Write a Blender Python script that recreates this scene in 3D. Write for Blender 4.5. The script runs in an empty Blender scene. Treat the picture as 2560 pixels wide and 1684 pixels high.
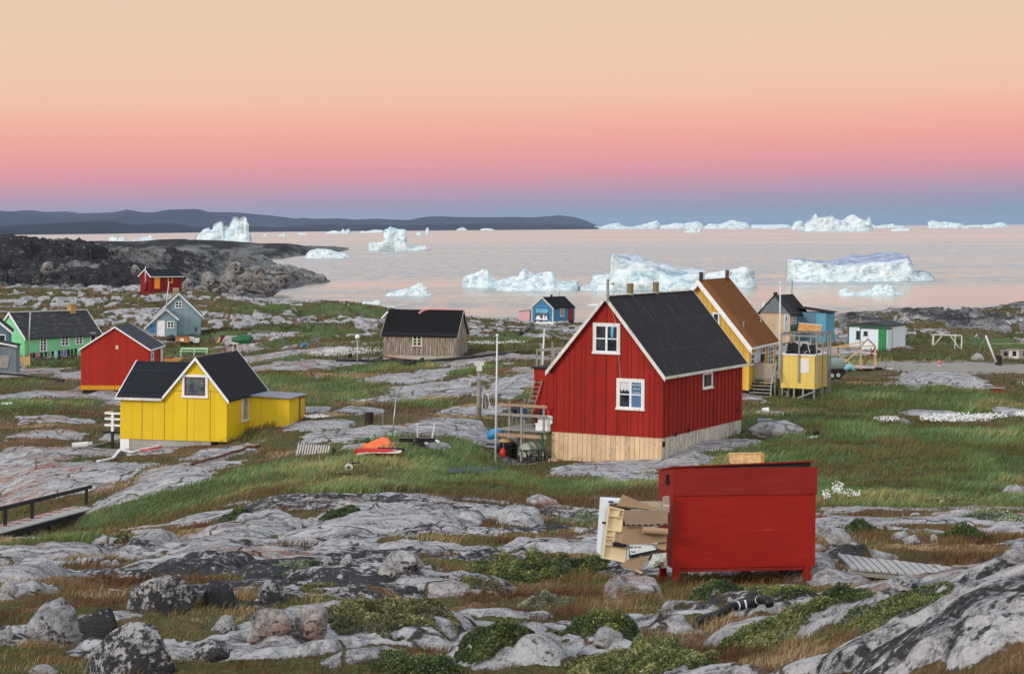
import bpy, bmesh, math, random
import numpy as np
from mathutils import Matrix, Vector
random.seed(7); RNG = np.random.default_rng(7)
sc = bpy.context.scene
COL = sc.collection
# ------------------------------------------------------------------ camera
F, CX, HZ, RHO, H = 5000.0, 1280.0, 567.0, -0.006, 18.0     # focal length in photo pixels, horizon row, roll, eye height above the sea
cr, sr = math.cos(RHO), math.sin(RHO)
cam = bpy.data.cameras.new('camera'); camo = bpy.data.objects.new('camera', cam); COL.objects.link(camo)
cam.sensor_width = 36; cam.lens = 36*F/2560; cam.shift_y = -(842-HZ)/2560; cam.clip_start = .5; cam.clip_end = 120000
camo.matrix_world = Matrix(((cr, -sr, 0, 0), (0, 0, -1, 0), (sr, cr, 0, H), (0, 0, 0, 1)))
sc.camera = camo
# ------------------------------------------------------------------ node helpers
def lin(c):
    return tuple(((x/255)/12.92 if x/255 <= .04045 else ((x/255+.055)/1.055)**2.4) for x in c)
class NT:
    def __init__(s, tree): s.t = tree; tree.nodes.clear()
    def n(s, typ, props=None, **inp):
        nd = s.t.nodes.new('ShaderNode'+typ)
        for k, v in (props or {}).items(): setattr(nd, k, v)
        for k, v in inp.items():
            sk = nd.inputs[int(k[1:])] if (k[0] == 'i' and k[1:].isdigit()) else nd.inputs[k.replace('_', ' ')]
            s.set(sk, v)
        return nd
    def set(s, sk, v):
        if isinstance(v, bpy.types.NodeSocket): s.t.links.new(v, sk)
        elif isinstance(v, bpy.types.Node): s.t.links.new(v.outputs[0], sk)
        else:
            if sk.type == 'RGBA' and len(v) == 3: v = (*v, 1)
            sk.default_value = v
    def m(s, op, a, b=0.0, c=0.0, clamp=False):
        return s.n('Math', {'operation': op, 'use_clamp': clamp}, i0=a, i1=b, i2=c).outputs[0]
    def mix(s, f, a, b, mode='MIX'):
        nd = s.t.nodes.new('ShaderNodeMix'); nd.data_type = 'RGBA'; nd.blend_type = mode; nd.clamp_factor = True
        s.set(nd.inputs[0], f); s.set(nd.inputs[6], a); s.set(nd.inputs[7], b); return nd.outputs[2]
    def ramp(s, f, stops, interp='LINEAR'):
        nd = s.t.nodes.new('ShaderNodeValToRGB'); e = nd.color_ramp.elements; nd.color_ramp.interpolation = interp
        while len(e) < len(stops): e.new(.5)
        for el, (p, c) in zip(e, stops):
            el.position = p; el.color = (*c, 1) if not isinstance(c, (int, float)) else (c, c, c, 1)
        s.set(nd.inputs[0], f); return nd.outputs[0]
    def ss(s, x, a, b, lo=0.0, hi=1.0):
        return s.n('MapRange', {'interpolation_type': 'SMOOTHSTEP'}, i0=x, i1=a, i2=b, i3=lo, i4=hi).outputs[0]
    def noise(s, vec, scale, detail=4, rough=.55, dist=0.0):
        return s.n('TexNoise', None, Vector=vec, Scale=scale, Detail=detail, Roughness=rough, Distortion=dist).outputs[0]
    def map(s, vec, scale=(1, 1, 1), rot=(0, 0, 0)):
        return s.n('Mapping', None, Vector=vec, Scale=scale, Rotation=rot).outputs[0]
    def attr(s, name):
        return s.n('Attribute', {'attribute_name': name})
# ------------------------------------------------------------------ sky: pink dusk band over a blue-grey earth shadow, afterglow behind the camera
W = bpy.data.worlds.new('World'); sc.world = W; W.use_nodes = True
w = NT(W.node_tree)
gen = w.n('TexCoord').outputs['Generated']; sx = w.n('SeparateXYZ', None, Vector=gen)
zz = w.m('SUBTRACT', sx.outputs[2], w.m('MULTIPLY', sx.outputs[0], .012))
low = w.ramp(w.m('DIVIDE', zz, .125, clamp=True), [(0, lin((106, 132, 148))), (.035, lin((132, 147, 163))), (.075, lin((152, 150, 173))), (.139, lin((184, 150, 171))), (.203, lin((217, 152, 163))), (.267, lin((233, 157, 156))), (.347, lin((243, 168, 155))),
      (.427, lin((245, 180, 160))), (.5, lin((244, 193, 169))), (.62, lin((242, 199, 173))), (.76, lin((237, 203, 174))), (1, lin((230, 202, 175)))])
high = w.ramp(sx.outputs[2], [(.12, lin((230, 202, 175))), (.2, lin((222, 208, 200))), (.34, (.62, .68, .78)), (.6, (.8, .9, 1.06)), (1, (.9, 1.02, 1.22))])
col = w.mix(w.ss(sx.outputs[2], .1, .14), low, high)
back = w.ss(sx.outputs[1], .15, -.75)
col = w.mix(back, col, w.ramp(sx.outputs[2], [(0, (1.9, 1.5, 1.22)), (.25, (1.8, 1.66, 1.52)), (.6, (1.1, 1.18, 1.3)), (1, (.9, 1.02, 1.22))]))
w.n('OutputWorld', None, Surface=w.n('Background', None, Color=col, Strength=1.0))
# ------------------------------------------------------------------ soft warm light of the sunset behind and left of the camera
sun = bpy.data.lights.new('sun', 'SUN'); sun.energy = 1.8; sun.angle = math.radians(12); sun.color = (1, .93, .86)
suno = bpy.data.objects.new('sun', sun); COL.objects.link(suno); suno.location = (-40, -40, 60)
suno.rotation_euler = Vector((.74, .60, -.40)).to_track_quat('-Z', 'Y').to_euler()
sc.view_settings.view_transform = 'Standard'; sc.view_settings.look = 'None'; sc.view_settings.exposure = 0.0; sc.view_settings.gamma = 1
sc.cycles.use_denoising = True; sc.cycles.max_bounces = 6; sc.cycles.volume_bounces = 1
# ------------------------------------------------------------------ projection and numpy noise
def P(px, py, Y):
    a = (px-CX)/F; b = (HZ-py)/F
    return Vector((Y*(a*cr-b*sr), Y, H+Y*(a*sr+b*cr)))
def hz(px): return HZ+(px-CX)*RHO
def seaY(px, py): return H*F/(py-hz(px))
def _h(ix, iy, iz, s):
    h = (ix.astype(np.int64)*374761393+iy.astype(np.int64)*668265263+iz.astype(np.int64)*2147483647+s*1274126177) & 0xffffffff
    h = ((h ^ (h >> 13))*1274126177) & 0xffffffff
    h = ((h ^ (h >> 16))*2246822519) & 0xffffffff
    return ((h ^ (h >> 15)) & 0xffffff)/float(0xffffff)
def vn(x, y, z=None, s=0):
    x = np.asarray(x, float); y = np.asarray(y, float); z = np.zeros_like(x) if z is None else np.asarray(z, float)
    ix, iy, iz = np.floor(x), np.floor(y), np.floor(z); fx, fy, fz = x-ix, y-iy, z-iz
    fx, fy, fz = [t*t*t*(t*(t*6-15)+10) for t in (fx, fy, fz)]
    r = 0
    for dx in (0, 1):
        for dy in (0, 1):
            for dz in (0, 1):
                r = r+_h(ix+dx, iy+dy, iz+dz, s)*(fx if dx else 1-fx)*(fy if dy else 1-fy)*(fz if dz else 1-fz)
    return r*2-1
def fbm(x, y, z=None, o=4, s=0, lac=2.03, g=.5):
    r = 0; a = 1; t = 0
    for i in range(o):
        k = lac**i
        r = r+a*vn(np.asarray(x)*k+17.3*i, np.asarray(y)*k-9.1*i, None if z is None else np.asarray(z)*k+3.7*i, s+i); t += a; a *= g
    return r/t
def sstep(a, b, x):
    t = np.clip((x-a)/(b-a), 0, 1); return t*t*(3-2*t)
# ------------------------------------------------------------------ mesh builder
class MB:
    def __init__(s): s.v = []; s.f = []
    def add(s, vs, fs):
        o = len(s.v); s.v += [tuple(v) for v in vs]; s.f += [tuple(i+o for i in f) for f in fs]; return s
    def box(s, x0, x1, y0, y1, z0, z1, fn=None):
        vs = [(x, y, z) for z in (z0, z1) for y in (y0, y1) for x in (x0, x1)]
        if fn: vs = [fn(*v) for v in vs]
        return s.add(vs, [(0, 2, 3, 1), (4, 5, 7, 6), (0, 1, 5, 4), (2, 6, 7, 3), (0, 4, 6, 2), (1, 3, 7, 5)])
    def bar(s, p, q, wd, ht=None, up=(0, 0, 1)):
        p, q = Vector(p), Vector(q); ht = ht or wd; d = (q-p).normalized(); u = Vector(up)
        if abs(d.dot(u)) > .98: u = Vector((0, 1, 0))
        a = d.cross(u).normalized()*wd/2; b = a.cross(d).normalized()*ht/2
        return s.add([p-a-b, p+a-b, p+a+b, p-a+b, q-a-b, q+a-b, q+a+b, q-a+b],
                     [(0, 1, 2, 3), (7, 6, 5, 4), (0, 4, 5, 1), (1, 5, 6, 2), (2, 6, 7, 3), (3, 7, 4, 0)])
    def tube(s, p, q, r, r2=None, n=8, cap=True):
        return s.path([p, q], [r, r if r2 is None else r2], n, cap)
    def path(s, pts, r, n=6, cap=True):
        pts = [Vector(p) for p in pts]; o = len(s.v); m = len(pts)
        for i, p in enumerate(pts):
            d = (pts[min(i+1, m-1)]-pts[max(i-1, 0)]).normalized()
            u = Vector((0, 0, 1)) if abs(d.z) < .9 else Vector((0, 1, 0))
            a = d.cross(u).normalized(); b = a.cross(d); rr = r[i] if isinstance(r, (list, tuple)) else r
            for k in range(n):
                t = 2*math.pi*k/n; s.v.append(tuple(p+a*math.cos(t)*rr+b*math.sin(t)*rr))
        for i in range(m-1):
            for k in range(n):
                s.f.append((o+i*n+k, o+i*n+(k+1) % n, o+(i+1)*n+(k+1) % n, o+(i+1)*n+k))
        if cap: s.f.append(tuple(o+k for k in range(n))[::-1]); s.f.append(tuple(o+(m-1)*n+k for k in range(n)))
        return s
    def prism(s, poly, fn, n0, n1):              # polygon in (u, v), extruded along n
        k = len(poly); vs = [fn(u, v, n0) for u, v in poly]+[fn(u, v, n1) for u, v in poly]
        return s.add(vs, [tuple(range(k)), tuple(range(2*k-1, k-1, -1))]+[(i, i+k, (i+1) % k+k, (i+1) % k) for i in range(k)])
    def ball(s, c, r, sx=1, sy=1, sz=1, nu=10, nv=6):
        o = len(s.v); c = Vector(c)
        for j in range(nv+1):
            t = math.pi*j/nv
            for i in range(nu):
                a = 2*math.pi*i/nu; s.v.append((c.x+r*sx*math.sin(t)*math.cos(a), c.y+r*sy*math.sin(t)*math.sin(a), c.z+r*sz*math.cos(t)))
        for j in range(nv):
            for i in range(nu): s.f.append((o+j*nu+i, o+(j+1)*nu+i, o+(j+1)*nu+(i+1) % nu, o+j*nu+(i+1) % nu))
        return s
    def sheet(s, grid, t=.01):                   # grid of points [rows][cols], given a little thickness
        R, Cn = len(grid), len(grid[0]); o = len(s.v)
        g = [[Vector(p) for p in r] for r in grid]
        nrm = (g[0][-1]-g[0][0]).cross(g[-1][0]-g[0][0]).normalized()*t
        for off in (Vector(), nrm):
            for r in g:
                for p in r: s.v.append(tuple(p+off))
        K = R*Cn
        for i in range(R-1):
            for j in range(Cn-1):
                a = o+i*Cn+j; s.f.append((a, a+Cn, a+Cn+1, a+1)); s.f.append((K+a, K+a+1, K+a+Cn+1, K+a+Cn))
        ed = [(0, j) for j in range(Cn)]+[(i, Cn-1) for i in range(1, R)]+[(R-1, j) for j in range(Cn-2, -1, -1)]+[(i, 0) for i in range(R-2, 0, -1)]
        for (i, j), (k, l) in zip(ed, ed[1:]+ed[:1]): s.f.append((o+i*Cn+j, o+k*Cn+l, o+K+k*Cn+l, o+K+i*Cn+j))
        return s
    def build(s, name, mt, parent=None, smooth=False, loc=None, bevel=0):
        me = bpy.data.meshes.new(name); v = s.v
        if loc is not None: v = [(x-loc[0], y-loc[1], z-loc[2]) for x, y, z in v]
        me.from_pydata(v, [], s.f)
        bm = bmesh.new(); bm.from_mesh(me); bmesh.ops.recalc_face_normals(bm, faces=bm.faces)
        if bevel: bmesh.ops.bevel(bm, geom=bm.edges[:], offset=bevel, segments=1, affect='EDGES', clamp_overlap=True)
        bm.to_mesh(me); bm.free()
        if smooth: me.polygons.foreach_set('use_smooth', [True]*len(me.polygons))
        me.materials.append(mt)
        o = bpy.data.objects.new(name, me); COL.objects.link(o)
        if loc is not None: o.location = loc
        if parent: o.parent = parent
        return o
def npmesh(name, V, Fc, mt, attrs=None, smooth=True, k=4):
    me = bpy.data.meshes.new(name); V = np.asarray(V, np.float32); Fc = np.asarray(Fc, np.int32)
    me.vertices.add(len(V)); me.vertices.foreach_set('co', V.ravel())
    me.loops.add(Fc.size); me.loops.foreach_set('vertex_index', Fc.ravel())
    me.polygons.add(len(Fc)); me.polygons.foreach_set('loop_start', np.arange(0, Fc.size, k, dtype=np.int32))
    me.polygons.foreach_set('loop_total', np.full(len(Fc), k, np.int32))
    if smooth: me.polygons.foreach_set('use_smooth', np.ones(len(Fc), bool))
    me.update(calc_edges=True)
    for an, (ty, dat) in (attrs or {}).items():
        a = me.attributes.new(an, ty, 'POINT'); dat = np.asarray(dat, np.float32)
        a.data.foreach_set('color' if ty == 'FLOAT_COLOR' else 'value', dat.ravel())
    me.materials.append(mt)
    o = bpy.data.objects.new(name, me); COL.objects.link(o); return o
def tag(o, label, cat=None, group=None, kind=None):
    if label: o['label'] = label
    if cat: o['category'] = cat
    if group: o['group'] = group
    if kind: o['kind'] = kind
    return o
LEAN = .019
def thing(name, label, cat, loc, rotz=0.0, group=None, lean=LEAN):
    o = bpy.data.objects.new(name, None); COL.objects.link(o); o.empty_display_size = .3
    o.matrix_world = Matrix.Translation(loc) @ Matrix.Rotation(lean, 4, 'Y') @ Matrix.Rotation(rotz, 4, 'Z')
    return tag(o, label, cat, group)
# ------------------------------------------------------------------ materials
MATS = {}
def newmat(name):
    m = bpy.data.materials.new(name); m.use_nodes = True; return m, NT(m.node_tree)
def out(t, bsdf): t.n('OutputMaterial', None, Surface=bsdf)
def plain(name, c, rough=.7, var=.18, scale=3.0, metal=0.0, bump=.15, spec=.3, emit=None):
    if name in MATS: return MATS[name]
    m, t = newmat(name); co = t.n('TexCoord').outputs['Object']
    nz = t.noise(co, scale, 5, .6); n2 = t.noise(co, scale*9, 3, .6)
    f = t.m('ADD', t.m('MULTIPLY', nz, .7), t.m('MULTIPLY', n2, .3))
    cc = t.ramp(f, [(.25, tuple(max(0, x*(1-var*1.6)) for x in c)), (.5, c), (.78, tuple(min(1, x*(1+var)+var*.03) for x in c))])
    b = t.n('Bump', None, Strength=bump, Distance=.02, Height=n2)
    out(t, t.n('BsdfPrincipled', None, Base_Color=cc, Roughness=rough, Metallic=metal, Normal=b, Specular_IOR_Level=spec))
    MATS[name] = m; return m
def boards(name, c, gap=.12, seam=.06, dark=.45, var=.2, wear=None, wearamt=0.0, rough=.75, horizontal=False, dirt=0.0):
    """painted or bare boarding: seams every `gap` metres along the wall, streaky weathering, optional worn colour"""
    if name in MATS: return MATS[name]
    m, t = newmat(name); tc = t.n('TexCoord'); co = tc.outputs['Object']
    s = t.n('SeparateXYZ', None, Vector=co); nr = t.n('SeparateXYZ', None, Vector=tc.outputs['Normal'])
    side = t.m('GREATER_THAN', t.m('ABSOLUTE', nr.outputs[0]), .6)
    u = t.m('ADD', t.m('MULTIPLY', s.outputs[1], side), t.m('MULTIPLY', s.outputs[0], t.m('SUBTRACT', 1.0, side)))
    if horizontal: u = s.outputs[2]
    q = t.m('DIVIDE', u, gap); fr = t.m('FRACT', q); ix = t.m('FLOOR', q)
    d = t.m('MINIMUM', fr, t.m('SUBTRACT', 1.0, fr))
    line = t.ss(d, seam*.4, seam, 1.0, 0.0)
    rnd = t.n('TexWhiteNoise', {'noise_dimensions': '1D'}, W=ix).outputs[0]
    streak = t.noise(t.map(co, (7, 7, .5) if not horizontal else (.5, .5, 7)), 2.0, 5, .65)
    big = t.noise(co, .9, 4, .6)
    f = t.m('ADD', t.m('MULTIPLY', streak, .5), t.m('ADD', t.m('MULTIPLY', big, .35), t.m('MULTIPLY', rnd, .18)))
    cc = t.ramp(f, [(.28, tuple(x*(1-var*1.3) for x in c)), (.52, c), (.8, tuple(min(1, x*(1+var)+.02*var) for x in c))])
    if wear:
        wm = t.ss(t.m('ADD', t.m('MULTIPLY', streak, .65), t.m('MULTIPLY', t.noise(co, 14, 5, .7), .35)), .62-wearamt*.3, .70-wearamt*.22)
        cc = t.mix(wm, cc, wear)
    if dirt:
        cc = t.mix(t.m('MULTIPLY', t.ss(t.noise(co, 22, 3, .7), .6, .72), dirt), cc, tuple(x*.35 for x in c))
    cc = t.mix(line, cc, tuple(x*dark for x in c))
    b = t.n('Bump', None, Strength=.5, Distance=.02, Height=t.m('SUBTRACT', t.m('MULTIPLY', streak, .4), line))
    out(t, t.n('BsdfPrincipled', None, Base_Color=cc, Roughness=rough, Normal=b, Specular_IOR_Level=.25))
    MATS[name] = m; return m
def roofing(name, c, worn=None, amt=.3, gap=1.0, rough=.65, axis=0, vgap=0):
    if name in MATS: return MATS[name]
    m, t = newmat(name); co = t.n('TexCoord').outputs['Object']; s = t.n('SeparateXYZ', None, Vector=co)
    fr = t.m('FRACT', t.m('DIVIDE', s.outputs[1], gap)); d = t.m('MINIMUM', fr, t.m('SUBTRACT', 1.0, fr)); line = t.ss(d, .006, .022, 1.0, 0.0)
    if vgap:
        fr = t.m('FRACT', t.m('DIVIDE', s.outputs[2], vgap)); line = t.m('MAXIMUM', line, t.ss(t.m('MINIMUM', fr, t.m('SUBTRACT', 1.0, fr)), .006, .02, 1.0, 0.0))
    n1 = t.noise(t.map(co, (.7, 2.5, .7)), 1.6, 6, .65); n2 = t.noise(co, 16, 5, .7)
    f = t.m('ADD', t.m('MULTIPLY', n1, .6), t.m('MULTIPLY', n2, .4))
    cc = t.ramp(f, [(.3, tuple(x*.65 for x in c)), (.5, c), (.75, tuple(x*1.5+.004 for x in c))])
    if worn: cc = t.mix(t.m('MULTIPLY', t.ss(f, .66-amt*.35, .8-amt*.3), .85), cc, worn)
    cc = t.mix(t.m('MULTIPLY', line, .6), cc, tuple(x*1.9+.01 for x in c))
    b = t.n('Bump', None, Strength=.35, Distance=.03, Height=t.m('ADD', n2, line))
    out(t, t.n('BsdfPrincipled', None, Base_Color=cc, Roughness=rough, Normal=b, Specular_IOR_Level=.2))
    MATS[name] = m; return m
def glass(name='window_glass', c=(.02, .024, .028)):
    if name in MATS: return MATS[name]
    m, t = newmat(name); co = t.n('TexCoord').outputs['Object']
    cc = t.ramp(t.noise(co, 1.7, 3, .6), [(.35, tuple(x*.5 for x in c)), (.7, tuple(x*2.6 for x in c))])
    out(t, t.n('BsdfPrincipled', None, Base_Color=cc, Roughness=.1, Specular_IOR_Level=.22))
    MATS[name] = m; return m
def vcol(name, rough=.8, trans=.0, spec=.15):
    if name in MATS: return MATS[name]
    m, t = newmat(name); a = t.attr('Col').outputs['Color']
    b = t.n('BsdfPrincipled', None, Base_Color=a, Roughness=rough, Specular_IOR_Level=spec)
    if trans: b = t.n('MixShader', None, i0=trans, i1=b, i2=t.n('BsdfTranslucent', None, Color=a)).outputs[0]
    out(t, b); MATS[name] = m; return m
def rocktex(t, co, s=1.0, dark=0.0, light=(.40, .388, .38), mid=(.17, .168, .172), deep=(.040, .040, .042), pink=0.0, fol=(.5, 2.6, 2.6)):
    """foliated grey gneiss: streaks, grain, crustose black lichen in blotches and specks"""
    fv = t.map(co, fol, (.15, .1, .3)); w1 = t.noise(fv, 1.4*s, 9, .74, 1.2); g1 = t.noise(co, 11*s, 6, .75); g2 = t.noise(co, 46*s, 4, .8)
    f = t.m('ADD', t.m('MULTIPLY', w1, .5), t.m('ADD', t.m('MULTIPLY', g1, .26), t.m('MULTIPLY', g2, .24)))
    cc = t.ramp(f, [(.405, deep), (.455, mid), (.515, light), (.64, tuple(min(.8, x*1.5) for x in light))])
    if pink is not 0.0: cc = t.mix(t.m('MULTIPLY', t.ss(t.noise(co, .8*s, 5, .65), .40, .66), t.m('MULTIPLY_ADD', pink, .9, .12)), cc, t.ramp(f, [(.40, (.12, .06, .045)), (.5, (.28, .155, .115)), (.66, (.46, .34, .28))]))
    big = t.noise(t.map(co, (.8, 1.3, 1.3)), .8*s, 6, .7); spk = t.noise(co, 17*s, 3, .6); sp2 = t.noise(co, 5*s, 5, .7)
    lm = t.m('ADD', t.m('MULTIPLY', big, .36), t.m('ADD', t.m('MULTIPLY', spk, .30), t.m('MULTIPLY', sp2, .34)))
    lm = t.m('ADD', lm, t.m('MULTIPLY', dark, .22)); lf = t.ss(lm, .585, .64)
    cc = t.mix(t.m('MULTIPLY', lf, .94), cc, t.ramp(g2, [(.35, (.010, .010, .011)), (.7, (.045, .045, .047))]))
    h = t.m('ADD', t.m('MULTIPLY', w1, .7), t.m('ADD', t.m('MULTIPLY', g1, .5), t.m('MULTIPLY', g2, .25)))
    return cc, h
def rockmat(name, dark=.3, pink=0.0, s=1.0, light=(.38, .375, .37), mid=(.17, .17, .172)):
    if name in MATS: return MATS[name]
    m, t = newmat(name); co = t.n('TexCoord').outputs['Object']
    cc, h = rocktex(t, co, s, dark, light, mid, pink=pink, fol=(1, 1.3, 2.6))
    b = t.n('Bump', None, Strength=1.0, Distance=.07/s, Height=h)
    out(t, t.n('BsdfPrincipled', None, Base_Color=cc, Roughness=.92, Normal=b, Specular_IOR_Level=.12))
    MATS[name] = m; return m
WHITE = plain('white_paint', (.72, .73, .74), .6, .14, 4); OFFW = boards('weathered_white', (.62, .61, .57), .3, .01, .8, .25, (.3, .27, .23), .35)
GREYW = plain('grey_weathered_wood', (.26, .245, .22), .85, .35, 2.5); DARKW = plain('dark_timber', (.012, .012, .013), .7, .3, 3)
PINE = plain('raw_pine', (.55, .36, .2), .75, .25, 2.0); GLASS = glass(); METAL = plain('galvanised_steel', (.42, .43, .42), .4, .2, 5, .7)
BLACK = plain('black_plastic', (.012, .012, .013), .45, .3, 5); RUST = plain('rusty_steel', (.12, .045, .02), .8, .5, 6); POLEW = plain('white_pole_paint', (.6, .61, .62), .5, .1, 2)
# ------------------------------------------------------------------ terrain: anchor points (photo column, photo row, distance) -> smooth height field
ANC = """-300,2000,15.5;300,2000,15.5;800,2000,15.5;1280,2000,15;1700,2000,14.5;2100,2000,12.5;2500,2000,10.6;2800,1950,10.6;-300,2500,11.5;300,2500,11.5;1000,2500,11;1700,2450,10.5;2300,2350,9.3;2800,2250,9.2;2560,1684,12.2
-200,1684,20;300,1684,20;800,1684,20;1280,1684,20;1700,1684,19;2000,1684,16;2300,1684,13.5;2560,1650,12.5;2760,1640,12.5;2560,1450,15.5;2760,1400,15.5;2300,1560,17
2000,1600,20;2350,1470,24;2560,1420,26;1700,1600,23;1280,1600,24;800,1590,24;300,1600,24.5;-200,1600,25
-200,1500,30;300,1500,29;800,1500,29;1280,1500,29.5;1750,1480,31;2050,1440,33.5;2300,1400,36.5;2560,1378,37.5;2200,1450,33.2;2320,1452,32;2420,1462,30.5;2130,1448,34.2;2500,1440,31;1680,1462,33;2040,1466,33;1860,1466,33.2;1860,1440,34.5
1400,1430,36;1000,1430,36;600,1430,36;200,1430,37;-200,1430,39;300,1370,47;700,1350,46;1000,1350,45;1300,1340,46;1550,1340,47;2150,1330,48;2450,1320,50
0,1355,57;200,1352,58;-200,1362,58;0,1372,67;140,1350,70;-200,1385,68;0,1345,76;650,1290,53;900,1280,53;1150,1290,53;1350,1275,60;1700,1290,60;2300,1280,62;2700,1270,64
160,1318,79;-200,1350,82;-60,1335,82;0,1250,91;300,1262,80;500,1250,74;700,1235,66;900,1235,64;1150,1240,66;1400,1225,77;1700,1215,80;2050,1210,80;2350,1200,82;2700,1190,84
100,1180,95;-200,1200,98;400,1180,88;700,1180,82;1000,1190,81;1250,1190,85;1376,1165,94.5;1653,1160,95;1850,1097,103;1550,1185,90;1500,1140,100;2050,1130,93;2350,1130,92;2700,1120,94
0,1100,107;-200,1110,110;300,1134,104;430,1124,103.5;567,1114,103.5;690,1050,110;480,1060,113;800,1140,93;950,1110,96;1100,1100,98;1300,1122,104;1240,1172,94;1310,1172,95;1330,1150,99;1270,1150,98;1250,1105,103;1180,1110,99
0,1020,130;-200,1020,135;200,1000,138;850,1040,110;1050,1040,112;1250,1040,113;900,980,132;1150,985,126;1330,960,125;1950,1075,104;2250,1050,112;2560,1040,115;2760,1040,116
1880,1000,125;1985,1000,125;2060,995,128;2150,975,136;2350,960,140;2560,950,143;2760,950,145;1750,1000,122;1600,1000,115;1450,1000,115
203,992,150;370,990,149.5;0,950,165;-200,950,170;410,930,160;700,930,150;1000,940,148;1250,930,140;2150,925,160;2400,920,165;2560,915,168;2760,915,170
0,890,215;-200,890,220;61,885,219;250,880,222;470,900,190;700,880,185;893,918,160;960,904,163.5;1140,904,163;1300,880,180;1170,885,168;1900,880,190;2120,872,186;2263,867,190;2400,862,200;2560,865,205;2760,865,205
365,846,238;500,846,240;600,855,225;800,850,215;1250,850,205;1450,840,215;1965,855,214;2068,852,218;2300,830,230;2560,830,235;2760,830,235
0,790,275;-200,790,275;300,790,270;560,800,262;750,800,270;900,800,262;1150,815,285;1350,818,322;1450,810,330;1700,810,300;2300,790,262;2560,790,265;2760,790,270
0,735,325;-200,735,330;300,735,325;351,727,330;455,727,328;560,750,310;650,748,335;750,758,335;870,754,325;1050,778,325;1250,797,345;1380,806,342;1500,812,350;1700,800,330;1900,800,270;2070,800,262;2200,782,282;2380,778,285;2560,758,300;2760,750,310
0,712,350;-200,712,350;200,716,347;330,712,350;480,722,352
-200,560,450;0,577,450;100,602,470;250,608,500;400,628,560;200,650,400;0,640,400;350,665,400;-200,640,400;520,640,580;600,640,600;690,662,620;745,680,640;790,686,660;480,680,440;600,700,500;540,670,480;640,700,545"""
A = [tuple(map(float, q.split(','))) for row in ANC.split('\n') for q in row.split(';')]
pts = [P(*a) for a in A]
AX = [(p.x/p.y, p.y, p.z) for p in pts]
# sea bed and far shore, given as (column, distance, height above the sea)
for px, Y, z in [(520, 402, 2), (600, 420, -1.5), (640, 470, -2.2), (700, 400, -2.5), (700, 560, -2.5), (800, 400, -4), (760, 500, -5), (840, 640, -4), (870, 700, -4), (1000, 395, -4), (1200, 395, -4), (1400, 395, -4), (1600, 400, -4), (1800, 380, -4), (2100, 350, -4), (2300, 350, -4), (2560, 380, -4), (2760, 390, -4),
                 (690, 556, .3), (820, 682, .1), (760, 640, .2), (-200, 700, 6), (0, 700, 8), (250, 720, 5), (500, 760, 0), (600, 800, -3), (800, 800, -6), (1000, 600, -8), (1500, 600, -8), (2000, 600, -8), (2560, 600, -8), (2760, 600, -8)]:
    AX.append(((px-CX)/F, Y, z))
AX = np.array(AX)
def warp(u, Y): return np.stack([np.asarray(u)*3.0, np.log(Y)*1.0], -1)
K0 = warp(AX[:, 0], AX[:, 1])
def kern(a, b):
    d2 = ((a[:, None, :]-b[None])**2).sum(-1); return np.sqrt(d2+.0006)
n_ = len(K0)
Mx = np.zeros((n_+3, n_+3)); Mx[:n_, :n_] = kern(K0, K0)+np.eye(n_)*-.002; Mx[:n_, n_] = 1; Mx[:n_, n_+1:] = K0; Mx[n_:, :n_] = Mx[:n_, n_:].T
coef = np.linalg.solve(Mx, np.concatenate([AX[:, 2], np.zeros(3)]))
NU, NR = 860, 1050
UU = np.linspace(-.30, .30, NU); YY = np.exp(np.linspace(math.log(9.5), math.log(760), NR))
GU, GY = np.meshgrid(UU, YY)
HG = np.zeros((NR, NU))
for j0 in range(0, NR, 50):
    q = warp(GU[j0:j0+50].ravel(), GY[j0:j0+50].ravel())
    HG[j0:j0+50] = (kern(q, K0)@coef[:n_]+coef[n_]+q@coef[n_+1:]).reshape(-1, NU)
GX = GU*GY
def zat(X, Y):
    i = np.clip((np.asarray(X)/np.asarray(Y)-UU[0])/(UU[1]-UU[0]), 0, NU-1.001); j = np.clip((np.log(Y)-math.log(YY[0]))/(math.log(YY[1])-math.log(YY[0])), 0, NR-1.001)
    return samp(HG, i, j)
def samp(Gd, i, j):
    i0 = i.astype(int) if hasattr(i, 'astype') else int(i); j0 = j.astype(int) if hasattr(j, 'astype') else int(j); a = i-i0; b = j-j0
    return (Gd[j0, i0]*(1-a)+Gd[j0, i0+1]*a)*(1-b)+(Gd[j0+1, i0]*(1-a)+Gd[j0+1, i0+1]*a)*b
def G(px, py, ymin=0):                       # the first ground point seen along a photo pixel
    a = (px-CX)/F; b = (HZ-py)/F; u = a*cr-b*sr; sl = a*sr+b*cr
    i = min(max((u-UU[0])/(UU[1]-UU[0]), 0), NU-1.01); i0 = int(i); c = HG[:, i0]*(1-i+i0)+HG[:, i0+1]*(i-i0)
    d = c-(H+YY*sl); d[YY < ymin] = -1; k = np.argmax(d > 0)
    if k == 0: k = NR-1
    t = d[k]/(d[k]-d[k-1]+1e-9); Y = YY[k]-(YY[k]-YY[k-1])*t
    return Vector((u*Y, Y, H+Y*sl))
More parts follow.
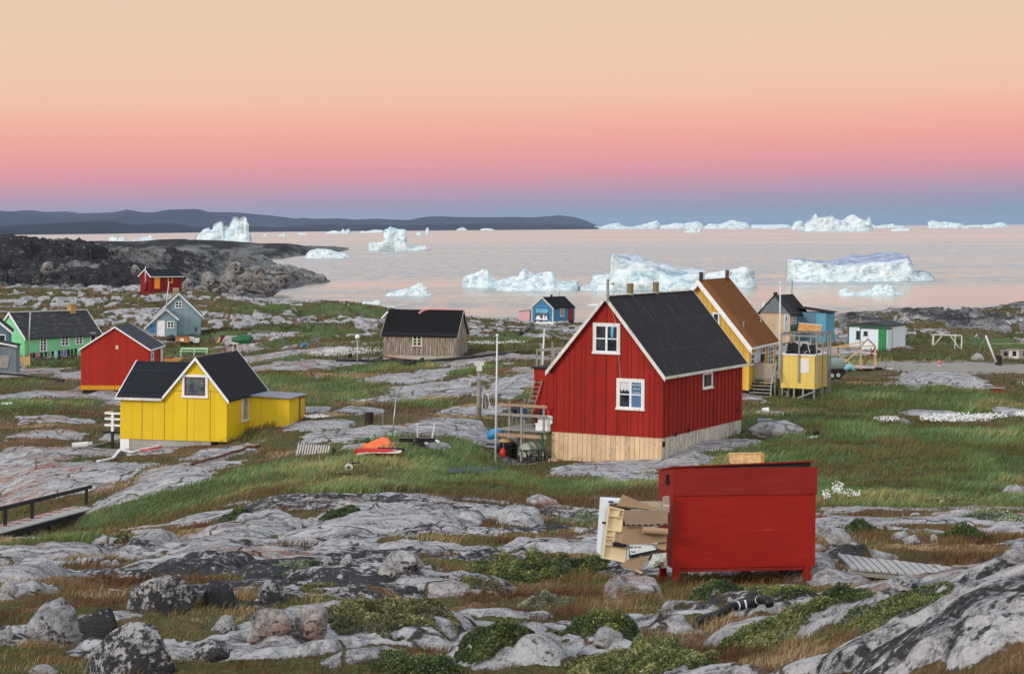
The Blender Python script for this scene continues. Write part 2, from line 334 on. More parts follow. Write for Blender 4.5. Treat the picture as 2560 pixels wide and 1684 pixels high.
# ------------------------------------------------------------------ ground cover: patches (column, row, half width, half height, rise, softness, turn) as ellipses on the ground
MASK = {k: np.zeros((NR, NU)) for k in ('rock', 'green', 'straw', 'pink', 'dark', 'road', 'cliff', 'clear')}
n1 = fbm(GX*.55, GY*.55, o=4, s=3); n2 = fbm(GX*.16, GY*.12, o=4, s=11); n3 = fbm(GX*2.1, GY*2.1, o=4, s=21)
RAISE = np.zeros((NR, NU))
def patch(px, py, rx, ry, kind, h=0.0, turn=0.0, soft=.25, also=None, amt=1.0, flat=.5, dk=0.0):
    c = G(px, py); e1 = G(px+rx*.999*math.cos(turn), py-rx*math.sin(turn)); s = c.y/F
    ax = Vector((e1.x-c.x, e1.y-c.y)); top, bot = G(px, py-ry), G(px, py+ry)
    if abs(turn) < 1e-6 or ax.length > 3.2*rx*s: ax = Vector((rx*s*math.cos(turn), max(-1.2*rx*s, min(1.2*rx*s, e1.y-c.y)) if turn else 0))
    dy = max(.25, min((top.y-bot.y)/2, 3.0*rx*s)); cx, cy = c.x, (top.y+bot.y)/2 if (top.y-bot.y)/2 < 3*rx*s else c.y
    R = max(ax.length, dy)*1.7
    j0, j1 = np.searchsorted(YY, [max(9.6, cy-R), cy+R]); i0, i1 = np.searchsorted(UU, [(cx-R)/max(cy-R, 9)-.02 if cx < R else (cx-R)/(cy+R), (cx+R)/max(cy-R, 9)])
    i0, i1 = max(0, i0-2), min(NU, i1+2); sl = np.s_[j0:j1, i0:i1]
    if j1 <= j0 or i1 <= i0: return c
    X, Y = GX[sl]-cx, GY[sl]-cy
    L = ax.length; p = X/ax.x if abs(ax.x) > 1e-6 else X/L; q = (Y-p*ax.y)/dy
    d = (np.abs(p)**2.6+np.abs(q)**2.6)**(1/2.6)*(1+.34*n1[sl]+.22*n3[sl])
    mk = sstep(1+soft*.5, 1-soft, d)*amt
    MASK[kind][sl] = np.maximum(MASK[kind][sl], mk)
    if kind == 'rock':
        for o_ in ('green', 'straw', 'road'): MASK[o_][sl] *= 1-mk
    elif kind in ('green', 'straw', 'road'):
        for o_ in ('green', 'straw'):
            if o_ != kind: MASK[o_][sl] *= 1-.8*mk
    if also: MASK[also][sl] = np.maximum(MASK[also][sl], mk*sstep(.2-.5, .45, .35+n1[sl]*.9))
    if dk: MASK['dark'][sl] = np.maximum(MASK['dark'][sl], mk*dk)
    if h: RAISE[sl] = np.maximum(RAISE[sl], h*.62*sstep(1.04, .45+.25*flat, d))
    return c
# meadow and heath
for a in """2250,1130,420,100,green;2300,1220,330,60,green;1960,1130,200,90,green;2050,1000,150,28,green;2350,1010,320,35,green;2200,985,300,22,green;2500,1100,200,120,green;1950,960,70,25,green;2080,905,160,14,green;2420,850,180,18,green;2300,890,120,10,green;2120,1250,150,40,green
780,1180,120,45,green;650,1180,130,50,green;520,1220,150,45,green;380,1270,140,40,green;240,1310,110,22,green;1000,1150,190,55,green;1180,1160,140,60,green;1100,1200,250,30,green;1380,1220,130,35,green;1520,1210,110,35,green;1620,1200,100,40,green;1800,1160,140,40,green;600,1215,200,40,green;900,1215,160,22,green
860,975,160,26,green;760,1020,60,20,green;1060,1010,80,14,green;1290,975,60,22,green;760,900,110,12,green;700,955,90,20,green;1000,910,140,12,green;900,920,90,10,green;1180,930,70,8,green;1290,1075,40,12,green
900,775,170,16,green;1050,790,120,12,green;750,820,120,12,green;650,770,100,10,green;560,830,80,14,green;840,830,90,10,green;1230,850,120,16,green;1330,830,90,8,green;700,860,80,10,green;470,880,60,14,green;600,890,90,10,green
70,1020,110,30,green;190,1010,60,18,green;30,1015,60,22,green;170,905,110,14,green;30,960,60,10,green;620,1092,70,12,green;150,1370,160,12,green;220,1155,60,8,green;1050,1180,140,25,green;2300,775,120,6,green;2100,790,90,6,green""".split('\n'):
    for b in a.split(';'):
        q = b.split(','); patch(*map(float, q[:4]), q[4], soft=.55, amt=.95)
for a in "850,938,160,9;870,1005,140,10;1150,1040,120,10;820,1040,90,8;2200,958,160,10;2330,903,150,9;2450,975,120,9;330,1190,150,30;1000,1060,60,8;1170,1020,70,10;500,1330,120,20;1250,1440,60,16;90,1060,80,14;700,1130,50,12;2050,1400,160,25;2350,1370,170,22;2480,1340,120,20".split(';'):
    patch(*map(float, a.split(',')), 'straw', soft=.7, amt=.8)
patch(2500, 921, 330, 15, 'road', soft=.35); patch(2250, 912, 160, 9, 'road', soft=.6, amt=.7); patch(2250, 1400, 90, 8, 'road', amt=.0)
# foreground bedrock sheet: everything near that is not a soil pocket
for a in "1330,1455,150,26;480,1560,190,50;200,1500,70,20;1420,1600,60,20;2300,1370,260,40;2280,1425,190,30;2500,1350,120,40;620,1500,120,16;1010,1420,120,22;250,1420,160,18;1750,1480,160,16;1650,1600,120,40;1550,1480,70,14;2000,1640,200,40;330,1590,130,30;100,1640,100,40".split(';'):
    patch(*map(float, a.split(',')), 'clear', soft=.6)
fgz = sstep(68, 60, GY+4*n2)*sstep(11, 13, GY); sheet_ = sstep(.0, .10, fbm(GX*.26, GY*.30, o=5, s=151)+.05*n3+.02)
MASK['rock'] = np.maximum(MASK['rock'], fgz*sheet_*(1-MASK['clear'])*(1-MASK['green'])); MASK['dark'] = np.maximum(MASK['dark'], fgz*sheet_*sstep(.0, .35, fbm(GX*.15+5, GY*.2, o=3, s=152))*.8)
RAISE += fgz*sheet_*(1-MASK['clear'])*.10
# bare bedrock: whalebacks and slabs
RK = """170,1195,190,40,.5;70,1160,120,30,.4;390,1215,150,24,.15;480,1170,120,16,.12;560,1130,90,14,.12;250,980,95,26,.35,pink;370,1005,90,22,.25,pink;120,1090,90,14,.2;230,1130,120,12,.2,pink;60,1130,70,14,.2;330,1090,80,12,.15,pink;140,1050,90,9,.15;380,1130,70,10,.12;450,1110,60,9,.1
100,990,80,12,.15;60,930,90,12,.15;250,935,120,8,.1;860,1085,120,16,.12;800,1062,90,9,.1;950,1075,110,12,.12;1130,1070,110,26,.25;1200,1100,70,20,.2;1050,1110,80,10,.12;920,1120,80,10,.1;1180,1030,90,10,.12;1010,950,110,14,.35;1080,975,110,16,.25;1000,1000,80,7,.1;1140,985,80,10,.15;1290,960,70,18,.25;1340,945,70,16,.25;1250,990,60,10,.1;900,1030,60,6,.1;760,1030,60,7,.1
1590,1170,190,16,.25;1295,1142,62,22,.04;1450,1180,90,14,.2;1560,1195,110,10,.12;1770,1125,75,18,.45;1840,1115,60,14,.35;1700,1145,60,14,.3
740,1265,170,16,.35,,.75;880,1262,110,16,.3,,.5;1010,1265,80,14,.3,,.8;980,1315,210,38,.55,,.25;1160,1300,60,24,.3;1300,1310,65,26,.6,,.25;1230,1290,70,14,.3;620,1320,120,34,.35;560,1370,110,24,.25;640,1400,130,30,.25,pink;520,1345,80,18,.2;800,1345,110,22,.25;860,1375,90,16,.2;1050,1375,110,14,.25;1170,1380,70,10,.15;1350,1375,110,13,.3;1460,1378,80,12,.25;1480,1335,60,8,.15;1280,1385,50,7,.15
380,1370,70,34,.5;350,1400,60,16,.2;150,1392,120,10,.35;40,1400,80,12,.4;80,1450,90,24,.4;60,1490,70,18,.25;230,1440,60,8,.12;210,1415,70,6,.1;330,1430,80,8,.12;150,1420,60,8,.12
900,1450,190,30,.5,,.5;1100,1475,180,22,.35,,.35;700,1440,110,20,.4,,.9;520,1430,130,18,.45,,1;1230,1545,110,14,.2;1330,1540,60,10,.15;950,1590,260,32,.5;730,1610,110,22,.4;1120,1575,90,14,.3;1280,1650,170,22,.4;960,1665,180,14,.25;1540,1598,60,16,.4;1580,1490,80,12,.4
1900,1520,150,26,.4,,.75;2070,1512,80,14,.25,,.5;2050,1425,45,30,.4,,.35;2010,1440,60,12,.2;2120,1395,60,20,.4,,.6;1560,1400,60,12,.25;2180,1540,230,30,.4,pink,.2;2400,1490,220,26,.3,,.3;2080,1580,130,20,.3;1900,1590,110,22,.3;2300,1640,260,40,.25,,.6;2480,1570,170,60,.28,,.6;2150,1670,130,20,.2,,.7;2550,1530,120,40,.25,,.55
2350,955,95,17,.9;2260,967,60,8,.2;2330,1038,85,9,.3;2530,1030,50,9,.4;2250,1063,30,8,.3;1930,1030,40,5,.1;2200,862,60,6,.15;2150,885,50,5,.12;2080,890,60,5,.1;2545,1235,30,9,.4;2410,1045,60,5,.15
1000,900,90,6,.1;1150,900,110,6,.12;840,905,100,7,.12,pink;760,880,110,9,.2,pink;700,920,90,6,.12,pink;650,895,70,7,.12,pink;1280,895,110,9,.15,pink;1200,905,80,6,.1;1330,925,60,9,.12,pink;1420,880,60,8,.1,pink;560,905,110,7,.12,pink;480,920,110,7,.12,pink;620,870,60,8,.12;2020,880,140,12,.15,pink;1960,875,90,10,.12""".replace('\n', ';')
for b in RK.split(';'):
    q = (b+',,').split(','); px, py, rx, ry, h = map(float, q[:5])
    patch(px, py, rx, ry, 'rock', h, 0.0, .16, q[5] or None, 1.0, .45, float(q[6]) if len(q) > 6 and q[6] else 0.0)
for a in "2420,1590,260,35,.30,.28,.6;2250,1520,300,22,.14,.2,.3;1330,1560,0.001,0.001,0,0,0".split(';')[:2]:
    q = list(map(float, a.split(','))); patch(q[0], q[1], q[2], q[3], 'rock', q[5], q[4], .12, None, 1, .45, q[6])
# outcrops scattered over the middle distance, the dark cliff on the left and the ridge on the right
far = sstep(165, 230, GY)*(1-sstep(500, 560, GY)); q_ = GY*.085+1.1*fbm(GX*.07, GY*.05, o=4, s=140)+.22*fbm(GX*.4, GY*.4, o=3, s=141); fq = q_-np.floor(q_); face = sstep(.80, .86, fq)*sstep(1.0, .97, fq)
terr = np.maximum(sstep(.20, .32, fbm(GX*.34, GY*.20, o=5, s=41)+.14*n3-.0), face*sstep(-.12, .15, fbm(GX*.12, GY*.08, o=3, s=142)))
MASK['rock'] = np.maximum(MASK['rock'], terr*far*(1-.9*MASK['green'])*.95)
PXg = CX+F*GU
cl = np.maximum(sstep(346, 362, GY+6*n2)*sstep(960, 900, PXg+0*GY)*(GY < 900), 0); cl = cl*sstep(-.1, .5, (GY-346)/30+.3)
cl = np.where((PXg > 455) & (GY < 352), 0, cl)
MASK['cliff'] = np.maximum(cl, 0); MASK['rock'] = np.maximum(MASK['rock'], cl)
wleft = sstep(640, 430, PXg+60*n2)
MASK['dark'] = np.maximum(MASK['dark'], cl*(.35+.65*wleft)*sstep(-.75, .15, fbm(GX*.06, GY*.05, o=4, s=77)+.2*wleft))
rr = sstep(225, 250, GY)*sstep(2060, 2130, PXg)*sstep(330, 300, GY); ridge = rr*sstep(.03, .16, fbm(GX*.16, GY*.12, o=5, s=57)+.1*n3)
MASK['rock'] = np.maximum(MASK['rock'], ridge); MASK['dark'] = np.maximum(MASK['dark'], ridge*.75); MASK['cliff'] = np.maximum(MASK['cliff'], ridge*.75)
midb = sstep(102, 125, GY)*sstep(200, 165, GY)*sstep(.2, .34, fbm(GX*.33, GY*.2, o=4, s=31)+.1*n3)*(1-MASK['green'])*(1-MASK['road'])*sstep(2100, 1900, PXg)
MASK['rock'] = np.maximum(MASK['rock'], midb*.9); MASK['pink'] = np.maximum(MASK['pink'], midb*.6*(n2 > 0)+terr*far*.35*(n2 > .15))
MASK['pink'] = np.maximum(MASK['pink'], sstep(-.1, .25, fbm(GX*.09, GY*.07, o=4, s=171))*.75*sstep(1150, 700, PXg)*sstep(80, 92, GY)*sstep(300, 240, GY))
MASK['pink'] = np.maximum(MASK['pink'], sstep(.05, .35, fbm(GX*.2, GY*.2, o=4, s=172))*.5*sstep(80, 70, GY))
# relief
led = (sstep(.80, .92, fq)-fq); tz = far*led*.95+terr*far*.2+ridge*.6+midb*.12
wx, wy = GX+6*fbm(GX*.08, GY*.06, o=4, s=5), GY+8*fbm(GX*.07+9, GY*.06, o=4, s=6)
def cells(fx, fy, s_): return _h(np.floor(wx*fx), np.floor(wy*fy+.5*np.floor(wx*fx)), 0*np.floor(wx), s_)
blocks = cells(.10, .06, 1)*.55+cells(.24, .15, 2)*.22+cells(.55, .38, 3)*.05; blk2 = fbm(GX*.3, GY*.22, o=4, s=91)
HG = HG+cl*(blocks*7-4.6+blk2*.9)*sstep(0, 7, HG+1)+RAISE+tz
nearf = sstep(70, 30, GY)
HG += .05*n3*(.4+.6*nearf)+.12*n1+.25*n2*sstep(40, 90, GY)+MASK['green']*.20*fbm(GX*.55, GY*.8, o=4, s=66, g=.6)*2+MASK['rock']*(1-cl)*(.05*fbm(GX*1.1, GY*1.6, o=5, s=8, g=.55)*(.5+.5*nearf))
q2 = GX*.12+GY*.55+1.3*fbm(GX*.18, GY*.18, o=3, s=160)+.15*n3; f2 = q2-np.floor(q2); HG += MASK['rock']*(1-cl)*sstep(175, 120, GY)*.13*(sstep(.82, 1.0, f2)-f2+.5)
HG += (1-MASK['rock'])*.10*nearf*fbm(GX*2.7, GY*2.7, o=3, s=88)
crk = np.abs(fbm(GX*.42+.3*n1, GY*.30, o=3, s=123)); crack = sstep(.035, .0, crk)*MASK['rock']*(1-cl)
HG -= crack*.05
# ------------------------------------------------------------------ ground material
m, t = newmat('tundra_ground'); co = t.n('TexCoord').outputs['Object']
A1, A2 = t.attr('cover'), t.attr('cover_b')
s1 = t.n('SeparateColor', None, Color=A1.outputs['Color']); s2 = t.n('SeparateColor', None, Color=A2.outputs['Color'])
nf = t.noise(co, 3.2, 6, .7); nm = t.noise(co, .7, 6, .65); nb = t.noise(co, .12, 5, .6); nff = t.noise(co, 15, 5, .72)
edge = t.m('ADD', t.m('MULTIPLY', t.m('SUBTRACT', nf, .5), 1.0), t.m('ADD', t.m('MULTIPLY', t.m('SUBTRACT', nff, .5), .6), t.m('MULTIPLY', t.m('SUBTRACT', nm, .5), .7)))
rock = t.ss(t.m('ADD', s1.outputs[0], edge), .44, .54)
gn = t.m('ADD', t.m('MULTIPLY', t.m('SUBTRACT', nm, .5), 1.7), t.m('MULTIPLY', t.m('SUBTRACT', nf, .5), .6))
green = t.ss(t.m('ADD', s1.outputs[1], gn), .3, .72); straw = t.ss(t.m('ADD', s1.outputs[2], gn), .35, .8); pink = t.ss(t.m('ADD', A1.outputs['Alpha'], gn), .3, .8)
dark = s2.outputs[0]; road = t.ss(t.m('ADD', s2.outputs[1], gn), .3, .7); cliff = s2.outputs[2]
heath = t.ramp(t.m('ADD', t.m('MULTIPLY', nm, .45), t.m('MULTIPLY', nff, .55)), [(.34, (.03, .02, .012)), (.45, (.10, .056, .032)), (.56, (.18, .105, .058)), (.70, (.36, .26, .15))])
heath = t.mix(t.ss(t.noise(co, .33, 5, .65), .42, .56), heath, t.ramp(nff, [(.3, (.035, .04, .012)), (.7, (.12, .12, .04))]))
grass = t.ramp(t.m('ADD', t.m('MULTIPLY', nb, .45), t.m('ADD', t.m('MULTIPLY', nm, .3), t.m('MULTIPLY', nff, .25))), [(.38, (.06, .055, .02)), (.46, (.075, .095, .028)), (.53, (.08, .125, .05)), (.6, (.13, .14, .05)), (.68, (.17, .14, .06))])
c = t.mix(green, heath, grass)
c = t.mix(straw, c, t.ramp(nff, [(.3, (.2, .12, .06)), (.6, (.4, .27, .14)), (.8, (.52, .4, .24))]))
c = t.mix(road, c, t.ramp(nff, [(.3, (.2, .18, .15)), (.7, (.36, .33, .29))]))
rc, rh = rocktex(t, co, .62, t.m('MULTIPLY_ADD', dark, .75, .05), pink=pink, fol=(.55, 2.4, 2.4))
clr, ch = rocktex(t, co, .10, t.m('MULTIPLY_ADD', dark, .80, .0), (.20, .196, .182), (.095, .094, .09), (.022, .022, .022), fol=(1.0, 1.0, .5))
rc = t.mix(cliff, rc, clr)
vo = t.n('TexVoronoi', {'feature': 'DISTANCE_TO_EDGE'}, Vector=t.n('VectorMath', {'operation': 'ADD'}, i0=t.map(co, (.36, .30, .4)), i1=t.n('VectorMath', {'operation': 'SCALE'}, i0=t.n('TexNoise', None, Vector=co, Scale=.4, Detail=6).outputs[1], Scale=1.0).outputs[0]).outputs[0], Scale=1.0)
ck = t.m('MULTIPLY', t.ss(vo.outputs[0], .003, .017, .95, 0.0), t.ss(nm, .34, .5))
rc = t.mix(t.m('MULTIPLY', ck, t.m('SUBTRACT', 1.0, cliff)), rc, (.03, .022, .014))
seam = t.m('MULTIPLY', t.ss(t.m('ADD', vo.outputs[0], t.m('MULTIPLY', t.m('SUBTRACT', nf, .5), .12)), .0, .035, 1.0, 0.0), t.ss(t.noise(co, .21, 4, .6), .5, .6))
rock = t.m('MULTIPLY', rock, t.m('SUBTRACT', 1.0, t.m('MULTIPLY', seam, t.m('SUBTRACT', 1.0, cliff))))
c = t.mix(rock, c, rc)
g2 = t.m('MULTIPLY', rh, rock)
bmp = t.n('Bump', None, Strength=.85, Distance=.10, Height=t.m('SUBTRACT', t.m('ADD', t.m('MULTIPLY', nff, .6), t.m('ADD', t.m('MULTIPLY', g2, .35), t.m('MULTIPLY', nf, .8))), t.m('MULTIPLY', ck, .7)))
bm2 = t.n('Bump', None, Strength=t.m('MULTIPLY', cliff, .9), Distance=2.5, Height=t.noise(t.map(co, (1, 1, .5)), .3, 6, .7), Normal=bmp)
out(t, t.n('BsdfPrincipled', None, Base_Color=c, Roughness=.92, Normal=bm2, Specular_IOR_Level=.12))
TMAT = m
idx = (np.arange(NR-1)[:, None]*NU+np.arange(NU-1)[None]).ravel()
gv = np.stack([GX, GY, HG], -1).reshape(-1, 3)
gf_ = np.stack([idx, idx+1, idx+NU+1, idx+NU], 1)
zz_ = HG.ravel()[gf_].max(1); gf_ = gf_[zz_ > -3.0]
C1 = np.stack([MASK['rock'], MASK['green'], MASK['straw'], MASK['pink']], -1).reshape(-1, 4); C2 = np.stack([MASK['dark'], MASK['road'], MASK['cliff'], np.ones_like(HG)], -1).reshape(-1, 4)
ter = tag(npmesh('ground', gv, gf_, TMAT, {'cover': ('FLOAT_COLOR', C1), 'cover_b': ('FLOAT_COLOR', C2)}), 'rocky tundra ground with grass, heath and bare bedrock slabs', kind='structure')
# the land to both sides of the view and under the viewpoint, joined to the edges of the detailed ground
def grid_ground(X, Y, Z, rk, label):
    R_, C_ = X.shape; ix = (np.arange(R_-1)[:, None]*C_+np.arange(C_-1)[None]).ravel(); zero = np.zeros(X.size)
    c1 = np.stack([rk.ravel(), zero+.25, zero, zero+.2], -1); c2 = np.stack([zero+.2, zero, zero, zero+1], -1)
    return tag(npmesh('ground', np.stack([X, Y, Z], -1).reshape(-1, 3), np.stack([ix, ix+1, ix+C_+1, ix+C_], 1), TMAT, {'cover': ('FLOAT_COLOR', c1), 'cover_b': ('FLOAT_COLOR', c2)}), label, kind='structure')
rows = np.unique(np.r_[np.arange(0, NR, 6), NR-1])
for sd, e0_, lb in ((1, NU-1, 'rocky tundra slope to the right of the view'), (-1, 0, 'rocky tundra slope to the left of the view')):
    wu = np.linspace(0, 1, 40)**1.6*1.6; Yg = YY[rows][:, None]+0*wu[None]; Xg = (UU[e0_]+sd*wu[None])*Yg
    Zg = HG[rows, e0_][:, None]+(.6*fbm(Xg*.12, Yg*.12, o=4, s=190)+.3*fbm(Xg*.5, Yg*.5, o=3, s=191))*sstep(0, .05, wu)[None]
    grid_ground(Xg, Yg, Zg, sstep(.0, .15, fbm(Xg*.2, Yg*.2, o=4, s=192)), lb)
xs = np.linspace(-20, 20, 120); ys = np.linspace(-30, 9.5, 70); Xg, Yg = np.meshgrid(xs, ys); ez = np.interp(xs, GX[0], HG[0]); k_ = sstep(9.5, 3, Yg)
Zg = ez[None]*(1-k_)+14.6*k_+.15*fbm(Xg*.6, Yg*.6, o=4, s=193)*sstep(9.5, 8, Yg); grid_ground(Xg, Yg, Zg, sstep(.05, .2, fbm(Xg*.3, Yg*.3, o=4, s=194)), 'heath covered hilltop under the viewpoint')
def mask(kind, X, Y):
    i = np.clip((X/Y-UU[0])/(UU[1]-UU[0]), 0, NU-1.001); j = np.clip((np.log(Y)-math.log(YY[0]))/(math.log(YY[1])-math.log(YY[0])), 0, NR-1.001)
    return samp(MASK[kind], i, j)
# far low headland
def strip_hill(name, prof, Yf, depth, mt, label, zb=-2.0, seed=0, rough=1.0, nu=220, kindd='structure', crest=.5):
    """a hill range or headland: skyline (column,row) at given distances, with a foot at the shore in front and a slope behind"""
    px = np.array([p[0] for p in prof], float); py = np.array([p[1] for p in prof], float)
    u = np.linspace(px[0], px[-1], nu); top = np.interp(u, px, py); Yc = np.interp(u, px, Yf if hasattr(Yf, '__len__') else [Yf]*len(px))
    V = []; nv = 15
    for j in range(nv):
        v = j/(nv-1)
        for i in range(nu):
            tp = P(u[i], top[i], Yc[i]); y = Yc[i]+(v-crest)*depth*2*(.5)
            s = math.sin(math.pi*min(1, v/crest*.5 if v < crest else .5+(v-crest)/(1-crest)*.5))
            V.append((tp.x*y/Yc[i], y, zb+(tp.z-zb)*s**.8))
    V = np.array(V).reshape(nv, nu, 3); hgt = V[..., 2]-zb
    V[..., 2] += rough*fbm(V[..., 0]/(depth*.13), V[..., 1]/(depth*.13), o=4, s=seed)*hgt.max()*.10*np.clip(hgt/hgt.max(), 0, 1)
    ix = (np.arange(nv-1)[:, None]*nu+np.arange(nu-1)[None]).ravel()
    return tag(npmesh(name, V.reshape(-1, 3), np.stack([ix, ix+1, ix+nu+1, ix+nu], 1), mt), label, kind=kindd)
HM, t = newmat('far_hill_rock'); co = t.n('TexCoord').outputs['Object']
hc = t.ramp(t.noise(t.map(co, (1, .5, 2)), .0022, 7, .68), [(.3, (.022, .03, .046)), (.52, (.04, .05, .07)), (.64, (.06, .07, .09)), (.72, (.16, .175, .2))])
out(t, t.n('BsdfPrincipled', None, Base_Color=hc, Roughness=1.0, Specular_IOR_Level=.05))
def zz1(s, x0=0, y0=500, k=2.644): return [(x0+a/k, y0+b/k) for a, b in s]
far_r = [(-2200, 545), (-1700, 530), (-1200, 536), (-800, 524), (-450, 532)]+zz1([(-300, 75), (0, 70), (60, 78), (150, 70), (230, 68), (280, 80), (450, 75), (530, 88), (640, 85), (760, 80), (840, 62), (900, 75), (1000, 85), (1100, 65), (1200, 62), (1310, 58), (1380, 80), (1500, 80), (1600, 85), (1700, 95), (1820, 106)])+zz1([(0, 30), (80, 22), (230, 34), (480, 26), (720, 42), (950, 30), (1150, 42), (1250, 42), (1340, 50), (1450, 22), (1600, 3), (1700, 2), (1900, 12)], 740, 540, 4.76)+[(1190, 543), (1290, 542), (1334, 543), (1398, 538), (1441, 543), (1470, 553), (1488, 562), (1500, 567)]
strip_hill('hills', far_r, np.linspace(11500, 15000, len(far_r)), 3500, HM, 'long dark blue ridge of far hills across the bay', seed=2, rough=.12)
near_r = [(-2200, 566), (-1500, 556), (-900, 562), (-400, 555), (-100, 560), (0, 566), (100, 560), (180, 556), (260, 551), (300, 556), (345, 563), (390, 557), (440, 557), (480, 566), (560, 570), (640, 566), (700, 568), (780, 561), (860, 562), (950, 561), (1050, 563), (1150, 560), (1250, 560), (1350, 560), (1420, 561), (1470, 564), (1496, 567)]
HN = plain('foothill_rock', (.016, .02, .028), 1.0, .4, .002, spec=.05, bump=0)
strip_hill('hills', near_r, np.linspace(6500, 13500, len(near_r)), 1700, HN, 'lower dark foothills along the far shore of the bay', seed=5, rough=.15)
HL, t = newmat('headland_rock'); co = t.n('TexCoord').outputs['Object']
hf = t.m('ADD', t.m('MULTIPLY', t.noise(t.map(co, (1, .3, 1.5)), .06, 6, .7), .6), t.m('MULTIPLY', t.n('SeparateXYZ', None, Vector=co).outputs[2], .012))
out(t, t.n('BsdfPrincipled', None, Base_Color=t.ramp(hf, [(.27, (.2, .195, .18)), (.335, (.12, .118, .11)), (.39, (.035, .035, .035)), (.5, (.022, .022, .023))]), Roughness=1.0, Specular_IOR_Level=.05))
strip_hill('headland', [(100, 606), (200, 604), (300, 603), (380, 602), (460, 599), (540, 601), (600, 606), (650, 609), (700, 608), (725, 608), (760, 614), (800, 615), (840, 617), (860, 618.5), (872, 620)], [1250]*5+[1300]*4+[1380, 1450, 1520, 1600, 1680, 1720], 330, HL, 'low dark rocky headland reaching into the bay', seed=9, rough=1.2)
# ------------------------------------------------------------------ sea
m, t = newmat('sea_water'); co = t.n('TexCoord').outputs['Object']
band = t.noise(t.map(co, (.0035, .011, 1), (0, 0, .12)), 1.0, 5, .6, .4)
band2 = t.noise(t.map(co, (.0012, .0035, 1), (0, 0, -.08)), 1.0, 4, .55)
sy = t.n('SeparateXYZ', None, Vector=co).outputs[1]
wind = t.m('MULTIPLY', t.ss(sy, 480, 800), t.ss(sy, 2600, 1400))
rip = t.ss(t.m('ADD', t.m('MULTIPLY', band, .6), t.m('ADD', t.m('MULTIPLY', band2, .4), t.m('MULTIPLY', wind, .12))), .445, .63)
wv = t.noise(t.map(co, (.32, .075, 1), (0, 0, .15)), 1.0, 5, .7)
wv2 = t.noise(t.map(co, (.06, .022, 1), (0, 0, .1)), 1.0, 4, .6)
wv3 = t.noise(t.map(co, (.16, .030, 1), (0, 0, .12)), 1.0, 6, .75)
rip = t.m('MULTIPLY', t.m('MULTIPLY_ADD', rip, .9, .1), t.ss(wv3, .36, .62, .35, 1.25))
hb = t.n('Bump', None, Strength=1.0, Distance=t.m('MULTIPLY_ADD', rip, 1.5, .25), Height=t.m('ADD', wv, t.m('MULTIPLY', wv2, .8)))
gl_ = t.n('BsdfGlossy', None, Color=t.mix(rip, (.96, .945, .91), (.64, .675, .68)), Roughness=t.m('MULTIPLY_ADD', rip, .12, .17), Normal=hb)  # duller sky reflection of the ripples is painted into the gloss colour
df_ = t.n('BsdfDiffuse', None, Color=(.05, .075, .085))
fz_ = t.m('MINIMUM', t.m('ADD', t.n('Fresnel', None, IOR=1.333).outputs[0], t.m('MULTIPLY_ADD', rip, -.06, .13)), .98)
out(t, t.n('MixShader', None, i0=fz_, i1=df_, i2=gl_))
mb = MB(); mb.add([(-26000, 300, 0), (26000, 300, 0), (26000, 45000, 0), (-26000, 45000, 0), (-26000, -3000, 0), (26000, -3000, 0)], [(0, 1, 2, 3), (4, 5, 1, 0)])
tag(mb.build('sea', m), 'calm pink sea with grey wind ripples', kind='structure')
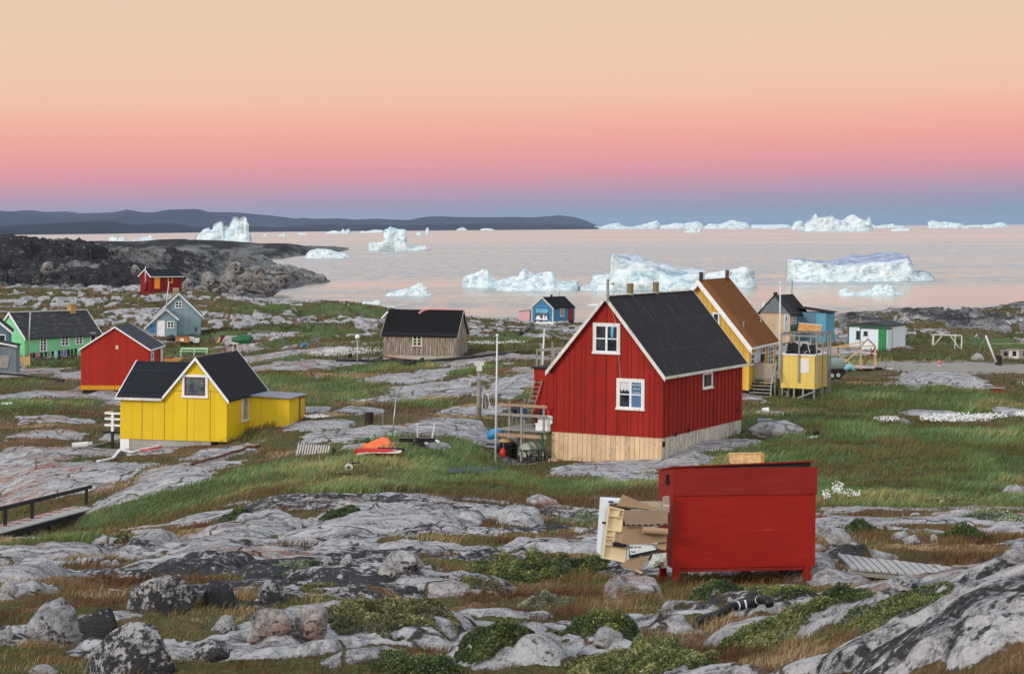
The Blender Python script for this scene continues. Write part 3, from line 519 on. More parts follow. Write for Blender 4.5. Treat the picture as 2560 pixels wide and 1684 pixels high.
# ------------------------------------------------------------------ houses
CAMP = Vector((0, 0, H))
class House:
    def __init__(s, name, label, p, cat='house', group=None):
        X, Y, Z, th, s.w, s.L, s.he, s.hr, al, s.ax = p; s.ax *= s.w
        s.o = thing(name, label, cat, (X, Y, Z+H), th, group, al); s.M = s.o.matrix_world.copy(); s.Mi = s.M.inverted(); s.z0 = 0.0
    def fn(s, pl, d=0.0):
        w2, L = s.w/2, s.L
        return {'F': lambda u, v, n: (u, -n-d, v), 'R': lambda u, v, n: (w2+n+d, u, v), 'B': lambda u, v, n: (u, L+n+d, v), 'L': lambda u, v, n: (-w2-n-d, u, v)}[pl]
    def hit(s, pl, px, py, d=0.0):
        o = s.Mi @ CAMP; q = (s.Mi @ P(px, py, 100)) - o
        if pl in 'FB': t = ((-d if pl == 'F' else s.L+d)-o.y)/q.y
        elif pl == 'Z': t = (d-o.z)/q.z
        else: t = ((s.w/2+d if pl == 'R' else -s.w/2-d)-o.x)/q.x
        r = o+q*t
        return (r.x, r.z) if pl in 'FB' else ((r.x, r.y) if pl == 'Z' else (r.y, r.z))
    def part(s, name, mb, mt, parent=None, **k):
        return mb.build(name, mt, parent or s.o, **k)
    def walls(s, mt, z0=0.0, name='wall'):
        w2, L = s.w/2, s.L; mb = MB()
        if s.hr > s.he: poly = [(-w2, z0), (w2, z0), (w2, s.he), (s.ax, s.hr), (-w2, s.he)]
        else: poly = [(-w2, z0), (w2, z0), (w2, s.he), (-w2, s.he)]
        mb.prism(poly, lambda u, v, n: (u, n, v), 0, L); return s.part(name, mb, mt)
    def corner(s, mt, wd=.1, z0=0, pls='FR'):
        mb = MB()
        w2 = s.w/2
        mb.box(w2-wd, w2+.02, -.02, wd, z0, s.he-.02)
        mb.box(-w2-.02, -w2+wd, -.02, wd, z0, s.he-.02)
        return s.part('corner_board', mb, mt)
    def plinth(s, mt, depth, inset=.05, name='foundation', bm=None):
        w2 = s.w/2-inset; mb = MB(); mb.box(-w2, w2, inset, s.L-inset, -depth, -.004); return s.part(name, mb, mt)
    def roof(s, mt, trim=None, of=.15, ob=.15, oe=.18, t=.09, bw=.2, eave=True, ridge=None, name='roof', both=True):
        w2 = s.w/2; mb = MB(); ends = []
        for sg in (-1, 1):
            ex = sg*w2; run = ex-s.ax; drop = s.hr-s.he; k = drop/abs(run)
            x1 = ex+sg*oe; z1 = s.he-k*oe; g = .004
            poly = [(s.ax, s.hr+g), (x1, z1+g), (x1, z1+g+t), (s.ax, s.hr+g+t)]
            mb.prism(poly, lambda u, v, n: (u, n, v), -of, s.L+ob); ends.append((sg, x1, z1, k))
        r = s.part(name, mb, mt)
        if trim:
            for y0, y1 in ((-of-.045, -of-.003), (s.L+ob+.003, s.L+ob+.045)) if both else ((-of-.045, -of-.003),):
                for sg, x1, z1, k in ends:
                    mb = MB(); up = t+.03
                    mb.prism([(s.ax+sg*.004, s.hr+up), (x1+sg*.03, z1+up-k*.03), (x1+sg*.03, z1+up-bw-k*.03), (s.ax+sg*.004, s.hr+up-bw)], lambda u, v, n: (u, n, v), y0, y1)
                    s.part('barge_board', mb, trim, r)
            if eave:
                for sg, x1, z1, k in ends:
                    mb = MB(); mb.box(min(x1, x1+sg*.03), max(x1, x1+sg*.03), -of, s.L+ob, z1-.07, z1+t*.8)
                    s.part('eave_board', mb, trim, r)
        if ridge:
            mb = MB(); mb.box(s.ax-.09, s.ax+.09, -of-.02, s.L+ob+.02, s.hr+t-.02, s.hr+t+.05); s.part('ridge_cap', mb, ridge, r)
        return r
    def rect(s, pl, x0, y0, x1, y1, d=0.0):
        a = s.hit(pl, x0, (y0+y1)/2, d); b = s.hit(pl, x1, (y0+y1)/2, d); c = s.hit(pl, (x0+x1)/2, y0, d); e = s.hit(pl, (x0+x1)/2, y1, d)
        return min(a[0], b[0]), max(a[0], b[0]), e[1], c[1]
    def window(s, pl, px, frame=WHITE, nx=2, ny=2, c=.1, mull=.05, d=0.0, name='window', pane=None, sash=None, parent=None, z=None):
        u0, u1, v0, v1 = z or s.rect(pl, *px, d); f = s.fn(pl, d); mb = MB(); g = (v1-v0)
        c = min(c, (u1-u0)*.2)
        B = lambda a, b, e, h, n0, n1: mb.box(a, b, e, h, n0, n1, fn=f)
        B(u0, u1, v1-c, v1, 0, .06); B(u0-.03, u1+.03, v0, v0+c*.9, 0, .09); B(u0, u0+c, v0+c*.9, v1-c, 0, .055); B(u1-c, u1, v0+c*.9, v1-c, 0, .055)
        iu0, iu1, iv0, iv1 = u0+c, u1-c, v0+c*.9, v1-c
        if sash:
            fr = s.part(name, mb, frame, parent); mb = MB()
        for i in range(1, nx):
            x = iu0+(iu1-iu0)*i/nx; k = mull if (i*2 == nx) else mull*.55; B(x-k, x+k, iv0, iv1, .012, .045)
        for i in range(1, ny):
            y = iv0+(iv1-iv0)*i/ny; B(iu0, iu1, y-mull*.5, y+mull*.5, .012, .04)
        if sash:
            B(iu0, iu0+.05, iv0, iv1, .012, .05); B(iu1-.05, iu1, iv0, iv1, .012, .05); B(iu0+.05, iu1-.05, iv0, iv0+.05, .012, .05); B(iu0+.05, iu1-.05, iv1-.05, iv1, .012, .05)
            s.part('sash', mb, sash, fr)
        else: fr = s.part(name, mb, frame, parent)
        mb = MB(); B(iu0, iu1, iv0, iv1, .003, .011); s.part('pane', mb, pane or GLASS, fr)
        return fr, (iu0, iu1, iv0, iv1)
    def door(s, pl, px, mt, frame=None, d=0.0, handle=True, z=None):
        u0, u1, v0, v1 = z or s.rect(pl, *px, d); f = s.fn(pl, d); mb = MB(); mb.box(u0, u1, v0, v1, .003, .05, fn=f)
        mb.box(u0+.12, u1-.12, v0+.15, (v0+v1)/2-.08, .05, .062, fn=f); mb.box(u0+.12, u1-.12, (v0+v1)/2+.08, v1-.15, .05, .062, fn=f)
        o = s.part('door', mb, mt)
        if frame:
            mb = MB(); k = .07; mb.box(u0-k, u0-.002, v0, v1, .003, .07, fn=f); mb.box(u1+.002, u1+k, v0, v1, .003, .07, fn=f); mb.box(u0-k, u1+k, v1+.002, v1+k, .003, .07, fn=f); s.part('door_frame', mb, frame, o)
        if handle:
            mb = MB(); mb.box(u0+.08, u0+.12, (v0+v1)/2-.08, (v0+v1)/2+.04, .062, .10, fn=f); s.part('handle', mb, METAL, o)
        return o
    def pipe(s, px, py_top, ybase, r, mt, name='chimney', y=None, cap=True):
        """flue standing on the roof: photo column and top row, local depth y"""
        u, v = s.hit('B', px, py_top, (y-s.L)); k = (s.hr-s.he)/abs(s.w/2-s.ax*(1 if u > s.ax else -1)); zb = s.hr-k*abs(u-s.ax)+.02
        mb = MB(); mb.tube((u, y, zb-.1), (u, y, v), r, n=14)
        if cap: mb.tube((u, y, v-.12), (u, y, v-.06), r*1.12, n=14)
        return s.part(name, mb, mt, smooth=False)
def q3(zx, zy, k, pts): return [(zx+a/k, zy+b/k) for a, b in pts]
# ---- big red house
RED = boards('red_wall_paint', (.28, .012, .006), .56, .035, .32, .24, dirt=.12); REDS = boards('red_side_paint', (.27, .013, .007), .33, .05, .3, .24)
PLANKS = boards('bare_plank_skirting', (.60, .43, .26), .25, .05, .25, .42, (.2, .18, .16), .25, .85, dirt=.55)
PLANKG = boards('grey_plank_skirting', (.60, .54, .45), .24, .06, .25, .4, (.17, .17, .17), .45, .85, dirt=.3)
FELT = roofing('worn_black_roof', (.018, .018, .021), (.075, .05, .038), .42, 1.6, .8, vgap=1.35)
hs = House('house', 'large red board house with pale plank base and worn black roof', (4.452, 96.294, -10.029, -.465, 5.828, 11.12, 3.112, 6.601, .017, 0))
hs.L = 11.0
wl = hs.walls(RED)
hs.roof(FELT, OFFW, .22, .2, .2, .08, .24, ridge=None)
mb = MB()
for i in range(58): 
    y = -.2+i*.195; mb.box(-.10-.04*random.random(), .09+.05*random.random(), y, y+.12+.06*random.random(), 6.68, 6.71+.02*random.random())
hs.part('ridge_strip', mb, OFFW)
# seams: battens on the right wall, board joints on the gable
mb = MB(); f = hs.fn('R')
for i in range(20):
    u = .28+i*.54; mb.box(u, u+.045, 0, hs.he-.16, .0, .03, fn=f)
hs.part('batten', mb, boards('red_batten', (.16, .012, .008), 9, .001, 1, .2))
mb = MB(); f = hs.fn('F')
for x in (-2.66, -1.98, -1.34, -.68, -.03, .62, 1.28, 1.93, 2.5):
    top = hs.hr-(hs.hr-hs.he)/2.914*abs(x)-.2; mb.box(x, x+.028, 0, top, 0, .018, fn=f)
hs.part('batten', mb, MATS['red_batten'])
mb = MB(); w2 = hs.w/2
mb.prism([(-w2+.02, -1.9), (w2-.02, -1.9), (w2-.02, -.003), (-w2+.02, -.003)], lambda u, v, n: (u, n, v), .03, .12); hs.part('skirting', mb, PLANKS)
mb = MB(); mb.box(w2-.12, w2-.025, .125, hs.L-.05, -1.9, -.003); mb.box(-w2+.025, -w2+.12, .125, hs.L-.05, -1.9, -.003); hs.part('skirting', mb, PLANKG)
for (a, b) in ((1659, 1150), (1688, 1122), (1720, 1113), (1783, 1071), (1842, 1063)):
    u, v = hs.hit('R', a, b-40 if a < 1670 else b-38, -.02); mb = MB(); f = hs.fn('R', -.02); mb.box(u-.17, u+.17, v-.12, v+.12, 0, .02, fn=f); hs.part('vent', mb, DARKW)
OLDW = boards('peeling_white_frame', (.66, .66, .64), 2, .001, .8, .22, (.33, .28, .22), .28)
fr, (a0, a1, b0, b1) = hs.window('F', (1483, 807, 1551, 885), OLDW, 2, 2, .12, .05, sash=WHITE)
f = hs.fn('F'); mb = MB(); mb.prism([(a1-.34, b1-.05), (a1-.2, b1-.05), (a1-.24, b1-.5), (a1-.3, b1-.75), (a1-.38, b1-.4)], f, .052, .06); hs.part('cloth', mb, plain('blue_cloth', (.1, .35, .55)), fr)
fr, (a0, a1, b0, b1) = hs.window('F', (1542, 946, 1612, 1025), OLDW, 2, 2, .12, .05, sash=WHITE)
um = (a0+a1)/2; vm = (b0+b1)/2
mb = MB(); mb.box(um+.05, a1-.06, b0+.06, b1-.05, .0112, .0125, fn=f); mb2 = mb; hs.part('poster', mb, plain('blue_poster', (.06, .15, .28), .5, .3, 2), fr)
mb = MB(); mb.sheet([[f(a0+.06+(um-a0-.12)*i/8, b1-.05-(j*(.3+.16*abs(math.sin(i*1.1)))/3 if j else 0), .0115) for i in range(9)] for j in range(4)], .001); hs.part('curtain', mb, plain('lace_curtain', (.55, .55, .56)), fr)
def text(body, size, mt, parent, loc, rot=(math.pi/2, 0, 0), name='lettering'):
    cu = bpy.data.curves.new(name, 'FONT'); cu.body = body; cu.size = size; cu.align_x = 'CENTER'; cu.align_y = 'CENTER'; cu.extrude = .002
    to = bpy.data.objects.new(name, cu); COL.objects.link(to); dg = bpy.context.evaluated_depsgraph_get(); me = bpy.data.meshes.new_from_object(to.evaluated_get(dg))
    bpy.data.objects.remove(to); me.materials.clear(); me.materials.append(mt); o = bpy.data.objects.new(name, me); COL.objects.link(o); o.parent = parent; o.location = loc; o.rotation_euler = rot; return o
for i, tx in enumerate(('AQ NUNA', 'SILAP MI', 'ILULIAQ')):
    text(tx, .1, WHITE, fr, f((um+a1)/2, b1-.17-.19*i, .016))
hs.window('R', (1755, 928, 1780, 972), OLDW, 1, 1, .1, .05, sash=WHITE)
BRASS = plain('dull_brass_flue', (.22, .17, .08), .35, .3, 2, .8)
hs.pipe(1576, 708, 0, .15, BRASS, y=2.9); hs.pipe(1640, 705, 0, .15, BRASS, y=6.2)
mb = MB(); u, v = hs.hit('F', 1519, 698, .28); mb.bar((u, -.25, hs.hr-.25), (u, -.25, v), .1); mb.bar((u-.55, -.25, v-.22), (u+.55, -.25, v-.22), .022); mb.ball((u+.28, -.25, v-.2), .07)
mb.path([(u+.3, -.25, v-.2), (u+.42, -.25, v-.45), (u+.3, -.25, v-.7), (u+.05, -.25, v-.85)], .015); hs.part('antenna', mb, GREYW)
mb = MB(); pts = [hs.hit('F', x, y) for x, y in ((1528, 765), (1540, 806), (1548, 812), (1547, 885), (1550, 920), (1552, 945))]; mb.path([(u, -.05, v) for u, v in pts], .012, 5); hs.part('cable', mb, plain('pale_cable', (.5, .3, .25)))
# porch on the left side of the red house
d = -1.6; a = hs.hit('F', 1335, 921, d); b = hs.hit('F', 1335, 1072, d)
mb = MB(); mb.box(a[0], -w2-.003, 1.6, 5.2, b[1], a[1]); hs.part('porch', mb, RED)
mb = MB(); mb.box(a[0]-.1, -w2-.003, 1.5, 5.3, a[1]+.003, a[1]+.09); hs.part('porch_roof', mb, FELT)
# ---- deck beside it
dk = thing('wooden_deck', 'grey rail-fenced wooden deck on posts beside the red house', 'deck', hs.o.matrix_world.translation, -.465, lean=.017)
mb = MB(); fl = hs.hit('F', 1300, 1074, .35)[1]; x0 = hs.hit('F', 1243, 1074, .35)[0]; x1 = -w2-.03; y0, y1 = -.35, 2.6
for i in range(18):
    y = y0+(y1-y0)*i/18; mb.box(x0, x1, y, y+(y1-y0)/18-.012, fl-.06, fl)
mb.build('floor', GREYW, dk)
LICH = boards('rust_stained_rail', (.3, .25, .19), .5, .001, 1, .45, (.45, .2, .08), .5)
for px in (1304, 1360):
    u = hs.hit('F', px, 1075, .35)[0]; vt = hs.hit('F', px, 1012, .37)[1]; mb = MB(); mb.box(u-.05, u+.05, y0-.06, y0-.005, fl-1.95, vt); mb.build('post', GREYW, dk)
for yy in (y1, .9):
    mb = MB(); mb.box(x0, x0+.1, yy-.05, yy+.05, fl-2.0, fl+1.25); mb.build('post', GREYW, dk)
for v_, mt in ((hs.hit('F', 1300, 1011, .35)[1], LICH), (hs.hit('F', 1300, 1035, .35)[1], GREYW)):
    mb = MB(); mb.box(x0-.05, x1, y0-.1, y0-.065, v_-.1, v_+.03); mb.box(x0-.07, x0-.055, y0-.06, y1, v_-.09, v_+.02); mb.build('rail', mt, dk)
mb = MB(); mb.box(x0-.03, x1, y0-.115, y0-.065, fl-.36, fl-.2); mb.build('joist', LICH, dk)
mb = MB(); mb.box(x0, x1, 1.0, 1.1, fl-.24, fl-.065); mb.box(x0, x1, y1-.1, y1, fl-.24, fl-.065); mb.build('joist', GREYW, dk)
Mh = hs.o.matrix_world
def on_house(lx, ly, lz): return Mh @ Vector((lx, ly, lz))
def hthing(name, label, cat, lx, ly, lz, group=None, rz=0): return thing(name, label, cat, on_house(lx, ly, lz), -.465+rz, group, .017)
BLUEF = plain('blue_fabric', (.02, .05, .14), .8); REDP = plain('red_plastic', (.55, .02, .02), .4)
def hx(px, py, y): return hs.hit('F', px, py, -y)
# folding chairs on the deck
def chair(lx, ly, rz, label, mt):
    c = hthing('folding_chair', label, 'chair', lx, ly, fl, 'folding chairs on the deck', rz)
    mb = MB(); mb.box(-.24, .24, -.22, .22, .42, .46); mb.build('seat', mt, c); mb = MB(); mb.box(-.24, .24, .2, .24, .5, .92); mb.build('backrest', mt, c)
    for sx_ in (-.24, .24):
        mb = MB(); mb.tube((sx_, -.24, 0), (sx_, .24, .62), .014, n=6); mb.tube((sx_, .24, 0), (sx_, -.24, .62), .014, n=6); mb.tube((sx_, -.24, .62), (sx_, .24, .62), .014, n=6); mb.tube((sx_, .22, .4), (sx_, .25, .95), .014, n=6); mb.build('leg', METAL, c)
    return c
chair(hx(1305, 1050, .8)[0], .8, .4, 'blue fabric folding chair with bright metal legs on the deck', BLUEF); chair(hx(1345, 1050, .9)[0], .9, -.5, 'dark folding chair with metal arms on the deck, nearest the red wall', BLACK)
u, v = hx(1361, 1066, .1); 
for dz, dx in ((0, 0), (.36, .12)):
    c = hthing('plastic_crate', ['white plastic fish crate, lower of two on the deck', 'white plastic fish crate, upper of two on the deck'][dz > 0], 'crate', u+dx, .15, fl+dz, 'white crates on the deck')
    mb = MB(); mb.box(-.38, .38, -.25, .25, 0, .03); mb.box(-.38, .38, -.25, -.22, .03, .35); mb.box(-.38, .38, .22, .25, .03, .35); mb.box(-.38, -.35, -.22, .22, .03, .35); mb.box(.35, .38, -.22, .22, .03, .35); mb.build('bin', WHITE, c)
    mb = MB(); mb.box(-.41, .41, -.28, -.252, .28, .34); mb.box(-.41, .41, .252, .28, .28, .34); mb.build('rim', WHITE, c)
u, v = hx(1369, 1020, 1.2); c = hthing('fuel_can', 'bright red plastic jerrycan by the red wall', 'can', u, 1.2, fl+.45); mb = MB(); mb.box(-.2, .2, -.12, .12, 0, .42); mb.build('body', REDP, c, bevel=.04); mb = MB(); mb.tube((.1, 0, .42), (.1, 0, .5), .03); mb.build('cap', BLACK, c)
u, v = hx(1290, 1030, 1.6); c = hthing('gas_grill', 'black kettle grill among the chairs on the deck', 'grill', u, 1.7, fl); mb = MB(); mb.ball((0, 0, .8), .3, 1, 1, .8); mb.build('bowl', BLACK, c, smooth=True)
for k in range(3):
    mb = MB(); mb.tube((.2*math.cos(k*2.1), .2*math.sin(k*2.1), .65), (.32*math.cos(k*2.1), .32*math.sin(k*2.1), 0), .015); mb.build('leg', METAL, c)
# ladder leaning at the porch
c = hthing('ladder', 'grey wooden ladder leaning against the red porch', 'ladder', 0, 0, 0); p0 = hs.hit('F', 1313, 1010, -1.3); p1 = hs.hit('F', 1338, 960, -1.5); dd = .3
for o_ in (0, .38):
    mb = MB(); mb.bar((p0[0]+o_, 1.3, p0[1]-.4), (p1[0]+o_, 1.5, p1[1]+.2), .05); mb.build('rail', GREYW, c)
mb = MB()
for i in range(7):
    k = i/7+.08; q = Vector((p0[0], 1.3, p0[1]-.4)).lerp(Vector((p1[0], 1.5, p1[1]+.2)), k); mb.bar(q, q+Vector((.38, 0, 0)), .035)
mb.build('rung', GREYW, c)
# things under the deck
gz = fl-1.55
u, v = hx(1317, 1124, -.15); c = hthing('oil_drum', 'pale green rusty oil drum lying on its side under the deck', 'drum', u, -.1, v); r = .33
mb = MB(); mb.path([(0, -.35, 0), (0, 0, .02), (.25, .75, .1)], r, 20); mb.build('barrel', boards('pale_green_drum', (.34, .38, .30), 4, .001, 1, .25, (.2, .09, .04), .25), c)
mb = MB()
for k in (.06, .42, .78):
    q = Vector((0, -.35, 0)).lerp(Vector((.25, .75, .1)), k); mb.path([q, q+Vector((.008, .04, 0))], r+.018, 20)
mb.build('hoop', MATS['pale_green_drum'], c); mb = MB(); mb.tube((-.12, -.37, -.18), (-.12, -.352, -.18), .05); mb.build('bung', RUST, c)
c2 = hthing('drum_cradle', 'dark metal stand under the lying oil drum', 'stand', u, -.1, v-.33)
for sx_ in (-.3, .3):
    for sy_ in (-.25, .4):
        mb = MB(); mb.bar((sx_, sy_, 0), (sx_*1.1, sy_, -.75), .05); mb.build('leg', DARKW, c2)
mb = MB(); mb.bar((-.34, -.25, -.03), (.34, -.25, -.03), .05); mb.bar((-.34, .4, -.03), (.34, .4, -.03), .05); mb.build('frame', DARKW, c2)
u, v = hx(1232, 1120, -.45); c = hthing('outboard_motor', 'black outboard motor standing by the deck post', 'boat motor', u, -.5, v-.75); mb = MB(); mb.box(-.32, .32, -.22, .22, .55, 1.0); mb.build('cowl', BLACK, c, bevel=.08)
mb = MB(); mb.box(-.12, .12, -.1, .1, -.15, .55); mb.build('shaft', BLACK, c); mb = MB(); mb.box(-.02, .02, -.3, .25, -.22, -.15); mb.ball((0, .1, -.2), .1, .6, 1.6, .8); mb.build('propeller', METAL, c)
text('YAMAHA', .14, WHITE, c, (0, -.225, .86)); mb = MB(); mb.box(-.3, .3, -.226, -.221, .64, .67); mb.build('stripe', REDP, c)
u, v = hx(1258, 1095, -.2); c = hthing('rubbish_bin', 'black bin with a cap of striped bags under the deck', 'bin', u, .1, gz); mb = MB(); mb.tube((0, 0, 0), (0, 0, .85), .26, .32, 16); mb.build('bin_body', BLACK, c); mb = MB(); mb.ball((0, 0, .9), .34, 1, 1, .45); mb.build('lid', boards('striped_bag', (.6, .35, .15), .07, .3, .6, .2, horizontal=True), c)
u, v = hx(1280, 1090, .3); c = hthing('outboard_motor', 'grey topped outboard motor stored under the deck', 'boat motor', u, .5, gz); mb = MB(); mb.box(-.3, .3, -.22, .22, .8, 1.15); mb.build('cowl', plain('grey_cowl', (.3, .31, .3), .4), c, bevel=.08); mb = MB(); mb.box(-.16, .16, -.12, .12, 0, .8); mb.build('shaft', BLACK, c)
u, v = hx(1259, 1128, -.5); c = hthing('bicycle', 'dark old bicycle with a red bag leaning under the deck', 'bicycle', u, -.45, v-.5)
for ox in (.0, 1.0):
    mb = MB(); mb.path([(ox+.3*math.cos(k*.4488), 0, .32+.3*math.sin(k*.4488)) for k in range(15)], .022, 5, False); mb.build('wheel', BLACK, c)
mb = MB(); mb.tube((0, 0, .32), (.4, 0, .7), .02); mb.tube((.4, 0, .7), (.85, 0, .68), .02); mb.tube((.4, 0, .3), (.36, 0, .85), .02); mb.tube((.4, 0, .3), (.85, 0, .68), .02); mb.tube((1, 0, .32), (.82, 0, .9), .02); mb.build('bike_frame', DARKW, c); mb = MB(); mb.box(.26, .48, -.06, .06, .84, .89); mb.build('saddle', BLACK, c); mb = MB(); mb.bar((.8, -.25, .92), (.8, .25, .92), .03); mb.build('handlebar', METAL, c)
c = hthing('buoy', 'bright red float hanging under the deck edge', 'buoy', u, -.6, v-.05); mb = MB(); mb.path([(0, 0, -.24), (0, 0, -.15), (0, 0, 0), (.02, 0, .15), (.03, 0, .26)], [.06, .14, .17, .11, .03], 10); mb.build('float', REDP, c, smooth=True); mb = MB(); mb.tube((.03, 0, .26), (.05, 0, .55), .01); mb.build('rope', GREYW, c)
u0, v0 = hx(1358, 1080, -.42); u1, v1 = hx(1370, 1145, -.5); c = hthing('hose', 'green rope hose hanging from the deck to the rock', 'hose', 0, 0, 0); mb = MB(); mb.path([(u0-.06, -.47, v0), (u0, -.48, v0-.4), (u0+.06, -.5, v0-.8), (u1, -.55, v1)], .06, 8); mb.build('hose_line', boards('green_hose', (.03, .12, .07), .1, .2, .5, .3, horizontal=True), c)
u, v = hx(1386, 1160, -.35); c = hthing('small_crate', 'small red and white slatted box at the plank base', 'box', u, -.4, v-.05); mb = MB(); mb.box(-.25, .25, -.12, .12, 0, .33); mb.build('box_body', boards('striped_box', (.6, .45, .35), .16, .2, .4, .3, (.5, .1, .05), .5), c); mb = MB(); mb.box(-.27, .27, -.14, -.122, .14, .19); mb.build('slat', RUST, c)
u, v = hx(1232, 1082, 1.2); c = hthing('tarp_bundle', 'blue tarpaulin bundle behind the flagpole', 'tarp', u, 1.2, v-.35); mb = MB(); mb.path([(-.25, 0, .1), (0, 0, .3), (.3, .1, .45), (.5, .1, .4)], [.12, .26, .22, .1], 9); mb.build('sheet', plain('blue_tarp', (.03, .25, .55), .5), c, smooth=True)
u, v = hx(1340, 1135, -.45); c = hthing('metal_frame', 'twisted black pipe frame on the rock below the deck', 'frame', u, -.6, v-.35); mb = MB()
for a_, b_ in (((-.8, 0, .5), (.6, 0, .6)), ((-.45, 0, .5), (-.4, 0, 0)), ((.1, .2, .6), (.1, .2, 0)), ((.55, 0, .6), (.5, 0, .1)), ((-.4, 0, .1), (.5, .1, .12)), ((.1, .2, .3), (.7, .1, .15))): mb.bar(a_, b_, .05)
mb.build('pipe', BLACK, c)
# ---- near yellow house
YEL = boards('yellow_wall_paint', (.67, .455, .010), 1.14, .006, .3, .12, rough=.6); YELS = boards('yellow_side_paint', (.70, .48, .02), .9, .008, .4, .08)
hy = House('house', 'bright yellow cottage with black roofs and a white trimmed cross gable', (-17.787, 104.559, -11.039, -.204, 5.898, 6.603, 2.213, 4.253, .015, .21)); w2 = hy.w/2
mb = MB(); gl = hy.hit('F', 413, 994)[0]; gx = hy.hit('F', 491, 898)[0]
hy.L = 6.2
mb.prism([(-w2, 0), (w2, 0), (w2, hy.he), (gx, hy.hr), (gl, hy.he+.05), (-w2, hy.he-.02)], lambda u, v, n: (u, n, v), 0, hy.L); hy.part('wall', mb, YEL)
BLK = roofing('black_felt_roof', (.011, .012, .016), (.07, .06, .05), .12, 1.9, .85)
# cross gable roof
rf = MB(); k = (hy.hr-hy.he)/(w2-gx)
for (ex, ez) in ((w2+.12, hy.he-.12*k), (gl-.1, hy.he-.02)):
    rf.prism([(gx, hy.hr+.004), (ex, ez+.004), (ex, ez+.09), (gx, hy.hr+.094)], lambda u, v, n: (u, n, v), -.15, hy.L+.15)
rr = hy.part('roof', rf, BLK)
for (ex, ez) in ((w2+.16, hy.he-.16*k), (gl-.1, hy.he-.06)):
    mb = MB(); mb.prism([(gx, hy.hr+.13), (ex, ez+.12), (ex, ez-.05), (gx, hy.hr-.05)], lambda u, v, n: (u, n, v), -.2, -.153); hy.part('barge_board', mb, WHITE, rr)
mb = MB(); mb.prism([(gx, hy.hr+.13), (w2+.14, hy.he-.14*k+.12), (w2+.14, hy.he-.14*k-.02), (gx, hy.hr-.02)], lambda u, v, n: (u, n, v), hy.L+.153, hy.L+.2); hy.part('barge_board', mb, WHITE, rr)
# left wing roof: slope facing the camera
yr = 2.6; zr = hy.hit('F', 358, 906, -yr)[1]; e0 = -w2-.16
mb = MB(); slope = lambda u, v, n: (n, u, v)
k_ = gx-.1; mb.add([(e0, -.2, hy.he-.12), (gl-.13, -.2, hy.he-.12), (k_, yr, zr), (e0, yr, zr), (e0, -.2, hy.he-.03), (gl-.13, -.2, hy.he-.03), (k_, yr, zr+.08), (e0, yr, zr+.08)], [(0, 3, 2, 1), (4, 5, 6, 7), (0, 1, 5, 4), (1, 2, 6, 5), (2, 3, 7, 6), (3, 0, 4, 7)]); lw = hy.part('roof', mb, BLK)
mb = MB(); mb.prism([(-.24, hy.he-.02), (yr, zr+.13), (yr, zr-.04), (-.24, hy.he-.17)], slope, e0-.05, e0-.003); hy.part('barge_board', mb, WHITE, lw)
mb = MB(); mb.box(e0, gl-.12, -.235, -.203, hy.he-.16, hy.he-.03); hy.part('eave_board', mb, OFFW, lw)
mb = MB(); mb.prism([(yr, zr), (2*yr+.2, hy.he-.12), (2*yr+.2, hy.he-.03), (yr, zr+.08)], slope, e0, gl+.55); hy.part('roof', mb, BLK)
mb = MB(); mb.prism([(.0, hy.he-.12), (2*yr, hy.he-.12), (yr, zr-.06)], slope, -w2+.003, -w2+.1); hy.part('wall', mb, YEL)
fr, _ = hy.window('F', (456, 936, 520, 994), WHITE, 1, 1, .13, .04, sash=plain('dark_red_sash', (.13, .02, .02), .5), pane=glass('dim_glass', (.06, .075, .075)))
hy.window('R', (604, 987, 621, 1053), plain('cream_frame', (.6, .58, .5), .6, .25), 1, 1, .14, .04, pane=glass('curtained_glass', (.16, .17, .14)))
mb = MB(); f = hy.fn('F')
for px in (355.5, 411.5, 468, 526):
    u = hy.hit('F', px, 1000)[0]; mb.box(u-.012, u+.012, .02, hy.he-.1 if px < 420 else (hy.he-.05 if px < 500 else hy.he+.55), .0, .012, fn=f)
v = hy.hit('F', 440, 976)[1]
for u0, u1 in ((434, 455), (521, 550)): mb.box(hy.hit('F', u0, 976)[0], hy.hit('F', u1, 976)[0], v-.012, v+.012, 0, .012, fn=f)
hy.part('seam_strip', mb, plain('brown_seam', (.22, .13, .03)))
mb = MB(); mb.box(-w2+.02, w2-.9, .06, hy.L-.1, -1.3, -.004); hy.part('foundation', mb, boards('grey_concrete', (.34, .33, .29), .35, .03, .7, .3, horizontal=True))
mb = MB(); mb.box(-w2-.0, -w2+.5, .02, .058, -.55, -.006); hy.part('foundation_panel', mb, WHITE)
# annexe
an = lambda px, py, d: hy.hit('F', px, py, d)
dA = -3.4; x0 = w2+.003; x1 = an(722, 1085, dA)[0]; zt = an(640, 990, dA)[1]; zt2 = an(722, 996, dA)[1]; zb = an(722, 1087, dA)[1]-.1
mb = MB(); mb.prism([(x0, zb), (x1, zb), (x1, zt2), (x0, zt)], lambda u, v, n: (u, n, v), 3.4, 6.0); hy.part('annexe', mb, YELS)
mb = MB(); mb.prism([(x0, zt+.004), (x1+.15, zt2), (x1+.15, zt2+.05), (x0, zt+.06)], lambda u, v, n: (u, n, v), 3.2, 6.25); hy.part('annexe_roof', mb, roofing('grey_tin', (.2, .21, .23), (.1, .1, .1), .3, .9, .5))
oD = House.__new__(House); oD.o = hy.o; oD.M = hy.M; oD.Mi = hy.Mi; oD.w = 2*x1; oD.L = 1; oD.he = zt; oD.hr = zt; oD.ax = 0
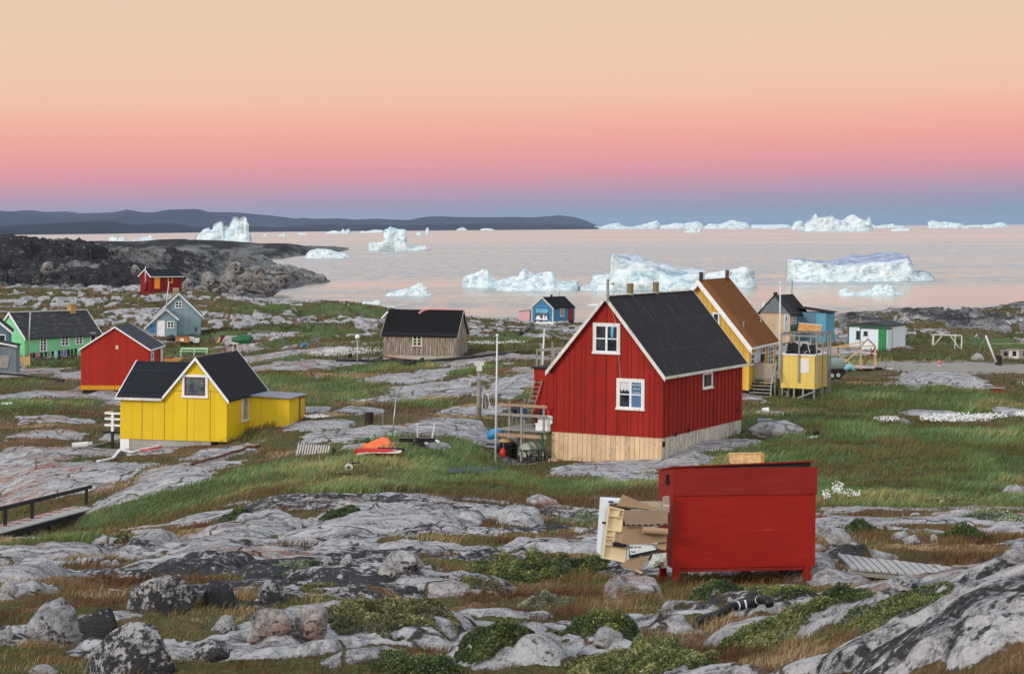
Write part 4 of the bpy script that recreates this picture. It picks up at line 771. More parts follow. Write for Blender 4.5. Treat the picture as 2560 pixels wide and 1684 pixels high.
u0, u1, v0, v1 = oD.rect('R', 748, 1000, 766, 1075); oD.door('R', None, boards('yellow_door_paint', (.62, .42, .05), .2, .03, .5, .2, (.3, .26, .2), .2), plain('brown_jamb', (.25, .12, .02)), z=(max(u0, 4.6), max(u0, 4.6)+.85, zb+.12, zt2-.15))
# white stair rail at its left end
c = thing('porch_stair', 'white railed porch step on black legs at the yellow cottage', 'steps', hy.o.matrix_world.translation, -.204, lean=.015)
for yy in (.15, 1.3):
    mb = MB(); xx = an(281, 1040, -yy)[0]; mb.box(xx-.05, xx+.08, yy-.05, yy+.05, .35, an(281, 1037, 0)[1]); mb.build('post', WHITE, c); mb = MB(); mb.box(xx-.05, xx+.08, yy-.05, yy+.05, -1.2, .348); mb.build('leg', DARKW, c)
for v in (.62, .95, 1.25):
    mb = MB(); mb.box(xx+.085, -w2-.02, .12, .16, v, v+.1); mb.box(xx+.02, xx+.05, .21, 1.24, v, v+.1); mb.build('rail', WHITE, c)
mb = MB(); mb.box(xx-.04, -w2-.02, .2, 1.24, .22, .33); mb.build('landing', DARKW, c)
# ---- red barn
hb = House('barn', 'red windowless gabled shed on a mustard yellow base board', (-30.051, 150.957, -11.776, -.007, 5.14, 5.819, 2.72, 4.374, .009, 0), 'shed'); hb.M = hb.o.matrix_world.copy()
hb.walls(boards('barn_red_paint', (.33, .018, .008), .2, .05, .6, .2, dirt=.15)); hb.roof(roofing('slate_grey_roof', (.035, .042, .05), (.08, .08, .08), .15, 5, .8), WHITE, .12, .12, .12, .06, .12)
w2 = hb.w/2
mb = MB(); mb.box(-w2-.05, w2+.05, -.05, hb.L+.05, -.02-.32, -.003); hb.part('base_board', mb, boards('mustard_paint', (.55, .25, .012), 2.6, .008, .3, .15))
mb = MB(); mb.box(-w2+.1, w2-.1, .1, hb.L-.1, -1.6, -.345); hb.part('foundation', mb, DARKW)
mb = MB(); f = hb.fn('F'); u, v = hb.hit('F', 292.5, 868); mb.box(u-.1, u+.1, v-.14, v+.14, 0, .03, fn=f); hb.part('vent', mb, plain('cream_vent', (.55, .45, .25)))
hb.window('R', (371.5, 878, 381.5, 912), WHITE, 1, 3, .1, .05, z=(.75, 1.75, 1.0, 2.45))
mb = MB(); mb.tube((w2+.1, 4.6, .3), (w2+.1, 4.6, 2.5), .09); hb.part('downpipe', mb, WHITE)
# ---- green house
hg = House('house', 'mint green house with a long mossy slate roof and brick chimney', (-49.283, 219.18, -13.304, .853, 10.02, 6.0, 1.743, 5.0, .014, 0))
# its long wall faces the camera: ridge runs along local x
a = hg.hit('F', 21, 778, -3); 
GREENP = boards('mint_paint', (.22, .62, .30), .28, .03, .75, .1)
w2 = hg.w/2; D = 5.4; zr = 4.15
mb = MB(); mb.prism([(0, -1.2), (D, -1.2), (D, hg.he), (D/2, zr), (0, hg.he)], lambda u, v, n: (n, u, v), -w2, w2); hg.part('wall', mb, GREENP)
GRF = roofing('mossy_slate_roof', (.035, .036, .038), (.14, .14, .13), .42, .6, .9)
for sg in (0, 1):
    k = (zr-hg.he)/(D/2); y = lambda t: t if sg == 0 else D-t
    mb = MB(); mb.prism([(y(-.3), hg.he-.3*k+.004), (y(D/2), zr+.004), (y(D/2), zr+.1), (y(-.3), hg.he-.3*k+.1)], lambda u, v, n: (n, u, v), -w2-.15, w2+.15); r = hg.part('roof', mb, GRF)
    for n0, n1 in ((-w2-.21, -w2-.153), (w2+.153, w2+.21)):
        mb = MB(); mb.prism([(y(-.36), hg.he-.36*k+.16), (y(D/2), zr+.16), (y(D/2), zr-.12), (y(-.36), hg.he-.36*k-.12)], lambda u, v, n: (n, u, v), n0, n1); hg.part('barge_board', mb, WHITE, r)
mb = MB(); mb.box(-w2-.2, w2+.2, D/2-.08, D/2+.08, zr+.1, zr+.2); hg.part('ridge_cap', mb, OFFW)
u, v = hg.hit('F', 183, 770, -D/2); mb = MB(); mb.box(u-.55, u+.15, D/2-.35, D/2+.35, zr-.3, zr+.72); mb.box(u-.6, u+.2, D/2-.4, D/2+.4, zr+.72, zr+.85); hg.part('chimney', mb, boards('ochre_brick', (.42, .27, .11), .12, .08, .6, .3, horizontal=True))
for px, ny in (((99, 844, 117, 879), 4), ((152.5, 838, 172, 865), 3), ((188, 836, 207, 861), 3)): hg.window('F', px, WHITE, 2, ny, .14, .07)
hg.window('F', (225, 832, 240, 854), WHITE, 1, 1, .14, .05)
# ---- houses cut by the left edge
he_ = thing('house', 'dark slate blue house cut by the left edge, black roof', 'house', P(-30, 872, 205), .2); D = 205/F
mb = MB(); mb.prism([(-3, -1.5), (2.1, -1.5), (2.1, 1.75), (-.5, 3.9), (-3, 1.8)], lambda u, v, n: (u, n, v), 0, 5); mb.build('wall', boards('slate_blue_paint', (.10, .17, .22), .2, .05, .6, .2), he_)
for a_, b_ in (((-.5, 4.0), (2.35, 1.66)), ((-.5, 4.0), (-3.2, 1.6))):
    mb = MB(); mb.prism([a_, b_, (b_[0], b_[1]+.12), (a_[0], a_[1]+.12)], lambda u, v, n: (u, n, v), -.2, 5.2); r = mb.build('roof', BLK, he_)
    mb = MB(); mb.prism([(a_[0], a_[1]+.16), (b_[0], b_[1]+.16), (b_[0], b_[1]-.1), (a_[0], a_[1]-.1)], lambda u, v, n: (u, n, v), -.26, -.203); mb.build('barge_board', WHITE, r)
mb = MB(); mb.box(.95, 1.75, -.06, -.003, .5, 1.5); r = mb.build('window', WHITE, he_); mb = MB(); mb.box(1.05, 1.65, -.07, -.062, .6, 1.4); mb.build('pane', GLASS, r)
hs2 = thing('shed', 'grey blue lean-to shed with white eave at the left edge', 'shed', P(10, 925, 178), .1)
mb = MB(); mb.box(-2, 1.02, 0, 2.5, -.6, 2.1); mb.build('wall', boards('grey_blue_paint', (.15, .19, .22), .16, .06, .6, .25, (.3, .3, .3), .2), hs2)
mb = MB(); mb.prism([(-2.1, 2.75), (1.12, 2.13), (1.12, 2.2), (-2.1, 2.83)], lambda u, v, n: (u, n, v), -.15, 2.6); r = mb.build('roof', BLK, hs2); mb = MB(); mb.prism([(-2.1, 2.8), (1.14, 2.19), (1.14, 2.06), (-2.1, 2.66)], lambda u, v, n: (u, n, v), -.2, -.153); mb.build('eave_board', WHITE, r)
mb = MB(); mb.prism([(-.6, .2), (.3, .2), (.5, 1.3), (-.3, 1.3)], lambda u, v, n: (u, -n, v), .003, .08); mb.build('leaning_panel', GREYW, hs2)
# ---- blue grey house
hbg = thing('house', 'pale blue grey gabled house with a lower front wing', 'house', P(447.6, 846, 242), .165); s = 242/F; BG = boards('blue_grey_paint', (.2, .3, .35), .26, .06, .6, .16, (.36, .4, .42), .25)
def px2(x, y): return ((x-447.6)*s-(846-y)*s*0.019, (846-y)*s)
el, er, ap = px2(389, 792), px2(503, 792), px2(447.6, 736)
mb = MB(); mb.prism([(el[0], -1), (er[0], -1), er, ap, el], lambda u, v, n: (u, n, v), 2.2, 9); mb.build('wall', BG, hbg)
def slabs(root, a, b, y0, y1, mt, trim, t=.12, bw=.3, back=False):
    mb = MB(); mb.prism([(a[0], a[1]+.004), (b[0], b[1]+.004), (b[0], b[1]+t), (a[0], a[1]+t)], lambda u, v, n: (u, n, v), y0, y1); r = mb.build('roof', mt, root)
    mb = MB(); mb.prism([(a[0], a[1]+t+.04), (b[0], b[1]+t+.04), (b[0], b[1]+t+.04-bw), (a[0], a[1]+t+.04-bw)], lambda u, v, n: (u, n, v), y0-.06, y0-.003); mb.build('barge_board', trim, r); return r
GT = plain('grey_white_trim', (.55, .59, .62), .6)
for e in (px2(508, 794), px2(384, 796)): slabs(hbg, ap, e, 1.95, 9.2, GRF, GT)
wl_, wr_, wa = px2(364, 822), px2(443, 798), px2(414.8, 772)
mb = MB(); mb.prism([(wl_[0], -.9), (wr_[0], -.9), (wr_[0], wr_[1]), wa, (wl_[0], wl_[1])], lambda u, v, n: (u, n, v), 0, 2.197); mb.build('front_wing', BG, hbg)
for e in (px2(361, 822), px2(447.5, 799)): slabs(hbg, wa, e, -.25, 2.19, GRF, GT, .1, .28)
def facade_win(root, x0, y0, x1, y1, yy, px2=px2, nx=2, ny=2, mt=WHITE, name='window', c=.1, pane=None):
    a, b = px2(x0, y1), px2(x1, y0); mb = MB(); u0, v0, u1, v1 = a[0], a[1], b[0], b[1]; fn = lambda u, v, n: (u, yy-n, v)
    B = lambda a, b, c_, d, n0, n1: mb.box(a, b, c_, d, n0, n1, fn=fn)
    B(u0, u1, v1-c, v1, 0, .06); B(u0-.03, u1+.03, v0, v0+c, 0, .08); B(u0, u0+c, v0+c, v1-c, 0, .055); B(u1-c, u1, v0+c, v1-c, 0, .055)
    for i in range(1, nx): x = u0+c+(u1-u0-2*c)*i/nx; B(x-.045, x+.045, v0+c, v1-c, .012, .045)
    for i in range(1, ny): y = v0+c+(v1-v0-2*c)*i/ny; B(u0+c, u1-c, y-.035, y+.035, .012, .04)
    r = mb.build(name, mt, root); mb = MB(); B2 = mb.box(u0+c, u1-c, v0+c, v1-c, .003, .011, fn=fn); mb.build('pane', pane or GLASS, r); return r
facade_win(hbg, 438, 755, 456, 772, 2.2); facade_win(hbg, 418, 803, 436, 820, 0)
def slab_(root, name, x0, y0, x1, y1, yy, mt, px2=px2, t=.05):
    a, b = px2(x0, y1), px2(x1, y0); mb = MB(); mb.box(a[0], b[0], yy-t, yy-.003, a[1], b[1]); return mb.build(name, mt, root)
dr = slab_(hbg, 'door', 393.5, 801, 413, 842.5, 0, WHITE); a = px2(397, 822); mb = MB(); mb.box(a[0], a[0]+.12, -.1, -.052, a[1], a[1]+.06); mb.build('handle', METAL, dr)
slab_(hbg, 'panel', 376, 809, 390.5, 831, 0, plain('faded_blue_panel', (.04, .17, .34), .7, .35)); slab_(hbg, 'meter_box', 487, 820, 493, 831, 2.2, plain('dark_box', (.07, .08, .1)))
a = px2(440, 728); mb = MB(); mb.box(a[0]-.35, a[0]+.4, 3.4, 4.2, ap[1]-.8, a[1]+.3); mb.build('chimney', boards('stone_chimney', (.33, .27, .16), .3, .1, .4, .4, horizontal=True), hbg)
# ---- red hut by the cliff
hr = House('hut', 'small dark red hut with orange door below the dark cliff', (-56.712, 327.607, -9.955, .698, 5.888, 3.279, 2.281, 3.0, .02, 0), 'hut'); w2 = hr.w/2; D = 3.3; zr = 3.25
DRED = boards('dark_red_paint', (.19, .012, .012), .2, .05, .6, .15)
mb = MB(); mb.prism([(0, -.8), (D, -.8), (D, hr.he), (D/2, zr), (0, hr.he)], lambda u, v, n: (n, u, v), -w2, w2); hr.part('wall', mb, DRED); k = (zr-hr.he)/(D/2)
for sg in (0, 1):
    y = lambda t: t if sg == 0 else D-t
    mb = MB(); mb.prism([(y(-.3), hr.he-.3*k+.004), (y(D/2), zr+.004), (y(D/2), zr+.08), (y(-.3), hr.he-.3*k+.08)], lambda u, v, n: (n, u, v), -w2-.15, w2+.15); r = hr.part('roof', mb, BLK)
    mb = MB(); mb.prism([(y(-.36), hr.he-.36*k+.12), (y(D/2), zr+.12), (y(D/2), zr-.08), (y(-.36), hr.he-.36*k-.08)], lambda u, v, n: (n, u, v), -w2-.21, -w2-.153); hr.part('barge_board', mb, WHITE, r)
    if sg == 0: mb = MB(); mb.box(-w2-.15, w2+.15, -.36, -.303, hr.he-.3*k-.04, hr.he-.3*k+.08); hr.part('eave_board', mb, WHITE, r)
ORG = plain('orange_paint', (.85, .30, .015), .55, .1)
hr.door('F', (386, 692, 399.5, 721.5), ORG, handle=False); hr.window('F', (419, 690, 431.5, 707), ORG, 1, 1, .2)
mb = MB(); f = hr.fn('L'); mb.box(.6, 2.2, .0, 1.3, .003, .5, fn=f); hr.part('box_bunker', mb, DRED)
# ---- brown weathered house
hw = House('house', 'weathered brown plank house with a black felt roof', (-7.688, 164.889, -10.548, -.192, 6.223, 4.442, 1.686, 3.5, .013, 0)); w2 = hw.w/2; D = 4.2; zr = 3.62
BRN = boards('peeling_brown_planks', (.17, .12, .085), .17, .09, .35, .3, (.44, .40, .34), .5, dirt=.4)
mb = MB(); mb.prism([(0, 0), (D, 0), (D, hw.he), (D/2, zr), (0, hw.he)], lambda u, v, n: (n, u, v), -w2, w2); hw.part('wall', mb, BRN); k = (zr-hw.he)/(D/2)
TAR = roofing('tar_black_roof', (.006, .006, .007), (.02, .02, .022), .1, 9, .9)
for sg in (0, 1):
    y = lambda t: t if sg == 0 else D-t
    mb = MB(); mb.prism([(y(-.16), hw.he-.16*k+.004), (y(D/2), zr+.004), (y(D/2), zr+.07), (y(-.16), hw.he-.16*k+.07)], lambda u, v, n: (n, u, v), -w2-.12, w2+.12); r = hw.part('roof', mb, TAR)
    for n0, n1 in ((-w2-.17, -w2-.123), (w2+.123, w2+.17)):
        mb = MB(); mb.prism([(y(-.2), hw.he-.2*k+.1), (y(D/2), zr+.1), (y(D/2), zr-.06), (y(-.2), hw.he-.2*k-.06)], lambda u, v, n: (n, u, v), n0, n1); hw.part('barge_board', mb, GREYW, r)
a, b = hw.hit('F', 1050, 783, -D/2), hw.hit('F', 1130, 783, -D/2)
mb = MB(); mb.path([(a[0], D/2-.35, zr-.25), (a[0]+.3, D/2-.1, zr+.02), (a[0]+.8, D/2, zr+.12), (b[0], D/2, zr+.1), (w2, D/2, zr+.1)], [.1, .1, .07, .05, .05], 7); hw.part('ridge_cloth', mb, plain('pink_tarp', (.6, .25, .22)))
hw.window('F', (1031, 838, 1055, 865), plain('cream_paint', (.66, .62, .5), .6), 2, 3, .09, .045)
mb = MB(); mb.box(-w2+.03, w2-.03, .03, D-.05, -1.2, -.003); hw.part('foundation', mb, plain('pale_concrete', (.36, .32, .25), .9, .3, 1.5))
mb = MB()
for i in range(12):
    u0 = -w2+hw.w*i/12; sag = lambda q: -.06-.28*math.sin(math.pi*min(max((q+w2)/hw.w, 0), 1)); mb.add([(u0, -.02, sag(u0)), (u0+hw.w/12, -.02, sag(u0+hw.w/12)), (u0+hw.w/12, -.02, sag(u0+hw.w/12)-.12), (u0, -.02, sag(u0)-.12)], [(0, 1, 2, 3)])
hw.part('rust_edge', mb, RUST)
mb = MB(); mb.bar((-w2-.15, .1, 3.0), (-w2+.15, .9, 3.5), .1); hw.part('ladder_hook', mb, WHITE)
# ---- mural house
hm = House('hut', 'small blue hut with a painted iceberg mural on its gable', (4.959, 334.59, -15.804, -.599, 4.313, 6.675, 2.259, 3.971, .018, 0), 'hut'); w2 = hm.w/2
BLU = boards('blue_paint', (.055, .19, .36), .22, .05, .65, .2); hm.walls(BLU); CRM = plain('cream_trim', (.66, .64, .5), .6, .1)
hm.roof(TAR, CRM, .12, .12, .15, .08, .22, eave=False)
mb = MB(); mb.box(w2-.13, w2+.02, -.025, .1, -.05, hm.he); mb.box(-w2-.02, -w2+.13, -.025, .1, -.05, hm.he); hm.part('corner_board', mb, CRM)
u0, u1, v0, v1 = hm.rect('F', 1338, 770, 1372.5, 802); f = hm.fn('F'); U = lambda t: u0+(u1-u0)*t; V = lambda t: v0+(v1-v0)*t
mb = MB(); mb.box(u0, u1, v0, v1, .003, .03, fn=f); mu = hm.part('mural', mb, plain('navy_border', (.012, .04, .09)))
mb = MB(); mb.box(U(.04), U(.96), V(.62), V(.96), .031, .034, fn=f); hm.part('mural_sky', mb, plain('mural_blue', (.12, .36, .52), .6, .5, 1.5), mu)
mb = MB(); mb.prism([(U(.04), V(.1)), (U(.96), V(.1)), (U(.96), V(.72)), (U(.82), V(.64)), (U(.7), V(.6)), (U(.5), V(.55)), (U(.3), V(.6)), (U(.15), V(.62)), (U(.04), V(.5))], f, .035, .038); hm.part('mural_hill', mb, plain('mural_grey', (.07, .085, .11), .6, .5, 2), mu)
for pl in ([(.04, .08), (.12, .36), (.22, .40), (.34, .38), (.36, .24), (.52, .14), (.56, .30), (.63, .55), (.68, .30), (.74, .18), (.76, .42), (.84, .44), (.88, .2), (.93, .08)],):
    mb = MB(); mb.prism([(U(a), V(b)) for a, b in pl], f, .039, .042); hm.part('mural_iceberg', mb, WHITE, mu)
hm.window('R', (1400, 770, 1410, 791), CRM, 2, 1, .14, .09)
u0, u1, v0, v1 = hm.rect('R', 1420, 771, 1432, 800); mb = MB(); f = hm.fn('R'); mb.box(u0, u1, 0, v1, .003, .05, fn=f); dr = hm.part('door', mb, boards('worn_red_door', (.22, .02, .02), .3, .05, .5, .3, (.3, .3, .3), .2)); mb = MB(); mb.box(u0+.15, u0+.22, .9, 1.0, .052, .09, fn=f); hm.part('handle', mb, METAL, dr)
mb = MB()
for i in range(26):
    u = -w2+hm.w*(i+.5)/26; mb.ball((u, -.03, -.28+random.uniform(-.15, .15)), random.uniform(.16, .3), nu=6, nv=4)
for i in range(22): mb.ball((w2+.05, .3+4.4*i/22, -.14-.0*i+random.uniform(-.08, .06)), random.uniform(.1, .18), nu=6, nv=4)
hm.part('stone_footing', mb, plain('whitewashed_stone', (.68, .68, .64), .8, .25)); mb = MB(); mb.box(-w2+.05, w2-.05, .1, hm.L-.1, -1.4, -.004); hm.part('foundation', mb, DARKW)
mb = MB(); u, v = hm.hit('F', 1389, 738, -3); mb.box(-.12, .12, 2.6, 2.9, hm.hr, hm.hr+.45); hm.part('chimney', mb, BLACK); mb = MB(); mb.tube((0, 5.2, hm.hr), (.02, 5.2, hm.hr+.9), .03); hm.part('antenna', mb, BLACK)
hp = thing('shed', 'pale pink lean-to shed on thin stilts beside the blue hut', 'shed', P(1308, 804, 340), -.599); s = 340/F
mb = MB(); mb.prism([(-.9, 0), (1.3, 0), (1.3, 2.0), (-.9, 1.72)], lambda u, v, n: (u, n, v), 0, 2); mb.build('wall', boards('pink_paint', (.62, .36, .38), .3, .02, .8, .1), hp)
mb = MB(); mb.prism([(-1.0, 1.713), (1.3, 2.006), (1.3, 2.07), (-1.0, 1.78)], lambda u, v, n: (u, n, v), -.1, 2.1); mb.build('roof', RUST, hp)
for x in (-.85, 1.25):
    for y in (.05, 1.9):
        mb = MB(); mb.box(x-.05, x+.05, y-.05, y+.05, -1.3, -.003); mb.build('stilt', GREYW, hp)
mb = MB(); mb.bar((-.8, -.02, -.1), (1.2, -.02, -.9), .06); mb.bar((-.8, -.04, -.9), (1.2, -.04, -.1), .06); mb.build('brace', GREYW, hp)
# ---- yellow house with the rust orange roof
ho = House('house', 'ochre yellow board house with a steep rusty orange roof', (11.832, 128.473, -10.402, -.348, 6.694, 7.841, 2.916, 6.849, .025, 0)); w2 = ho.w/2
OCH = boards('ochre_paint', (.60, .36, .06), .3, .05, .5, .13); ho.walls(OCH)
ho.roof(roofing('rust_orange_roof', (.155, .052, .006), (.08, .03, .008), .25, 99, .85), WHITE, .3, .2, .22, .09, .42)
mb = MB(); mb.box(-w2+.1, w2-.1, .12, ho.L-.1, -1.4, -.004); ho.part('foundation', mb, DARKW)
mb = MB(); mb.box(w2-.14, w2+.025, -.03, .16, -.02, ho.he-.1); ho.part('corner_board', mb, boards('bright_ochre', (.68, .42, .05), 9, .001, 1, .1))
ho.window('F', (1781, 781, 1799, 812), WHITE, 1, 1, .16)
ho.window('R', (1875.5, 882, 1886, 912), WHITE, 1, 2, .1); ho.window('R', (1904, 855, 1912, 883), WHITE, 1, 2, .1); ho.window('R', (1919.5, 864, 1932, 913), WHITE, 2, 4, .12, .05)
PALE = plain('pale_door_paint', (.55, .6, .68), .5, .1); u0, u1, v0, v1 = ho.rect('R', 1888, 874, 1897.5, 942); ho.door('R', None, PALE, WHITE, z=(u0, u1, v0, v1))
u0, u1, v0, v1 = ho.rect('R', 1900, 885, 1908, 904); mb = MB(); mb.box(u0, u1, v0, v1, .003, .09, fn=ho.fn('R')); ho.part('meter_box', mb, DARKW)
k = (ho.hr-ho.he)/w2
for px, py, nm, mt, y, h in ((1753, 680, 'chimney', plain('dark_flue', (.03, .03, .035)), .35, 0), (1818, 675, 'chimney', plain('rust_flue', (.11, .04, .025)), 6.9, 0)):
    u, v = ho.hit('F', px, py, -y); mb = MB(); mb.tube((u, y, ho.hr-k*abs(u)-.1), (u, y, v), .13, n=12); ho.part(nm, mb, mt)
for px, py in ((1857, 813), (1901, 803)):
    o_ = ho.Mi @ CAMP; q_ = (ho.Mi @ P(px, py, 100))-o_; t_ = (ho.hr+.1-k*o_.x-o_.z)/(q_.z+k*q_.x); r_ = o_+q_*t_
    mb = MB(); mb.tube((r_.x, r_.y, r_.z-.35), (r_.x, r_.y, r_.z+.25), .09); mb.tube((r_.x, r_.y, r_.z+.18), (r_.x, r_.y, r_.z+.25), .13); ho.part('roof_vent', mb, METAL)
# porch stairs and railings
st = thing('stairs', 'grey wooden porch stairs with railings at the ochre house', 'stairs', on_house(0, 0, 0)*0+ho.o.matrix_world.translation, -.348, lean=.025)
zs = ho.rect('R', 1888, 874, 1897.5, 942)[2]; yd = ho.rect('R', 1888, 874, 1897.5, 942)[0]
mb = MB(); mb.box(w2+.01, w2+1.5, yd-.6, yd+2.0, zs-.1, zs); mb.build('landing', GREYW, st)
for i in range(5):
    mb = MB(); mb.box(w2+.02, w2+1.4, yd-.65-.27*(i+1), yd-.65-.27*i, zs-.2*(i+1)-.05, zs-.2*(i+1)); mb.build('tread', GREYW, st)
mb = MB(); mb.box(w2+.02, w2+1.3, yd-.66, yd-.62, zs+.02, zs+1.0); mb.build('panel', boards('bleached_plywood', (.36, .31, .24), 3, .001, 1, .3), st)
for x in (w2+1.45, w2+.1):
    for y in (yd-.6, yd+.6, yd+1.9):
        mb = MB(); mb.box(x-.04, x+.04, y-.04, y+.04, -1.6, zs+1.05); mb.build('post', GREYW, st)
for z in (zs+.5, zs+.98):
    mb = MB(); mb.box(w2+1.41, w2+1.49, yd-.56, yd+1.86, z, z+.07); mb.build('rail', GREYW, st)
mb = MB(); mb.bar((w2+1.5, yd-.62, zs+1.0), (w2+1.5, yd-2.0, zs-.3), .07); mb.bar((w2+1.5, yd-2.0, zs-.3), (w2+1.5, yd-2.0, zs-1.6), .08); mb.build('handrail', plain('blue_grey_rail', (.25, .3, .3)), st)
mb = MB(); mb.bar((w2+1.75, yd-.2, -1.4), (w2+1.62, yd-.2, zs+1.1), .06); mb.bar((w2+2.3, yd-.2, -1.4), (w2+2.15, yd-.2, zs+1.1), .06); lad = mb.build('ladder', GREYW, st); mb = MB()
for i in range(7): mb.bar((w2+1.75-.02*i, yd-.22, -1.1+.33*i), (w2+2.28-.02*i, yd-.22, -1.1+.33*i), .05)
mb.build('rung', GREYW, lad)
# ---- black roofed blue shed
hk = House('house', 'old house with grey gable, bare plank front and blue lean-to', (28.155, 215.136, -12.273, -.565, 3.471, 4.341, 2.898, 4.711, .023, 0)); w2 = hk.w/2
PLY = boards('bare_plywood', (.5, .38, .25), .6, .02, .5, .25); GRY = boards('dark_grey_planks', (.14, .165, .18), .2, .07, .5, .25, (.25, .27, .28), .3); BLS = boards('slate_blue_planks', (.1, .19, .25), .2, .06, .6, .15); BLB = boards('bright_blue_planks', (.1, .3, .42), .3, .03, .7, .12)
mb = MB(); mb.prism([(-w2, -.6), (w2, -.6), (w2, 2.86), (-w2, 2.86)], lambda u, v, n: (u, n, v), .06, hk.L); hk.part('wall', mb, PLY)
mb = MB(); mb.prism([(-w2-.1, 2.863), (w2+.1, 2.863), (0, 4.68)], lambda u, v, n: (u, n, v), -.12, hk.L); hk.part('gable', mb, GRY)
hk.roof(roofing('rust_black_roof', (.016, .016, .018), (.09, .035, .012), .42, 99, .9), DARKW, .2, .15, .28, .08, .12, eave=False)
mb = MB(); mb.box(w2+.003, w2+.04, .9, hk.L-.1, -.6, 2.7); hk.part('side_cladding', mb, BLS)
u0, u1, v0, v1 = hk.rect('R', 1960, 784.5, 1969.5, 827); mb = MB(); mb.box(u0, u1, v0, v1, .003, .05, fn=hk.fn('R')); dr = hk.part('door', mb, WHITE); mb = MB(); mb.box((u0+u1)/2-.12, (u0+u1)/2+.12, v1-.7, v1-.35, .052, .06, fn=hk.fn('R')); hk.part('pane', mb, GLASS, dr)
hk.window('R', (1979, 786, 1989, 810), WHITE, 2, 3, .1, .05, d=.04)
d = hk.hit('R', 1992, 830, 0)[0]
Ax = hk.hit('B', 2039, 830, d+1.0-hk.L); x1 = Ax[0]; zt = hk.hit('B', 2039, 781, d+1.0-hk.L)[1]
mb = MB(); mb.box(w2+.05, x1, d+1.0, d+3.4, -.8, zt); hk.part('lean_to', mb, BLS)
x2 = hk.hit('B', 2064, 825, d+1.0-hk.L)[0]; mb = MB(); mb.box(x1+.003, x2, d+1.02, d+3.4, -.8, zt-.02); hk.part('lean_to', mb, BLB)
mb = MB(); mb.prism([(w2-.6, zt+.42), (x2+.25, zt+.02), (x2+.25, zt+.09), (w2-.6, zt+.5)], lambda u, v, n: (u, n, v), d+.85, d+3.6); hk.part('lean_to_roof', mb, TAR)
mb = MB(); mb.box(-.35, .0, .3, .6, hk.hr-.2, hk.hr+.35); hk.part('chimney', mb, DARKW); u = hk.hit('B', 1981, 700, 0); mb = MB(); mb.tube((0, hk.L, hk.hr), (0, hk.L, u[1]), .03); hk.part('antenna', mb, BLACK)
# ---- white and green cabin
hc = House('cabin', 'flat roofed white cabin with a green door and dark green trim', (33.02, 185.766, -11.426, -.504, 3.913, 4.948, 2.001, 2.0, .017, 0), 'cabin'); w2 = hc.w/2
WB = boards('white_cabin_panel', (.62, .70, .76), .6, .015, .5, .06, rough=.6); mb = MB(); mb.box(-w2, w2, 0, hc.L, 0, 2.0); hc.part('wall', mb, WB)
DG = plain('dark_green_paint', (.012, .06, .03), .6); GD = plain('green_door_paint', (.012, .19, .05), .5, .15)
mb = MB(); mb.prism([(-w2-.12, 2.004), (w2+.12, 2.004), (w2+.12, 2.1), (.2, 2.42), (-w2-.12, 2.1)], lambda u, v, n: (u, n, v), -.12, hc.L+.12); r = hc.part('roof', mb, roofing('dark_grey_felt', (.03, .034, .035), (.07, .07, .07), .2, 2, .8))
mb = MB(); mb.box(-w2-.13, w2+.13, -.16, -.123, 1.93, 2.1); hc.part('eave_board', mb, DG, r)
mb = MB(); mb.box(-w2-.015, -w2+.08, -.015, .08, -.003, 1.92); hc.part('corner_board', mb, DG)
aF = lambda px, py, d: hc.hit('F', px, py, d); dA = 1.5; xa, xb = aF(2150, 850, dA)[0], aF(2218, 850, dA)[0]; zt = aF(2185, 822, dA)[1]; zb = aF(2185, 888, dA)[1]
mb = MB(); mb.box(xa, xb, -dA, -.003, zb, zt); hc.part('porch', mb, WB)
mb = MB(); mb.box(xa-.06, xb+.06, -dA-.08, -.17, zt+.003, zt+.09); hc.part('porch_roof', mb, DG)
mb = MB(); mb.box(xa-.015, xa+.06, -dA-.015, -dA+.06, zb, zt); mb.box(xb+.003, xb+.015, -.1, -.02, zb, zt); hc.part('corner_board', mb, DG)
hc.window('F', (2159.5, 827.5, 2169, 839.5), DG, 1, 1, .09, d=dA); hc.window('F', (2141, 826.5, 2149, 848), DG, 1, 1, .1)
u0, u1, v0, v1 = hc.rect('F', 2196, 823, 2217, 876, dA); hc.door('F', None, GD, None, dA, z=(u0, u1-.03, v0, v1))
mb = MB(); mb.box(u0-.1, u1+.1, -dA-.8, -dA-.02, v0-.22, v0-.1); mb.bar((u0, -dA-.7, v0-.1), (u0, -dA-.7, v0-.75), .06); mb.bar((u1, -dA-.7, v0-.1), (u1, -dA-.7, v0-.75), .06); mb.bar((u1, -dA-.05, v0-.1), (u1, -dA-.05, v0-.75), .06); hc.part('step', mb, OFFW)
mb = MB(); mb.box(-w2+.1, w2-.05, .05, hc.L-.05, -.9, -.003); hc.part('foundation', mb, GREYW); mb = MB(); mb.box(w2-.049, w2+.01, 1.5, hc.L, -.28, -.004); hc.part('foundation_panel', mb, boards('ochre_board', (.4, .2, .03), 2, .001, 1, .2))
mb = MB(); mb.tube((-1.2, 1.2, 2.1), (-1.2, 1.2, 2.75), .04); hc.part('flue', mb, PINE)
# ------------------------------------------------------------------ smaller things
def gt(name, label, cat, px, py, rz=0.0, group=None, dz=0.0, lean=LEAN, ymin=0):
    g = G(px, py, ymin); g.z += dz; return thing(name, label, cat, g, rz, group, lean), g.y/F
